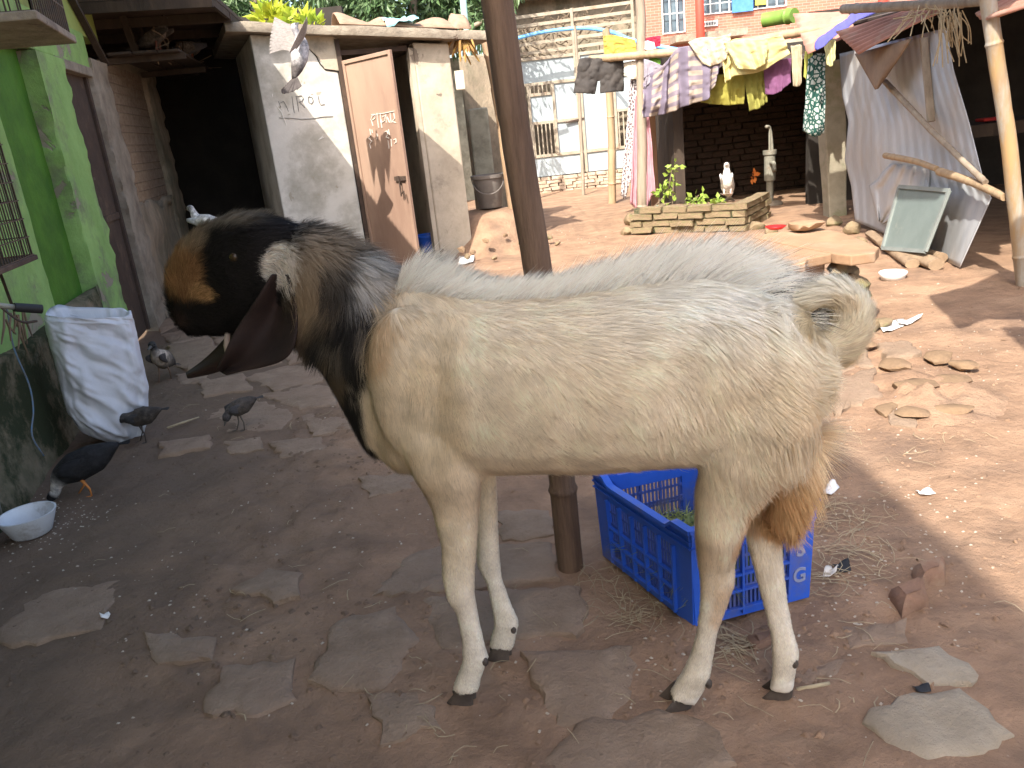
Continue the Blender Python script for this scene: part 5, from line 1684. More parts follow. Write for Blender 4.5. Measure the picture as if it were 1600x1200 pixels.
goat_loft(gb_, [((612, 600), (715, 600), .045, -.09), ((628, 680), (742, 680), .06, -.10), ((655, 740), (752, 740), .053, -.10), ((676, 790), (748, 790), .041, -.098), ((691, 850), (745, 850), .032, -.094), ((692, 900), (741, 900), .031, -.09),
                ((699, 932), (741, 930), .028, -.09), ((714, 955), (745, 950), .0215, -.088), ((722, 1000), (755, 1000), .0195, -.086), ((724, 1030), (763, 1028), .0235, -.085), ((714, 1055), (752, 1060), .021, -.085), ((706, 1076), (748, 1080), .022, -.085)], 14)
goat_loft(gb_, [((690, 700), (775, 700), .05, .09), ((736, 760), (774, 755), .035, .10), ((744, 830), (778, 830), .027, .105), ((746, 880), (781, 878), .026, .107), ((761, 910), (784, 905), .019, .107), ((769, 950), (799, 945), .0175, .107),
                ((773, 975), (811, 972), .0215, .107), ((766, 998), (806, 1000), .0195, .107), ((764, 1010), (803, 1014), .02, .107)], 14)
goat_loft(gb_, [((1192, 680), (1272, 670), .045, 0), ((1196, 740), (1268, 735), .05, 0), ((1200, 790), (1252, 790), .04, 0), ((1208, 812), (1240, 815), .02, 0)], 14)
tl = [((1225, 522), 38, 0), ((1274, 546), 31, -.01), ((1312, 528), 27, -.02), ((1329, 496), 25, -.03), ((1320, 468), 21, -.035), ((1298, 457), 18, -.04), ((1276, 466), 14, -.045), ((1260, 480), 7, -.05)]
P = smooth_path([GP(*q, off) for q, _, off in tl], 5)
gb_.tube(P, list(interp_path([r for _, r, _ in tl], len(P)) * .00135), 14)
gb_.ball(GP(640, 600, -.105), (.085, .035, .17), 14, 10)    # shoulder blade
gb_.ball(GP(1215, 590, -.09), (.09, .06, .15), 14, 10)
gb_.ball(GP(650, 470, 0), (.05, .05, .06), 12, 8)
tmp = bpy.data.meshes.new('tmp')
tmp.from_pydata(gb_.v, [], gb_.f)
bm = bmesh.new()
bm.from_mesh(tmp)
bmesh.ops.recalc_face_normals(bm, faces=bm.faces)
bm.to_mesh(tmp)
bm.free()
to = bpy.data.objects.new('tmp', tmp)
COL.objects.link(to)
md = to.modifiers.new('r', 'REMESH')
md.mode = 'VOXEL'
md.voxel_size = .0075
md2 = to.modifiers.new('s', 'SMOOTH')
md2.factor = .5
md2.iterations = 7
dg = bpy.context.evaluated_depsgraph_get()
gme = bpy.data.meshes.new_from_object(to.evaluated_get(dg))
bpy.data.objects.remove(to, do_unlink=True)
gme.name = 'body'
nv_ = len(gme.vertices)
BV = np.empty(nv_ * 3)
gme.vertices.foreach_get('co', BV)
BV = BV.reshape(-1, 3)
gme.calc_loop_triangles()
BT = np.empty(len(gme.loop_triangles) * 3, np.int32)
gme.loop_triangles.foreach_get('vertices', BT)
BT = BT.reshape(-1, 3)
def goat_px(P):
    """side-view coordinates of the goat (its own plane), in photo pixels, and the offset across it"""
    off = (P - GM) @ GN
    Q = P - off[:, None] * GN
    q = Q - CP
    dz = q @ F_
    return 800 + FPX * (q @ CR) / dz, 600 - FPX * (q @ CU) / dz, off
BN = np.empty(nv_ * 3)
gme.vertices.foreach_get('normal', BN)
BN = BN.reshape(-1, 3)
_gx, _gy, _of = goat_px(BV)
_g = lambda cx, cy, rx, ry: np.exp(-((_gx - cx) / rx) ** 2 - ((_gy - cy) / ry) ** 2)
_sd = np.clip(np.abs(BN @ GN), 0, 1)
_h = (.014 * _g(1150, 478, 34, 26) - .016 * _g(1070, 540, 46, 50) + .010 * _g(1215, 570, 30, 60) - .012 * _g(716, 570, 24, 110) + .010 * _g(655, 560, 34, 90) + .008 * _g(690, 700, 40, 30)
      + .0035 * np.sin((_gx + .35 * (_gy - 600)) / 11.5) * _g(890, 610, 110, 70) + .012 * _g(1120, 800, 30, 40) - .010 * _g(1165, 760, 20, 60)) * _sd
BV = BV + BN * _h[:, None]
gme.vertices.foreach_set('co', BV.ravel())
gme.update()
BN = np.empty(nv_ * 3)
gme.vertices.foreach_get('normal', BN)
BN = BN.reshape(-1, 3)
def goat_px(P):
    """side-view coordinates of the goat (its own plane), in photo pixels, and the offset across it"""
    off = (P - GM) @ GN
    Q = P - off[:, None] * GN
    q = Q - CP
    dz = q @ F_
    return 800 + FPX * (q @ CR) / dz, 600 - FPX * (q @ CU) / dz, off
def sm(a, b, x):
    t = np.clip((x - a) / (b - a), 0, 1)
    return t * t * (3 - 2 * t)
def blob(gx, gy, cx, cy, rx, ry, nz, soft=.25):
    d = np.sqrt(((gx - cx) / rx) ** 2 + ((gy - cy) / ry) ** 2) + nz * .35
    return 1 - sm(1 - soft, 1 + soft, d)
def coat(P):
    gx, gy, off = goat_px(P)
    n1 = fbm(P * 9, 3, 11)
    n2 = fbm(P * 28, 3, 12)
    n3 = fbm(P * 4, 2, 13)
    c = np.tile(np.array((.91, .80, .625)), (len(P), 1))
    def mixc(w, col):
        nonlocal c
        w = np.clip(w, 0, 1)[:, None]
        c = c * (1 - w) + np.array(col) * w
    mixc(.4 * sm(-.1, .6, n3), (.80, .67, .46))
    mixc(sm(560, 440, gy) * sm(820, 1120, gx) * .8, (.90, .875, .80))
    mixc(blob(gx, gy, 660, 600, 90, 160, n1) * .45, (.74, .60, .38))
    mixc(blob(gx, gy, 620, 490, 38, 60, n1) * .6, (.70, .50, .28))
    mixc(sm(640, 735, gy) * sm(780, 740, gy) * sm(1120, 1040, gx) * .5, (.62, .48, .32))  # browner belly: shading under the body put into the coat colour
    # legs
    mixc(sm(760, 985, gy) * .85, (.90, .84, .73))  # pale lower legs, lightened further to carry bounce light
    mixc(blob(gx, gy, 703, 925, 16, 26, n1) * .8, (.30, .20, .12))
    mixc(blob(gx, gy, 1178, 822, 30, 26, n1) * .7, (.66, .43, .23))
    mixc(blob(gx, gy, 1138, 925, 26, 40, n1) * .6, (.66, .47, .29))
    mixc(blob(gx, gy, 1110, 850, 30, 60, n1) * .4, (.72, .55, .35))
    # tan breeches
    mixc(blob(gx, gy, 1236, 772, 62, 84, n1 * .6) * .95, (.70, .45, .22))
    mixc(blob(gx, gy, 1262, 700, 36, 50, n1 * .6) * .6, (.78, .55, .29))
    mixc(blob(gx, gy, 1250, 600, 50, 30, n1) * .4, (.74, .58, .36))
    # tail
    mixc(blob(gx, gy, 1318, 475, 18, 18, n1) * .6, (.48, .33, .15))
    mixc(blob(gx, gy, 1275, 475, 34, 22, n1) * .6, (.62, .50, .26))
    # neck and head
    edge = 610 - .06 * (gy - 440) + n1 * 20 + n2 * 10
    neck = sm(6, -8, gx - edge) * sm(900, 740, gy)
    mixc(neck, (.035, .030, .027))
    nt_ = neck
    mixc(nt_ * blob(gx, gy, 502, 432, 44, 70, n1 * 1.1 + n2 * .5, .4), (.40, .285, .175))
    mixc(nt_ * blob(gx, gy, 584, 405, 26, 38, n1 + n2 * .6, .4) * .9, (.66, .61, .54))
    mixc(nt_ * blob(gx, gy, 548, 560, 14, 40, n1 + n2, .35) * .5, (.33, .24, .15))
    mixc(nt_ * sm(.3, .6, n2) * sm(520, 560, gx) * .4, (.42, .34, .25))
    mixc(nt_ * sm(.05, .3, fbm(P * 14, 2, 71)) * sm(380, 420, gy) * .85, (.03, .026, .024))
    hd = sm(478, 455, gx + n1 * 10)
    mixc(hd, (.022, .018, .016))
    mixc(hd * blob(gx, gy, 304, 422, 38, 47, n1 * .9, .25), (.37, .20, .085))
    mixc(hd * blob(gx, gy, 334, 450, 20, 16, n1 * .5, .3), (.50, .30, .13))
    mixc(hd * blob(gx, gy, 345, 340, 66, 16, n1 * .6, .4) * .85, (.36, .29, .20))
    mixc(hd * blob(gx, gy, 306, 372, 30, 24, n1 * .6, .4) * .7, (.42, .31, .19))
    mixc(blob(gx, gy, 452, 408, 33, 31, n1 * .9 + n2 * .3, .15), (.84, .74, .61))
    mixc(hd * blob(gx, gy, 290, 495, 22, 16, n1, .4) * .7, (.06, .035, .025))
    return np.clip(c * (1 + .10 * n2[:, None]), .008, .95)
at = gme.color_attributes.new('Col', 'FLOAT_COLOR', 'POINT')
cc = np.ones((nv_, 4))
cc[:, :3] = coat(BV) * .82
at.data.foreach_set('color', cc.ravel())
gme.polygons.foreach_set('use_smooth', np.ones(len(gme.polygons), bool))
goat = thing('goat', 'big cream white goat with black and tan head and curled tail standing side on', 'goat', GM)
m_hide = mat('goat_hide', (1, 1, 1), (.8, .78, .75), rough=.85, scale=60, bump=.2, bscale=160, vcol=True, spec=.15)
gme.materials.clear()
gl_ = wloc(goat)
BVl = BV - gl_
gme.vertices.foreach_set('co', BVl.ravel())
body = link_mesh('body', gme, m_hide, goat)

# hooves, dewclaws, eyes, ears
m_hoof = mat('hoof_horn', (.045, .034, .028), (.09, .07, .055), rough=.55, scale=20, bump=.3, spec=.4)
m_rubb = mat('dark_skin', (.012, .009, .008), (.02, .014, .012), rough=.5, bump=.1)
def hoof(px, py, L_=.062, W_=.046, H_=.038, yaw=0.0, splay=.010, up=None):
    c = G(px, py)
    c[2] = float(gz(c[0], c[1])) * .5 + .001
    fw = -GD * math.cos(yaw) - GN * math.sin(yaw)
    sd = np.cross(fw, ZV)
    mb = MB()
    for s in (-1, 1):
        rs = []
        for z, sl, sw, sh_ in ((0, 1.0, 1.0, .004), (.006, 1.02, 1.0, .004), (H_ * .5, .86, .92, -.002), (H_, .66, .82, -.010), (H_ * 1.3, .5, .7, -.014)):
            ring = []
            for t in np.linspace(0, 2 * math.pi, 12, endpoint=False):
                a, b = math.cos(t), math.sin(t)
                x = a * L_ * .5 * sl * (1.0 if a < 0 else 1.12)
                y = b * W_ * .25 * sw * (1 - .35 * max(a, 0))
                ring.append(c + fw * (x + sh_) + sd * (s * (W_ * .25 + splay * max(0, x / L_ + .3)) + y) + ZV * z)
            rs.append(ring)
        mb.rings(rs)
    return mb.build('hoof', m_hoof, goat, smooth=True, angle=45)
hoof(726, 1095)
hoof(783, 1026, L_=.060)
hoof(1060, 1103, yaw=.3, L_=.066, splay=.02)
hoof(1218, 1090)
for x, y, off, r in ((1107, 1068, -.035, .011), (1241, 1036, .03, .012), (802, 984, .095, .010), (758, 1034, -.095, .010)):
    MB().ball(GP(x, y, off), (r * .8, r * .8, r * 1.15), 10, 7).build('dewclaw', m_hoof, goat, smooth=True)
for s in (-1, 1):
    MB().ball(GP(279, 474, s * .030), (.009, .006, .006), 10, 7).build('nostril', m_rubb, goat, smooth=True)
    MB().tube(smooth_path([GP(281, 500, s * .012), GP(296, 501, s * .030), GP(320, 493, s * .041), GP(338, 486, s * .0445)], 5), [.0015] + [.003] * 14 + [.001], 6).build('mouth', m_rubb, goat, smooth=True)
    MB().ball(GP(366, 402, s * .0615), (.012, .007, .0105), 14, 10).build('eye', mat('goat_eye', (.03, .018, .008), (.05, .03, .012), rough=.25, scale=40, bump=0, spec=.35), goat, smooth=True)
m_ear = mat('ear_skin', (.032, .017, .012), (.018, .010, .008), rough=.75, scale=8, bump=.25, bscale=50, sheen=0)
def ear(left, right, off0, off1, sgn):
    n, m = 22, 16
    def samp(e):
        P_ = np.array(smooth_path([np.array((x, y, 0.0)) for x, y in e], 8))[:, :2]
        s = np.r_[0, np.cumsum(np.linalg.norm(np.diff(P_, axis=0), axis=1))]
        t = np.linspace(0, s[-1], n)
        return np.stack([np.interp(t, s, P_[:, i]) for i in (0, 1)], 1)
    l, r = samp(left), samp(right)
    P_ = []
    for j in range(n):
        row = []
        v = j / (n - 1)
        for i in range(m):
            u = i / (m - 1)
            q = l[j] * (1 - u) + r[j] * u
            o_ = off0 + (off1 - off0) * math.sin(v * 1.6) + sgn * .022 * math.cos(u * math.pi * 2) * (1 - v * .4) + sgn * .006 * math.sin(v * 9 + u * 3)
            row.append(GP(q[0], q[1], o_))
        P_.append(row)
    return MB().sheet(P_).build('ear', m_ear, goat, smooth=True, solid=.006, sub=1)
ear([(424, 428), (398, 470), (368, 515), (350, 552), (338, 578)], [(452, 428), (464, 480), (462, 535), (438, 566), (352, 586)], -.060, -.098, -1)
ear([(400, 440), (372, 500), (345, 535), (318, 562), (290, 584)], [(430, 440), (430, 500), (400, 550), (345, 580), (292, 591)], .062, .085, 1)
MB().tube([GP(356, 515, -.02), GP(354, 540, -.024), GP(356, 560, -.024), GP(357, 575, -.022)], [.006, .007, .005, .002], 10).build('wattle', mat('wattle_skin', (.42, .33, .26), (.34, .26, .2), bump=.1), goat, smooth=True)

# ------------------------------------------------------------------ the coat: real hairs growing from the hide
hr_ = np.random.default_rng(99)
def sample(n, wfun):
    a, b, c = BV[BT[:, 0]], BV[BT[:, 1]], BV[BT[:, 2]]
    ar = np.linalg.norm(np.cross(b - a, c - a), axis=1) / 2
    w = ar * wfun((a + b + c) / 3, (BN[BT[:, 0]] + BN[BT[:, 1]] + BN[BT[:, 2]]) / 3)
    k = hr_.choice(len(BT), n, p=w / w.sum())
    u, v = hr_.random(n), hr_.random(n)
    fl = u + v > 1
    u[fl], v[fl] = 1 - u[fl], 1 - v[fl]
    t = BT[k]
    w0 = (1 - u - v)[:, None]
    P = BV[t[:, 0]] * w0 + BV[t[:, 1]] * u[:, None] + BV[t[:, 2]] * v[:, None]
    N = BN[t[:, 0]] * w0 + BN[t[:, 1]] * u[:, None] + BN[t[:, 2]] * v[:, None]
    N /= np.linalg.norm(N, axis=1)[:, None]
    return P, N
# flow of the hair in the goat's side view: (gx, gy, right, down)
FLOW = np.array([(700, 520, .55, .8), (800, 480, .9, .45), (900, 470, 1, .3), (900, 600, .65, .75), (1000, 460, 1, .35), (1000, 650, .5, .85), (1100, 480, .9, .5), (1100, 600, .65, .8), (1150, 680, .3, 1), (1230, 540, .7, .75), (1260, 620, .35, .95),
                 (650, 600, .12, 1), (640, 700, .15, 1), (720, 680, .2, 1), (820, 690, .5, .85), (610, 480, .2, 1), (560, 480, .35, .95), (500, 400, .75, .65), (520, 520, .35, .95), (560, 640, .2, 1), (460, 440, .75, .6), (480, 500, .4, .9),
                 (350, 360, .95, -.25), (290, 400, .6, -.75), (300, 480, .6, -.5), (380, 450, .85, .2), (330, 510, .8, .3), (430, 380, .95, .2), (720, 850, .05, 1), (730, 1000, .05, 1), (770, 900, .05, 1), (1120, 850, -.1, 1), (1100, 1000, -.25, 1),
                 (1180, 780, .1, 1), (1200, 900, .2, 1), (1230, 1000, .1, 1), (1230, 760, .2, 1), (1275, 560, .9, .1), (1320, 540, .8, -.5), (1345, 490, .1, -1), (1330, 455, -.8, -.5), (1290, 450, -.9, .3)])
def flow(gx, gy):
    d2 = (gx[:, None] - FLOW[None, :, 0]) ** 2 + (gy[:, None] - FLOW[None, :, 1]) ** 2 + 300.0
    w = 1 / d2 ** 2
    w /= w.sum(1)[:, None]
    return w @ FLOW[:, 2:]
LEN = np.array([(700, 520, .030), (900, 550, .036), (1050, 550, .040), (1150, 600, .040), (1230, 560, .050), (650, 640, .034), (800, 700, .028), (560, 480, .060), (500, 450, .060), (560, 620, .042), (470, 470, .045), (440, 410, .022), (380, 420, .010), (300, 420, .012), (340, 345, .022), (300, 500, .008),
                (720, 800, .016), (720, 900, .009), (735, 1010, .009), (770, 900, .009), (1120, 800, .030), (1115, 900, .014), (1100, 1010, .011), (1200, 880, .016), (1230, 1000, .010), (1240, 700, .065), (1230, 790, .055), (1290, 545, .05), (1335, 490, .036), (1300, 455, .032), (605, 440, .05)])
def hlen(gx, gy):
    d2 = (gx[:, None] - LEN[None, :, 0]) ** 2 + (gy[:, None] - LEN[None, :, 1]) ** 2 + 200.0
    w = 1 / d2 ** 2
    return (w @ LEN[:, 2]) / w.sum(1)
from mathutils import kdtree
def grow(P, N, D3, L_, lift, width, nclump, clump, droop, cvar=.10, up=None, colmul=1.0, cols=None, side=None, snorm=None):
    n = len(P)
    D3 = D3 - N * np.sum(D3 * N, 1)[:, None]
    D3 /= np.linalg.norm(D3, axis=1)[:, None] + 1e-9
    la = lift * hr_.uniform(.6, 1.4, n)
    H = D3 * np.cos(la)[:, None] + N * np.sin(la)[:, None]
    if up is not None:
        H = H + up
        H /= np.linalg.norm(H, axis=1)[:, None]
    H = H + hr_.normal(size=(n, 3)) * .10
    H /= np.linalg.norm(H, axis=1)[:, None]
    L2 = (L_ * hr_.uniform(.65, 1.2, n))[:, None]
    mid = P + H * L2 * .52
    tip = P + H * L2 - N * L2 * droop + D3 * L2 * .12
    if nclump:
        idx = hr_.choice(n, min(nclump, n), replace=False)
        kd = kdtree.KDTree(len(idx))
        for i, j in enumerate(idx):
            kd.insert(P[j], i)
        kd.balance()
        near = np.array([kd.find(p)[1] for p in P])
        ci = idx[near]
        cd = clump * hr_.uniform(.6, 1.1, n)[:, None]
        tip = tip * (1 - cd) + (tip[ci]) * cd
        mid = mid * (1 - cd * .35) + mid[ci] * cd * .35
    if side is None:
        W = np.cross(H, N)
    else:
        W = np.cross(H, side)
    W /= np.linalg.norm(W, axis=1)[:, None] + 1e-9
    w = (width * hr_.uniform(.7, 1.3, n))[:, None] if np.ndim(width) == 0 else (width * hr_.uniform(.7, 1.3, n))[:, None]
    Pb = P - N * .002
    v = np.stack([Pb - W * w * .5, Pb + W * w * .5, mid + W * w * .42, mid - W * w * .42, tip], 1)
    c = (coat(P) if cols is None else cols) * colmul
    c = c * (1 + hr_.normal(size=(n, 1)) * cvar)
    c = np.clip(c, .006, .95)
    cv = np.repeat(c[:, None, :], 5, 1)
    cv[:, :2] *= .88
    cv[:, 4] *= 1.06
    SN = N if snorm is None else snorm
    return v.reshape(-1, 3), np.clip(cv.reshape(-1, 3), .005, .97), n, np.repeat(SN, 5, 0)
def hair_mesh(name, sets, material):
    V_ = np.concatenate([s[0] for s in sets])
    C_ = np.concatenate([s[1] for s in sets])
    n = sum(s[2] for s in sets)
    b = np.arange(n)[:, None] * 5
    f = np.concatenate([b + np.array([[0, 1, 2]]), b + np.array([[0, 2, 3]]), b + np.array([[3, 2, 4]])])
    o = raw_mesh(name, V_, f, material, goat, smooth=True, colors=C_)
    a, b_, c = V_[f[:, 0]], V_[f[:, 1]], V_[f[:, 2]]
    SN = np.concatenate([s[3] for s in sets])
    SN = SN / (np.linalg.norm(SN, axis=1)[:, None] + 1e-9)
    o.data.normals_split_custom_set_from_vertices(SN.astype(np.float32))
    return o
m_hair = mat('goat_hair', (1, 1, 1), (.9, .9, .88), rough=.6, scale=30, bump=0, vcol=True, spec=.25, trans=.32)
def to3(dxy):
    return GD[None] * dxy[:, :1] - ZV[None] * dxy[:, 1:]
sets = []
P, N = sample(250000, lambda p, n: np.where(n @ GN < .25, 1.0, .3))
gx, gy, off = goat_px(P)
d = flow(gx, gy)
ang = fbm(P * 11, 2, 31) * .38
d = np.stack([d[:, 0] * np.cos(ang) - d[:, 1] * np.sin(ang), d[:, 0] * np.sin(ang) + d[:, 1] * np.cos(ang)], 1)
L_ = hlen(gx, gy)
hoofcut = (gy < 1072)
P, N, d, L_, gx, gy = P[hoofcut], N[hoofcut], d[hoofcut], L_[hoofcut], gx[hoofcut], gy[hoofcut]
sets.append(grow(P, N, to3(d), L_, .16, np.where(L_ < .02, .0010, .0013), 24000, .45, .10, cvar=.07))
# crest along the spine
P, N = sample(15000, lambda p, n: ((n[:, 2] > .45) & (np.abs((p - GM) @ GN) < .055) & (goat_px(p)[0] > 628) & (goat_px(p)[0] < 1250) & (goat_px(p)[1] < 520)) * 1.0 + 1e-9)
gx, gy, off = goat_px(P)
up = np.stack([np.zeros(len(P)), np.zeros(len(P)), 1.15 - .7 * sm(1050, 1230, gx)], 1) * np.exp(-(off / .05) ** 2)[:, None] * (.75 + .25 * sm(-.2, .3, fbm(P * 7, 2, 3)))[:, None]
d3 = np.tile(GD, (len(P), 1))
Lc = np.interp(gx, [628, 650, 690, 760, 840, 920, 1000, 1100, 1180, 1250], [.045, .094, .075, .048, .056, .076, .096, .104, .102, .090])
cw = coat(P)
cw = cw * .25 + np.array((.95, .885, .77)) * .75
blk = (hr_.random(len(P)) < np.interp(gx, [1170, 1200, 1240], [0, .25, .5])) & (gy < 490)
cw[blk] = (.05, .045, .04)
sd_ = np.where(off[:, None] < .012, -1.0, 1.0) * GN[None]
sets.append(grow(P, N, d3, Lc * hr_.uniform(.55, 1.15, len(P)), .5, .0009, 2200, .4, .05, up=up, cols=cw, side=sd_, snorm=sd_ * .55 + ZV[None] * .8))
# ruff on the neck
P, N = sample(16000, lambda p, n: ((goat_px(p)[0] > 462) & (goat_px(p)[0] < 606) & (goat_px(p)[1] < 530)) * 1.0 + 1e-9)
gx, gy, off = goat_px(P)
d = flow(gx, gy)
top = sm(450, 370, gy)
up = np.stack([np.zeros(len(P)), np.zeros(len(P)), .55 * top], 1) + GD[None] * (.35 * top)[:, None]
swirl = fbm(P * 8, 2, 77) * .9
d = np.stack([d[:, 0] * np.cos(swirl) - d[:, 1] * np.sin(swirl), d[:, 0] * np.sin(swirl) + d[:, 1] * np.cos(swirl)], 1)
cw = coat(P)
mixw = (top * .3)[:, None]
cw = cw * (1 - mixw) + np.array((.46, .41, .33)) * mixw
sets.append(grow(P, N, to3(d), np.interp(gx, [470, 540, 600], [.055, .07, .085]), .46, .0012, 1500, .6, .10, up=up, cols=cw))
# breeches and tail plume
P, N = sample(15000, lambda p, n: ((goat_px(p)[0] > 1188) & (goat_px(p)[1] > 620) & (goat_px(p)[1] < 830)) * 1.0 + 1e-9)
gx, gy, off = goat_px(P)
d = np.stack([.30 + .25 * fbm(P * 9, 2, 5), np.full(len(P), .9)], 1)
sets.append(grow(P, N, to3(d), np.interp(gx, [1190, 1230, 1280], [.035, .08, .10]), .32, .0013, 900, .62, .02))
P, N = sample(16000, lambda p, n: (goat_px(p)[0] > 1262) * (goat_px(p)[1] < 600) * 1.0 + 1e-9)
gx, gy, off = goat_px(P)
d = flow(gx, gy)
cw = coat(P) * .6 + np.array((.88, .80, .62)) * .4
sets.append(grow(P, N, to3(d), np.interp(gx, [1262, 1300, 1340], [.055, .045, .036]), .26, .0012, 900, .5, .02, cols=cw))
P, N = sample(34000, lambda p, n: (goat_px(p)[0] < 475) * 1.0 + 1e-9)
gx, gy, off = goat_px(P)
d = flow(gx, gy)
sw = fbm(P * 16, 2, 55) * .8
d = np.stack([d[:, 0] * np.cos(sw) - d[:, 1] * np.sin(sw), d[:, 0] * np.sin(sw) + d[:, 1] * np.cos(sw)], 1)
Lh = .014 + .018 * blob(gx, gy, 310, 430, 60, 60, gx * 0) + .026 * sm(390, 345, gy) + .016 * sm(400, 460, gx)
sets.append(grow(P, N, to3(d), Lh, .42, .0011, 2600, .65, .05, cvar=.30))
coat_o = hair_mesh('coat', sets, m_hair)
tag(coat_o, 'long cream hair with a white crest along the spine', None, None, 'stuff')

# ------------------------------------------------------------------ blue plastic crate with cut grass
cL, cN, cR = G(945, 872), G(1086, 985), G(1262, 937)
cB = cL + cR - cN
ztopc = V(1090, 822, cN[1])[2]
crate = thing('plastic_crate', 'blue slotted plastic crate holding green fodder behind the goat', 'crate', (cL + cR) / 2)
m_blue = mat('blue_plastic', (.03, .13, .66), (.025, .105, .55), rough=.38, scale=6, bump=.08, c3=(.13, .14, .26), s3=4, t3=(.52, .72), spec=.5)
m_blued = mat('dusty_blue_plastic', (.07, .12, .42), (.05, .09, .33), rough=.6, scale=8, bump=.1, c3=(.22, .2, .24), s3=4, t3=(.55, .72), spec=.35)
cen = (cL + cR) / 2
def crate_wall(a, b, letters=False, dip=.022):
    a, b = np.array((a[0], a[1], .012)), np.array((b[0], b[1], .012))
    e = (b - a)
    Lw = np.linalg.norm(e)
    e /= Lw
    nrm = np.array((e[1], -e[0], 0))
    if nrm @ (a - cen) < 0:
        nrm = -nrm
    H_ = ztopc - .012
    fl = .10                                             # walls flare outwards
    def W_(x, h, d):
        return a + e * (x + (x - Lw / 2) * .06 * h / H_) + nrm * (d + fl * .18 * h) + ZV * h
    def wb(mb, x0, x1, h0, h1, d0, d1):
        vs = [W_(x, h, d) for d in (d0, d1) for x, h in ((x0, h0), (x1, h0), (x1, h1), (x0, h1))]
        mb.add(vs, [(3, 2, 1, 0), (4, 5, 6, 7), (0, 1, 5, 4), (1, 2, 6, 5), (2, 3, 7, 6), (3, 0, 4, 7)])
    def topz(x):
        u = x / Lw
        s = min(1, max(0, (u - .14) / .07)) * min(1, max(0, (.86 - u) / .07))
        return H_ - dip * s * s * (3 - 2 * s)
    pw = wall_ = MB()
    cw = .07
    wb(pw, 0, cw, 0, H_ * .93, 0, .006)
    wb(pw, Lw - cw, Lw, 0, H_ * .93, 0, .006)
    wb(pw, cw, Lw - cw, 0, .03, 0, .005)
    wb(pw, cw, Lw - cw, H_ * .72, H_ * .86, 0, .005)
    w = pw.build('wall', m_blue, crate)
    mb = MB()
    n = max(3, int((Lw - 2 * cw) / .055))
    for k in range(n + 1):
        x = cw + (Lw - 2 * cw) * k / n
        wb(mb, x - .0035, x + .0035, .012, H_ * .74, .0052, .017)
    for h in (.0, .30, .56):
        wb(mb, cw, Lw - cw, .03 + h * (H_ * .72 - .03) - .004, .03 + h * (H_ * .72 - .03) + .003, .0054, .016)
    tag(mb.build('ribs', m_blue, w), None, None, None, 'stuff')
    mb = MB()
    x = cw + .008
    while x < Lw - cw - .006:
        wb(mb, x, x + .0062, .03, H_ * .72, .0, .0035)
        x += .0125
    for h in (.24, .30, .52, .58, .80):
        hh = .03 + h * (H_ * .72 - .03)
        wb(mb, cw, Lw - cw, hh, hh + .008, .0, .0038)
    tag(mb.build('slots', m_blued, w), None, None, None, 'stuff')
    xs = np.linspace(-.004, Lw + .004, 40)
    rs = []
    for x in xs:
        t = topz(x)
        rs.append([W_(x, t - .05, .001), W_(x, t - .05, .006), W_(x, t - .012, .0065), W_(x, t - .010, .020), W_(x, t, .018), W_(x, t + .001, -.004), W_(x, t - .05, -.003)])
    MB().rings(rs).build('rim', m_blue, w, smooth=True, angle=35)
    mb = MB()
    for h in (.80, .865):
        wb(mb, 0, Lw, H_ * h, H_ * h + .004, .007, .013)
    mb.build('band', m_blue, w)
    if letters:
        for k, ch in enumerate('SG'):
            cu = bpy.data.curves.new('letter', 'FONT')
            cu.body = ch
            cu.size = .062
            cu.align_x = 'CENTER'
            cu.extrude = .0015
            cu.offset = .0012
            tmpo = bpy.data.objects.new('tmpl', cu)
            COL.objects.link(tmpo)
            dg_ = bpy.context.evaluated_depsgraph_get()
            me = bpy.data.meshes.new_from_object(tmpo.evaluated_get(dg_))
            bpy.data.objects.remove(tmpo, do_unlink=True)
            me.materials.clear()
            vs = np.array([v.co[:] for v in me.vertices])
            wp = np.array([W_(Lw - cw * .5 + v[0] * .9, H_ * (.47 - .27 * k) + v[1], .0075 + v[2]) for v in vs]) - wloc(w)
            me.vertices.foreach_set('co', wp.ravel())
            me.update()
            link_mesh('letter', me, mat('worn_letter', (.34, .36, .47), (.24, .27, .42), bump=.1), w)
crate_wall(cL, cN)
crate_wall(cN, cR, letters=True)
crate_wall(cR, cB)
crate_wall(cB, cL, dip=.04)
mb = MB()
e1, e2 = (cR - cN), (cL - cN)
mb.add([p + ZV * .02 for p in (cN, cR, cB, cL)] + [p + ZV * .012 for p in (cN, cR, cB, cL)], [(0, 1, 2, 3), (7, 6, 5, 4)])
mb.build('base', m_blued, crate)
# fodder in the crate
n = 2600
u, v = rng.uniform(.06, .94, n), rng.uniform(.06, .94, n)
c0 = cN[None] + e1[None] * u[:, None] + e2[None] * v[:, None]
hgt = .085 + .05 * np.sin(u * 3.1) * np.sin(v * 3.1)
c0[:, 2] = .02 + hgt * rng.uniform(.5, 1.1, n)
d = rng.normal(size=(n, 3)) * np.array((1, 1, .45))
d /= np.linalg.norm(d, axis=1)[:, None]
l = rng.uniform(.03, .10, n)[:, None]
sdv = np.cross(d, (0, 0, 1.0)) * .0022
tipz = c0 + d * l
tipz[:, 2] = np.clip(tipz[:, 2], .02, .19)
vv_ = np.stack([c0 - sdv, c0 + sdv, tipz], 1).reshape(-1, 3)
fo = raw_mesh('fodder', vv_, np.arange(n * 3).reshape(n, 3), mat('cut_grass', (.30, .33, .11), (.20, .25, .08), rough=.7, scale=40, bump=0, trans=.2))
tag(fo, 'cut green grass lying inside the blue crate', 'fodder', None, 'stuff')

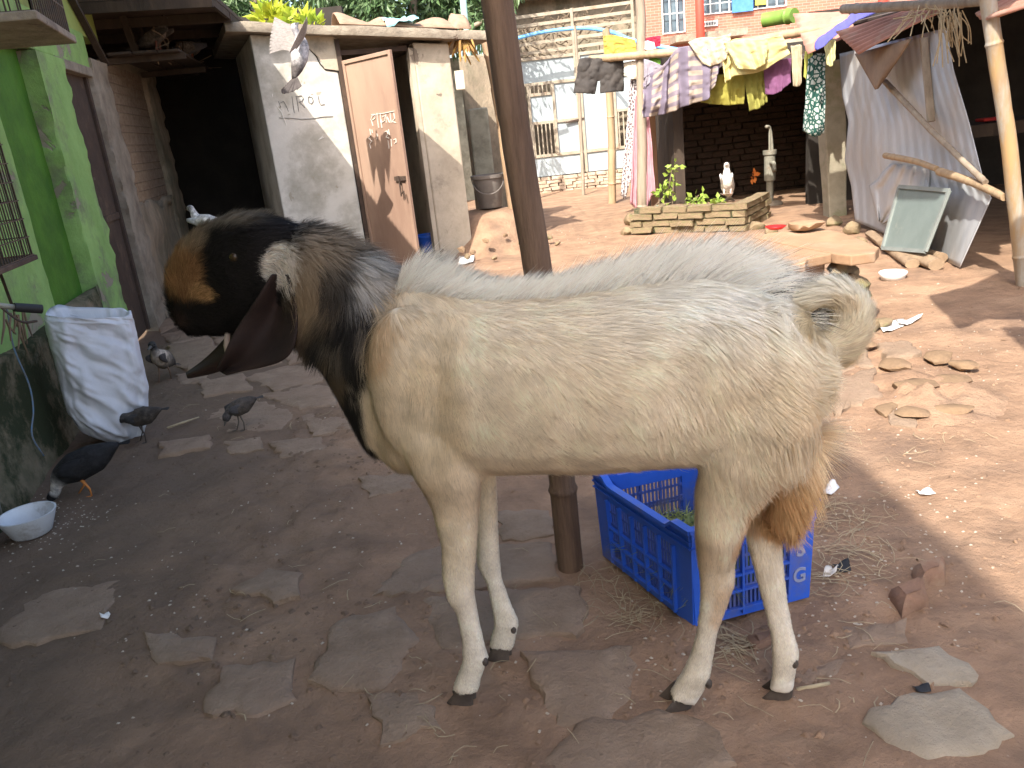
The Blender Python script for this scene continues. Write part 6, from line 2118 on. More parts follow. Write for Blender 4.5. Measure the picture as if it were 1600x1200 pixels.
# ------------------------------------------------------------------ white woven sack
sc_ = np.array((-2.13, 3.98, 0))
sn = np.array((sc_[0], sc_[1], 0)) / np.linalg.norm(sc_[:2])
def SP(x, y, d=0):
    return PL(x, y, sc_ + sn * d, sn)
st = [((122, 668), (203, 694), .10), ((104, 640), (222, 676), .155), ((94, 605), (231, 640), .165), ((86, 570), (232, 602), .16), ((78, 540), (224, 565), .15), ((71, 515), (216, 530), .13), ((68, 499), (209, 502), .115), ((72, 490), (206, 493), .11)]
rs = []
NS = 90
stf = []
for k in range(len(st) - 1):
    for t in np.linspace(0, 1, 11, endpoint=False):
        A0, B0, w0_ = st[k]
        A1, B1, w1_ = st[k + 1]
        stf.append((np.array(A0) * (1 - t) + np.array(A1) * t, np.array(B0) * (1 - t) + np.array(B1) * t, w0_ * (1 - t) + w1_ * t))
stf.append((np.array(st[-1][0], float), np.array(st[-1][1], float), st[-1][2]))
for k, (a, b, w) in enumerate(stf):
    A, B = SP(*a), SP(*b)
    c, h = (A + B) / 2, (B - A) / 2
    tt = np.linspace(0, 2 * math.pi, NS, endpoint=False)
    v = k / (len(stf) - 1)
    ring = []
    for t in tt:
        ct, s_ = math.cos(t), math.sin(t)
        cx_, sx_ = math.cos(t), math.sin(t)
        cre = 1 - abs(fbm(np.array([[cx_ * 1.1 + v * .8, sx_ * 1.1, v * 9 + cx_ * .8]]), 3, 5)[0]) * 1.6
        rip = (.036 * cre * (1 - v * .5) + .024 * fbm(np.array([[cx_ * 3.2, sx_ * 3.2, v * 5]]), 3, 9)[0] - .012)
        p = c + h * (abs(ct) ** .75 * np.sign(ct)) * (1 + rip * .5) - sn * w * (abs(s_) ** .75 * np.sign(s_)) * (1 + rip * 6)
        if k == len(stf) - 1:
            p = p + ZV * (.03 * math.exp(-((t - 4.1) / .5) ** 2) + .022 * math.sin(t + 2.2) + .02 * vnoise(np.array([[t * 2.5, 0, 0]]), 4)[0])
        ring.append(p)
    rs.append(ring)
# fold the mouth inwards
for q, dz in ((.93, -.01), (.85, -.08), (.6, -.13)):
    cm = np.mean(rs[len(stf) - 1], axis=0)
    rs.append([cm + (p - cm) * np.array((q, q, .6)) + ZV * dz for p in rs[len(stf) - 1]])
m_sackw = mat('woven_plastic', (.66, .67, .70), (.55, .56, .59), rough=.6, scale=5, bump=.35, bscale=60, bdist=.004, c3=(.38, .36, .34), s3=3.2, t3=(.56, .75), spec=.35)
sack = tag(MB().rings(rs, True, True).build('sack', m_sackw, None, smooth=True), 'tall white woven plastic sack standing against the green house', 'sack')

# ------------------------------------------------------------------ enamel bowl by the wall
bw = G(52, 836)
k = mpp(bw)
bowl = MB().lathe((bw[0], bw[1], float(gz(bw[0], bw[1]))), [(.001, 0), (26 * k, 0), (29 * k, .006), (38 * k, .062), (41.5 * k, .084), (42 * k, .088), (39 * k, .088), (37 * k, .08), (28 * k, .016), (.001, .012)], 30)
tag(bowl.build('bowl', mat('grimy_white_plastic', (.66, .68, .70), (.56, .57, .58), rough=.45, scale=6, bump=.1, c3=(.30, .27, .23), s3=7, t3=(.55, .72), spec=.4), None, smooth=True, angle=50), 'grubby white plastic bowl on the ground by the mossy wall', 'bowl')
# enamel dish and its lid by the platform
wd_ = G(1395, 436)
k = mpp(wd_)
tag(MB().lathe((wd_[0], wd_[1], .0), [(.001, .0), (17 * k, 0), (19 * k, .03), (21 * k, .05), (20 * k, .055), (16 * k, .02), (.001, .015)], 22).build('enamel_dish', mat('enamel', (.8, .79, .76), (.7, .69, .66), rough=.3, bump=.02, spec=.5), None, smooth=True), 'round white enamel dish on the ground near the logs', 'dish')

# ------------------------------------------------------------------ wire cages on the green wall
def wire_box(mb, o, ex, ey, ez, a, b, c, step, r=.0028, top=True):
    o = np.asarray(o, float)
    for x in np.arange(0, a + 1e-6, step):
        for y in (0, b):
            mb.bar(o + ex * x + ey * y, o + ex * x + ey * y + ez * c, r * 2)
        if top:
            mb.bar(o + ex * x + ez * c, o + ex * x + ez * c + ey * b, r * 2)
    for y in np.arange(0, b + 1e-6, step):
        for x in (0, a):
            mb.bar(o + ex * x + ey * y, o + ex * x + ey * y + ez * c, r * 2)
    z = 0
    while z <= c + 1e-6:
        mb.bar(o + ez * z, o + ez * z + ex * a, r * 2.4)
        mb.bar(o + ez * z + ey * b, o + ez * z + ey * b + ex * a, r * 2.4)
        mb.bar(o + ez * z, o + ez * z + ey * b, r * 2.4)
        mb.bar(o + ez * z + ex * a, o + ez * z + ex * a + ey * b, r * 2.4)
        z += step * 2.6
cz1 = 1.92
k1, k2 = G(60, 30, cz1), G(121, 68, cz1)
ex1 = (k2 - k1) / np.linalg.norm(k2 - k1)
k3 = G(0, 78, cz1)
ey1 = (k3 - k2) / np.linalg.norm(k3 - k2)
cg = thing('wire_cage', 'wire cage on a grey board shelf high on the green house front', 'cage', (k1 + k2) / 2)
La, Lb = np.linalg.norm(k2 - k1), np.linalg.norm(k3 - k2) * 1.15
bd = MB().add([k1, k2, k2 + ey1 * Lb, k1 + ey1 * Lb] + [p + ZV * .035 for p in (k1, k2, k2 + ey1 * Lb, k1 + ey1 * Lb)], [(0, 1, 2, 3), (7, 6, 5, 4), (0, 1, 5, 4), (1, 2, 6, 5), (2, 3, 7, 6), (3, 0, 4, 7)])
bd.build('board', m_cement, cg, bevel=.006)
mb = MB()
wire_box(mb, k1 + ZV * .036 + ex1 * .02 + ey1 * .02, ex1, ey1, ZV, La - .04, Lb - .04, .5, .045)
tag(mb.build('wires', m_wire, cg), None, None, None, 'stuff')
pw0 = LW(0, .34, 0)
def LPl(x, y, d):
    return PL(x, y, LA + LN * d, LN)
q = LPl(53, 397, .30)
cg2 = thing('bird_cage', 'small rusty wire cage hanging on the pale green wall', 'cage', q - LD * .2)
mb = MB()
wire_box(mb, q - LD * .62 - LN * .28, LD, LN, ZV, .62, .28, .62, .03, .002)
tag(mb.build('wires', m_wire, cg2), None, None, None, 'stuff')
MB().frame_box(q - LD * .62 - LN * .28, LD, LN, ZV, -.01, .63, -.01, .29, -.025, -.003).build('tray', m_rust, cg2, bevel=.004)
MB().bar(q - LD * .1 - LN * .12 - ZV * .02, q - LD * .02 - LN * .14 - ZV * .2, .012).build('stay', m_wire, cg2)
mb = MB()
for zc in (.18, .36):
    mb.bar(q - LD * .6 - LN * .2 + ZV * zc, q - LD * .02 - LN * .2 + ZV * zc, .015)
mb.build('perch', m_darkwood, cg2)
# handlebar of a cycle leaning at the frame's edge
g0, g1 = V(22, 480, 3.05), V(65, 483, 3.12)
cyc = thing('cycle_handlebar', 'handlebar end with black rubber grip at the edge of the green wall', 'handlebar', np.array((g0[0] - .15, g0[1], 0)))
m_rub = mat('black_rubber', (.016, .016, .017), (.025, .025, .026), rough=.6, bump=.1, spec=.4)
MB().tube([g0, g0 * .5 + g1 * .5, g1, g1 + (g1 - g0) * .02], [.017, .018, .018, .012], 14).build('grip', m_rub, cyc, smooth=True, angle=40)
ax = (g1 - g0) / np.linalg.norm(g1 - g0)
MB().tube(smooth_path([g0, g0 - ax * .18, g0 - ax * .26 - ZV * .12, g0 - ax * .26 + ZV * -.55, np.array((g0[0] - .30, g0[1] - .02, .02))], 6), .011, 10).build('bar', m_iron, cyc, smooth=True)
MB().tube(smooth_path([g0 - ax * .05, g0 + ax * .02 - ZV * .05 - np.array((0, .02, 0)), g1 - ax * .03 - ZV * .05], 6), .005, 6).build('lever', m_wire, cyc, smooth=True)
for kk, pts in enumerate([[(10, 478), (14, 500), (22, 545), (45, 600), (52, 640), (50, 680), (68, 712)]]):
    tag(MB().tube(smooth_path([LPl(x, y, .085 + .004 * i) for i, (x, y) in enumerate(pts)], 6), .004, 6).build('rope', mat('blue_rope', (.12, .22, .33), (.2, .2, .2), scale=30, bump=.2), None, smooth=True), 'thin blue grey rope trailing down the mossy plinth', 'rope')
mb = MB()
for kk in range(10):
    x0_, y0_ = rng.uniform(5, 40), rng.uniform(475, 500)
    e_ = (x0_ + rng.uniform(-12, 18), y0_ + rng.uniform(20, 60))
    mb.tube([LPl(x0_, y0_, .18), LPl((x0_ + e_[0]) / 2 + rng.uniform(-4, 4), (y0_ + e_[1]) / 2, .17), LPl(*e_, .15)], [.004, .006, .003], 5)
tag(mb.build('twig_bundle', MATS['twig']), 'tangle of dry twigs and string hanging under the bird cage', 'twigs', None, 'stuff')

# ------------------------------------------------------------------ bucket on an earth heap beside the outhouse
bk = V(767, 324, 9.7)
mnd = MB()
P = []
mc = np.array((bk[0] - .05, bk[1] - .15, 0))
for j, rr in enumerate(np.linspace(0, 1, 12)):
    P.append([mc + np.array((math.cos(t) * rr * .75, math.sin(t) * rr * .95, 0)) + ZV * ((bk[2] + .01) * (1 - sm(.35, 1.0, np.array(rr))) - .03 + .04 * rr * vnoise(np.array([[math.cos(t) * 4 * rr, math.sin(t) * 4 * rr, 0]]), 3)[0]) for t in np.linspace(0, 2 * math.pi, 36)])
tag(mnd.sheet(P).build('earth_heap', m_clay, None, smooth=True), 'heap of earth and rubble at the foot of the stub wall', 'earth heap')
k = mpp(bk)
bu = thing('bucket', 'battered grey plastic bucket standing on the earth heap', 'bucket', bk)
m_bk = mat('grey_plastic', (.20, .18, .16), (.15, .135, .12), rough=.6, scale=8, bump=.1, c3=(.27, .24, .2), s3=5, t3=(.55, .7))
MB().lathe(bk, [(.001, .004), (17 * k, 0), (18 * k, .01), (23 * k, 44 * k), (26 * k, 45 * k), (26.5 * k, 50 * k), (23.5 * k, 50 * k), (17 * k, .02), (.001, .015)], 24).build('tub', m_bk, bu, smooth=True, angle=40)
hd_ = [bk + np.array((math.cos(a) * 25 * k, -math.sin(a) * 6 * k - 22 * k * math.sin(a), 46 * k - math.sin(a) * 24 * k)) for a in np.linspace(0, math.pi, 14)]
MB().tube(hd_, .007, 6).build('handle', m_bk, bu, smooth=True)
for kk in range(14):
    a = rng.uniform(0, 6.28)
    rr = rng.uniform(.3, 1.0)
    p = mc + np.array((math.cos(a) * rr * .9, -abs(math.sin(a)) * rr * 1.4, 0))
    p[2] = max(0, (bk[2]) * (1 - rr) - .02)
    rock('clod', p, rng.uniform(.04, .09), ground, m_rock if kk % 2 else m_obrick, seed=200 + kk, lvl=1)
bb = PL(672, 388, OA2 - ON * .35, ON)
bsk = MB().lathe((bb[0], bb[1], .062), [(.001, 0), (.10, 0), (.14, .17), (.155, .17), (.155, .19), (.135, .19), (.095, .02), (.001, .015)], 20)
tag(bsk.build('blue_basin', mat('bright_blue_plastic', (.02, .12, .62), (.02, .1, .5), rough=.35, bump=.02, spec=.5), None, smooth=True, angle=40), 'bright blue plastic basin just inside the outhouse doorway', 'basin')

# ------------------------------------------------------------------ birds
def bird(name, label, cat, pos, yaw, scale, spine, cols, wing_c, leg_c, bill_c, stance=.0, wings='folded', legs=True, tilt=0, group=None, tailfan=None, lean=0):
    """spine: (forward, up, half-height, half-width) from tail to head tip; cols: colours along it"""
    pos = np.asarray(pos, float)
    t = thing(name, label, cat, pos, group)
    cy, sy = math.cos(yaw), math.sin(yaw)
    ct, st_ = math.cos(tilt), math.sin(tilt)
    def W_(f, s, u):
        f2, u2 = f * ct - u * st_, f * st_ + u * ct
        s2 = s + u2 * lean
        return pos + scale * np.array((f2 * cy - s2 * sy, f2 * sy + s2 * cy, u2))
    sp = np.array(spine, float)
    n = len(sp)
    ts = np.linspace(0, n - 1, n * 5)
    S = np.array(smooth_path([np.array((a[0], a[1], 0)) for a in sp], 5))[:, :2]
    tt = np.linspace(0, n - 1, len(S))
    hh, hw = np.interp(tt, range(n), sp[:, 2]), np.interp(tt, range(n), sp[:, 3])
    rs, cc_ = [], []
    ca = np.array(cols, float)
    for k in range(len(S)):
        d = S[min(k + 1, len(S) - 1)] - S[max(k - 1, 0)]
        d /= np.linalg.norm(d) + 1e-9
        nx, nz = -d[1], d[0]
        c_ = np.array([np.interp(tt[k], range(n), ca[:, i]) for i in range(3)])
        ring = []
        for a in np.linspace(0, 2 * math.pi, 14, endpoint=False):
            h = math.cos(a) * hh[k]
            ring.append(W_(S[k][0] + nx * h, math.sin(a) * hw[k], S[k][1] + nz * h))
            cc_.append(c_ * (1 + .25 * vnoise(np.array([[k * .6, a * 2, pos[0]]]), 4)[0]))
        rs.append(ring)
    MB().rings(rs).build('body', mat('plumage', (1.15, 1.1, 1.05), (.5, .48, .46), rough=.8, scale=42, bump=.6, bscale=70, vcol=True, detail=3), t, smooth=True, colors=np.clip(cc_, 0, 1))
    h1 = sp[-1]
    h0 = sp[-2]
    hd = np.array((h1[0] - h0[0], h1[1] - h0[1]))
    hd /= np.linalg.norm(hd) + 1e-9
    bl = .062 if cat == 'duck' else .025
    b0 = np.array((h1[0], h1[1]))
    mb = MB()
    rs = []
    for k, (q, a, b_) in enumerate(((-.3, .022, .02), (.3, .015, .017), (.75, .008, .018), (1.0, .003, .011))):
        c = b0 + hd * bl * q
        f_ = .6 if cat != 'duck' else 1
        rs.append([W_(c[0] - hd[1] * math.cos(x) * a * f_, math.sin(x) * b_ * f_, c[1] + hd[0] * math.cos(x) * a * f_) for x in np.linspace(0, 2 * math.pi, 8, endpoint=False)])
    mb.rings(rs).build('bill', mat('bill_%02d%02d' % (int(bill_c[0] * 99), int(bill_c[1] * 99)), bill_c, rough=.5, bump=0), t, smooth=True)
    hi = np.array((h0[0], h0[1]))
    for s in (-1, 1):
        MB().ball(W_(hi[0] + .012 * hd[0], s * h0[3] * .93, hi[1] + .012 + .01 * hd[1]), .0045 * scale, 8, 6).build('eye', mat('bird_eye', (.01, .008, .006), rough=.1, bump=0, spec=.7), t, smooth=True)
    wm = mat('wing_%02d%02d%02d' % tuple(int(x * 99) for x in wing_c), tuple(wing_c), tuple(np.array(wing_c) * .65), rough=.8, scale=38, bump=.6, stretch=(1, 1, 2.5))
    bi = n // 2 - 1
    bc = sp[bi]
    if wings == 'folded':
        for s in (-1, 1):
            rs = []
            for q in np.linspace(0, 1, 9):
                wq = math.sin(math.pi * (q * .82 + .12)) ** .8
                f = bc[0] + .10 - .27 * q
                u = bc[1] + .015 - .035 * q + (sp[0][1] - bc[1]) * q * .35
                rs.append([W_(f, s * (bc[3] * (1.0 - .35 * q ** 2) * (.86 + .16 * math.cos(a))), u + math.sin(a) * bc[2] * .62 * wq) for a in np.linspace(0, 2 * math.pi, 10, endpoint=False)])
            MB().rings(rs).build('wing', wm, t, smooth=True)
    else:
        for s, (up, fw) in zip((-1, 1), wings):
            feath = MB()
            for k in range(11):
                q = k / 10
                root = np.array((bc[0] + .05 - .09 * q, s * bc[3] * .8, bc[1] + bc[2] * .6))
                ang = R(-25 + 95 * q)
                L_ = (.24 - .11 * q) * .75
                dirv = np.array((math.cos(ang) * .25 - q * .55 + fw, s * math.cos(up), math.sin(up)))
                dirv /= np.linalg.norm(dirv)
                elbow = root + dirv * L_ * .45
                tip = root + dirv * L_ + np.array((-.05 * q - .02, 0, 0))
                wv = np.array((.021, 0, .004))
                feath.add([W_(*(root - wv)), W_(*(root + wv)), W_(*(elbow + wv * 1.15)), W_(*(tip + wv * .35)), W_(*(tip - wv * .5)), W_(*(elbow - wv * 1.15))], [(0, 1, 2, 5), (5, 2, 3, 4)])
            feath.build('wing', wm, t, solid=.002)
    tm = mat('tail_%02d%02d%02d' % tuple(int(x * 99) for x in (tailfan or wing_c)), tuple(tailfan or wing_c), tuple(np.array(tailfan or wing_c) * .6), rough=.8, scale=20, bump=.2)
    fan = MB()
    spread = .8 if tailfan else .3
    for k in range(7):
        a = (k - 3) / 3 * spread
        r0 = np.array((sp[0][0] + .02, 0, sp[0][1]))
        TL_ = .135 if tailfan else .10
        e = r0 + np.array((-math.cos(a) * TL_, math.sin(a) * TL_, -.004 * abs(k - 3) + (sp[0][1] - sp[1][1]) * .6))
        sd_ = np.array((math.sin(a), math.cos(a), 0)) * (.02 if tailfan else .012)
        fan.add([W_(*(r0 - sd_ * .5)), W_(*(r0 + sd_ * .5)), W_(*(e + sd_)), W_(*(e - sd_))], [(0, 1, 2, 3)])
    fan.build('tail', tm, t, solid=.003)
    if legs:
        lm = mat('leg_%02d%02d' % (int(leg_c[0] * 99), int(leg_c[1] * 99)), leg_c, rough=.6, bump=.1)
        for s, fo_ in ((-1, stance), (1, -stance)):
            hip = (bc[0] - .02, s * bc[3] * .5, bc[1] - bc[2] * .75)
            kn = (bc[0] - .03 + fo_ * .5, s * bc[3] * .5, (bc[1] - bc[2]) * .55)
            ft = (bc[0] - .005 + fo_, s * bc[3] * .5, .006)
            lg = MB().tube([W_(*hip), W_(*kn), W_(*ft)], [.012 * scale, .007 * scale, .006 * scale], 7).build('leg', lm, t, smooth=True)
            mb = MB()
            for a in (-.45, 0, .45):
                tip = (ft[0] + math.cos(a) * .055, ft[1] + math.sin(a) * .05, .003)
                mb.tube([W_(ft[0], ft[1], .005), W_(*tip)], [.005 * scale, .002 * scale], 5)
            if cat == 'duck':
                mb.add([W_(ft[0] - .005, ft[1], .004), W_(ft[0] + .048, ft[1] - .03, .0035), W_(ft[0] + .055, ft[1], .0035), W_(ft[0] + .048, ft[1] + .03, .0035)], [(0, 1, 2), (0, 2, 3)])
            mb.build('foot', lm, lg)
    return t
BLK, WHT, GRY, SLT = (.022, .022, .024), (.78, .77, .74), (.20, .20, .21), (.10, .105, .12)
def gp3(x, y):
    p = G(x, y)
    p[2] = float(gz(p[0], p[1]))
    return p
# black duck feeding against the wall
bird('duck', 'black duck with white throat feeding head down by the mossy wall', 'duck', gp3(138, 768), R(198), .62,
     [(-.27, .33, .014, .035), (-.21, .31, .05, .06), (-.10, .265, .105, .10), (.03, .225, .112, .105), (.13, .18, .075, .075), (.18, .12, .040, .038), (.20, .075, .032, .030), (.225, .052, .036, .032), (.25, .03, .024, .022)],
     [BLK, BLK, BLK, BLK, (.03, .03, .03), (.7, .69, .66), (.6, .6, .57), BLK, BLK], BLK, (.55, .20, .05), (.14, .13, .12), stance=.05, group='ducks in the yard')
bird('duck', 'small dark duckling walking in front of the white sack', 'duck', gp3(232, 688), R(190), .47,
     [(-.21, .34, .014, .03), (-.15, .33, .05, .055), (-.05, .30, .105, .095), (.06, .285, .10, .09), (.12, .30, .062, .058), (.16, .31, .046, .044), (.20, .305, .054, .048), (.245, .285, .034, .034)],
     [(.06, .05, .042), (.06, .05, .042), (.07, .06, .05), (.085, .07, .058), (.10, .085, .07), (.09, .085, .08), (.06, .055, .055), (.05, .05, .05)], (.055, .052, .052), (.06, .05, .045), (.08, .07, .065), stance=.04, group='ducks in the yard')
bird('duck', 'dark headed duck with white breast standing on the brick path', 'duck', gp3(262, 594), R(262), .64,
     [(-.17, .12, .014, .03), (-.12, .155, .055, .06), (-.04, .205, .10, .092), (.05, .26, .088, .082), (.09, .315, .050, .048), (.10, .36, .036, .034), (.115, .40, .042, .038), (.145, .392, .028, .026)],
     [(.05, .05, .05), (.07, .06, .055), (.10, .085, .07), (.5, .43, .35), (.5, .43, .36), (.10, .095, .09), (.05, .05, .05), (.04, .04, .04)], (.07, .06, .055), (.18, .11, .07), (.12, .11, .1), stance=.05, group='ducks in the yard')
bird('duck', 'small grey duckling pecking on the flagstones near the goat', 'duck', gp3(383, 668), R(215), .44,
     [(-.20, .33, .014, .03), (-.14, .32, .055, .06), (-.04, .29, .10, .092), (.06, .27, .098, .088), (.12, .26, .06, .056), (.155, .235, .046, .042), (.18, .205, .052, .046), (.20, .165, .034, .034)],
     [(.06, .05, .042), (.075, .062, .052), (.09, .075, .062), (.10, .085, .07), (.09, .085, .08), (.08, .075, .075), (.07, .065, .065), (.06, .055, .055)], (.075, .07, .07), (.10, .08, .06), (.1, .09, .08), stance=.03, group='ducks in the yard')
hp_ = np.array((-2.27, 6.5, .77))
tag(MB().tube([(-2.27, 6.5, -.05), (-2.28, 6.5, .4), (-2.27, 6.5, .77)], [.07, .065, .068], 10).build('wooden_post', m_darkwood, None, smooth=True, angle=40), 'short dark wooden post behind the goat muzzle', 'post')
bird('pigeon', 'white pigeon with black spotted cap just above the goat muzzle', 'pigeon', hp_, R(160), .8,
     [(-.18, .10, .012, .03), (-.12, .10, .05, .055), (-.03, .11, .075, .075), (.07, .13, .066, .066), (.11, .18, .04, .04), (.125, .225, .03, .028), (.145, .255, .033, .03), (.175, .248, .022, .02)],
     [(.1, .1, .1), WHT, WHT, WHT, WHT, (.6, .6, .6), (.25, .25, .25), (.7, .69, .67)], (.7, .7, .7), (.5, .3, .1), (.4, .3, .15), group='pigeons')
PG = [(-.16, .085, .010, .02), (-.10, .10, .035, .035), (-.03, .125, .055, .052), (.04, .155, .052, .048), (.075, .195, .032, .03), (.085, .23, .022, .021), (.098, .255, .023, .021), (.12, .252, .015, .014)]
def pcol(a, b, c): return [a, a, b, b, b, c, c, c]
wp = V(1137, 319, p0[1] + .07)
wp[2] = ptop
bird('pigeon', 'bright white pigeon perched on the mossy brick planter', 'pigeon', wp, R(250), 1.5, [(a, b - .045, c, d) for a, b, c, d in PG], pcol(WHT, WHT, WHT), (.80, .79, .77), (.5, .42, .38), (.6, .55, .5), group='pigeons', tilt=.35)
s1 = LW(4.55, .36, 2.25)
bird('pigeon', 'dull grey pigeon sitting among the twigs on the shelf', 'pigeon', s1, R(-10), 1.2, PG, pcol((.09, .08, .075), (.14, .125, .115), (.22, .2, .19)), (.10, .09, .085), (.2, .08, .06), (.1, .1, .1), group='pigeons')
s2 = LW(6.25, .42, 2.28)
bird('pigeon', 'pale grey and white pigeon preening at the end of the shelf', 'pigeon', s2, R(35), 1.4, [(-.16, .10, .010, .02), (-.10, .12, .035, .035), (-.03, .14, .06, .056), (.04, .15, .056, .052), (.08, .165, .036, .034), (.09, .20, .024, .023), (.075, .215, .023, .021), (.05, .205, .015, .014)],
     pcol((.35, .36, .4), (.6, .59, .58), (.08, .08, .09)), (.46, .48, .54), (.5, .2, .16), (.1, .1, .1), group='pigeons')
fp = V(488, 86, 7.55)
bird('pigeon', 'flying white pigeon with dark spread tail in front of the whitewashed wall', 'pigeon', fp - np.array((0, 0, .12)), R(48), 1.35, PG, pcol((.10, .09, .09), (.56, .56, .58), (.4, .4, .44)), (.42, .38, .35), (.5, .2, .16), (.1, .1, .1), wings=((R(38), -.1), (R(62), .0)), legs=False, tilt=.75, tailfan=(.10, .085, .08), group='pigeons')

# ------------------------------------------------------------------ straw, scraps and crumbs on the ground
def straw(name, label, spots, n, lmin, lmax, w, material, seed, zlift=.004):
    r_ = np.random.default_rng(seed)
    ks = r_.integers(0, len(spots), n)
    V_, F_l = [], []
    for i in range(n):
        x, y, rx, ry = spots[ks[i]]
        q = r_.normal(size=2) * .5
        c = G(x + q[0] * rx, y + q[1] * ry)
        a = r_.uniform(0, math.pi)
        L_ = r_.uniform(lmin, lmax)
        bend = r_.uniform(-.5, .5)
        pts = []
        for t in (-.5, -.17, .17, .5):
            aa = a + bend * t * 2
            p = c + np.array((math.cos(aa), math.sin(aa), 0)) * L_ * t
            p[2] = float(gz(p[0], p[1])) + zlift + .012 * r_.random() * (1 - 2 * abs(t)) + .004
            pts.append(p)
        b = len(V_)
        sd = np.array((-math.sin(a), math.cos(a), 0)) * w * r_.uniform(.6, 1.3)
        up = ZV * w * .8
        for p in pts:
            V_ += [p - sd, p + up, p + sd]
        for k in range(3):
            o = b + k * 3
            F_l += [(o, o + 3, o + 4, o + 1), (o + 1, o + 4, o + 5, o + 2)]
    o = raw_mesh(name, np.array(V_), np.array(F_l), material)
    return tag(o, label, 'straw', None, 'stuff')
straw('straw_litter', 'dry straw strewn around the blue crate', [(960, 900, 70, 40), (985, 935, 60, 40), (1000, 960, 50, 30), (1330, 840, 60, 40), (1300, 900, 60, 40), (1350, 880, 70, 40), (1150, 1015, 40, 40), (1320, 800, 50, 30)], 230, .04, .16, .0011, m_straw, 1)
straw('straw_litter', 'scattered dry stalks lying over the shaded clay', [(800, 960, 250, 120), (450, 900, 300, 150), (1300, 1050, 250, 120), (700, 1100, 300, 120), (400, 640, 150, 60), (1450, 700, 150, 80)], 150, .02, .10, .0012, m_straw, 2)
m_crumb = mat('crumbs', (.50, .43, .34), (.34, .27, .2), scale=40, bump=0)
V_, F_l = [], []
r_ = np.random.default_rng(5)
spots = [(90, 800, 90, 40, 150), (60, 850, 60, 30, 40), (160, 900, 200, 80, 50), (500, 800, 300, 120, 70), (350, 980, 350, 160, 70), (1000, 1050, 400, 120, 110), (1400, 800, 250, 150, 200), (1400, 560, 250, 120, 200), (500, 620, 250, 60, 60), (1300, 950, 250, 120, 120), (850, 370, 100, 30, 60), (1050, 380, 200, 30, 40)]
for x, y, rx, ry, n in spots:
    for _ in range(n):
        c = G(x + r_.normal() * rx * .5, y + r_.normal() * ry * .5)
        s = r_.uniform(.0018, .006) * (1 if c[1] < 5 else 2)
        c[2] = float(gz(c[0], c[1])) + s * .2
        b = len(V_)
        a = r_.uniform(0, 6.28)
        for dx, dy, dz in ((-1, -.6, 0), (1, -.5, 0), (.9, .7, 0), (-.8, .6, 0), (.1, 0, .8)):
            V_.append(c + np.array((dx * math.cos(a) - dy * math.sin(a), dx * math.sin(a) + dy * math.cos(a), dz)) * s)
        F_l += [(b, b + 1, b + 4), (b + 1, b + 2, b + 4), (b + 2, b + 3, b + 4), (b + 3, b, b + 4)]
tag(raw_mesh('crumbs', np.array(V_), np.array(F_l), m_crumb), 'pale crumbs and grit scattered over the clay', 'crumbs', None, 'stuff')
V_, F_l = [], []
for x, y, rx, ry, n in [(500, 1000, 600, 200, 500), (1300, 900, 400, 250, 450), (1400, 600, 300, 150, 350), (450, 700, 300, 100, 300), (850, 370, 160, 40, 150), (1100, 390, 250, 30, 100)]:
    for _ in range(n):
        c = G(x + r_.normal() * rx * .5, y + r_.normal() * ry * .5)
        if not (-2.2 < c[0] < 6 and c[1] < 14):
            continue
        s = r_.uniform(.003, .014)
        c[2] = float(gz(c[0], c[1])) - s * .1
        b = len(V_)
        for dx, dy, dz in ((-1, 0, 0), (0, -1, 0), (1, 0, 0), (0, 1, 0), (-.3, -.2, .7), (.4, .2, .6)):
            V_.append(c + (np.array((dx, dy, dz)) + r_.normal(size=3) * .2) * s)
        F_l += [(b, b + 1, b + 4), (b + 1, b + 2, b + 5), (b + 1, b + 5, b + 4), (b + 2, b + 3, b + 5), (b + 3, b, b + 4), (b + 3, b + 4, b + 5)]
tag(raw_mesh('clay_crumbs', np.array(V_), np.array(F_l), m_clay), 'small clods of clay lying loose on the yard', 'clods', None, 'stuff')
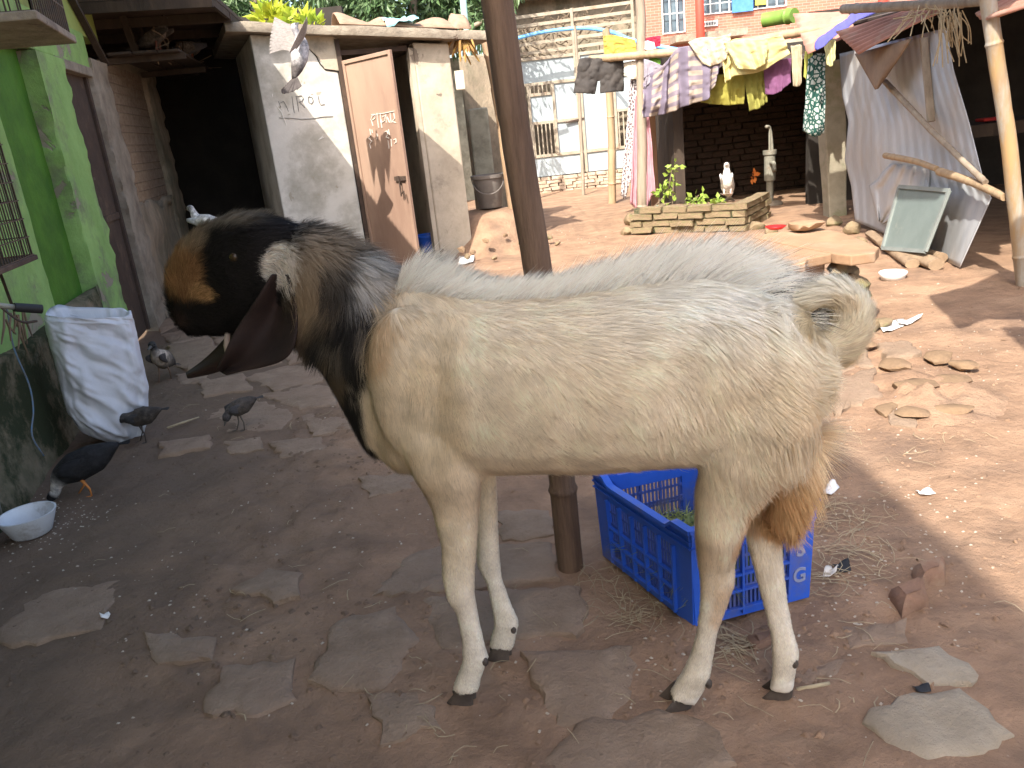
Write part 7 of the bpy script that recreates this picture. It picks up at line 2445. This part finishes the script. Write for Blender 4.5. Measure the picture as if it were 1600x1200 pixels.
# paper and plastic scraps
m_paper = mat('white_paper', (.80, .79, .77), (.72, .70, .68), rough=.8, bump=.1)
def scrap(pix, label, material, name='paper_scrap', lift=.012, cat='paper'):
    q = [G(x, y) for x, y in pix]
    c = np.mean(q, axis=0)
    n = 6
    P_ = []
    q = [np.asarray(a) for a in q]
    for j in range(n):
        row = []
        for i in range(n):
            u_, v_ = i / (n - 1), j / (n - 1)
            p = (q[0] * (1 - u_) + q[1] * u_) * (1 - v_) + (q[3] * (1 - u_) + q[2] * u_) * v_
            p[2] = float(gz(p[0], p[1])) + .006 + lift * (abs(u_ - .5) + .6 * vnoise(np.array([[u_ * 3, v_ * 3, c[0]]]), 3)[0])
            row.append(p)
        P_.append(row)
    return tag(MB().sheet(P_).build(name, material, None, smooth=True, solid=.0015), label, cat)
scrap([(1370, 503), (1412, 498), (1412, 508), (1380, 518)], 'folded white paper sheet on the sunlit earth beside the platform', m_paper)
scrap([(1400, 500), (1442, 497), (1425, 505), (1405, 510)], 'pointed second half of the white paper by the platform', m_paper, lift=.03)
scrap([(1391, 630), (1400, 628), (1416, 654), (1408, 657)], 'bright white scrap among the rubble stones', m_paper, lift=.02)
scrap([(1282, 765), (1300, 755), (1312, 760), (1290, 778)], 'pale torn paper on the shade line behind the goat', m_paper, lift=.02)
scrap([(1430, 768), (1450, 766), (1462, 774), (1440, 776)], 'thin white scrap on the sunlit clay right of the goat', m_paper)
scrap([(718, 404), (742, 398), (740, 412), (716, 416)], 'white plastic sheet at the foot of the outhouse pillar', m_paper, lift=.03)
scrap([(906, 725), (923, 724), (922, 738), (908, 740)], 'yellow wrapper beside the blue crate', mat('yellow_wrapper', (.75, .62, .12), (.65, .52, .1), rough=.5, bump=.1), 'wrapper', .01, 'wrapper')
scrap([(1425, 1080), (1450, 1078), (1455, 1088), (1435, 1090)], 'small dark plastic piece between the two big flagstones', m_rub, 'plastic_piece', .006, 'plastic scrap')
scrap([(1300, 888), (1325, 884), (1330, 896), (1308, 900)], 'crumpled dark rag in the straw near the crate', m_rub, 'dark_rag', .01, 'rag')
scrap([(158, 966), (172, 962), (175, 968), (160, 972)], 'tiny grey white scrap on the flagstone near the bowl', m_paper)
scrap([(1310, 892), (1290, 896), (1285, 908), (1305, 905)], 'pale feather scrap in the straw near the crate', mat('pale_feather', (.6, .56, .5), bump=0), lift=.02)
st_ = [G(262, 672), G(285, 664), G(312, 655)]
tag(MB().tube([p + ZV * .012 for p in st_], [.006, .007, .004], 7).build('stick', m_straw, None, smooth=True), 'pale peeled stick lying on the stones by the sack', 'stick')
st_ = [G(1245, 1082), G(1296, 1072)]
tag(MB().tube([p + ZV * .008 for p in st_], [.006, .005], 7).build('stick', m_straw, None, smooth=True), 'short split stick beside the goat rear hoof', 'stick')
rod = [V(24, 330, 3.2), V(50, 458, 3.25)]
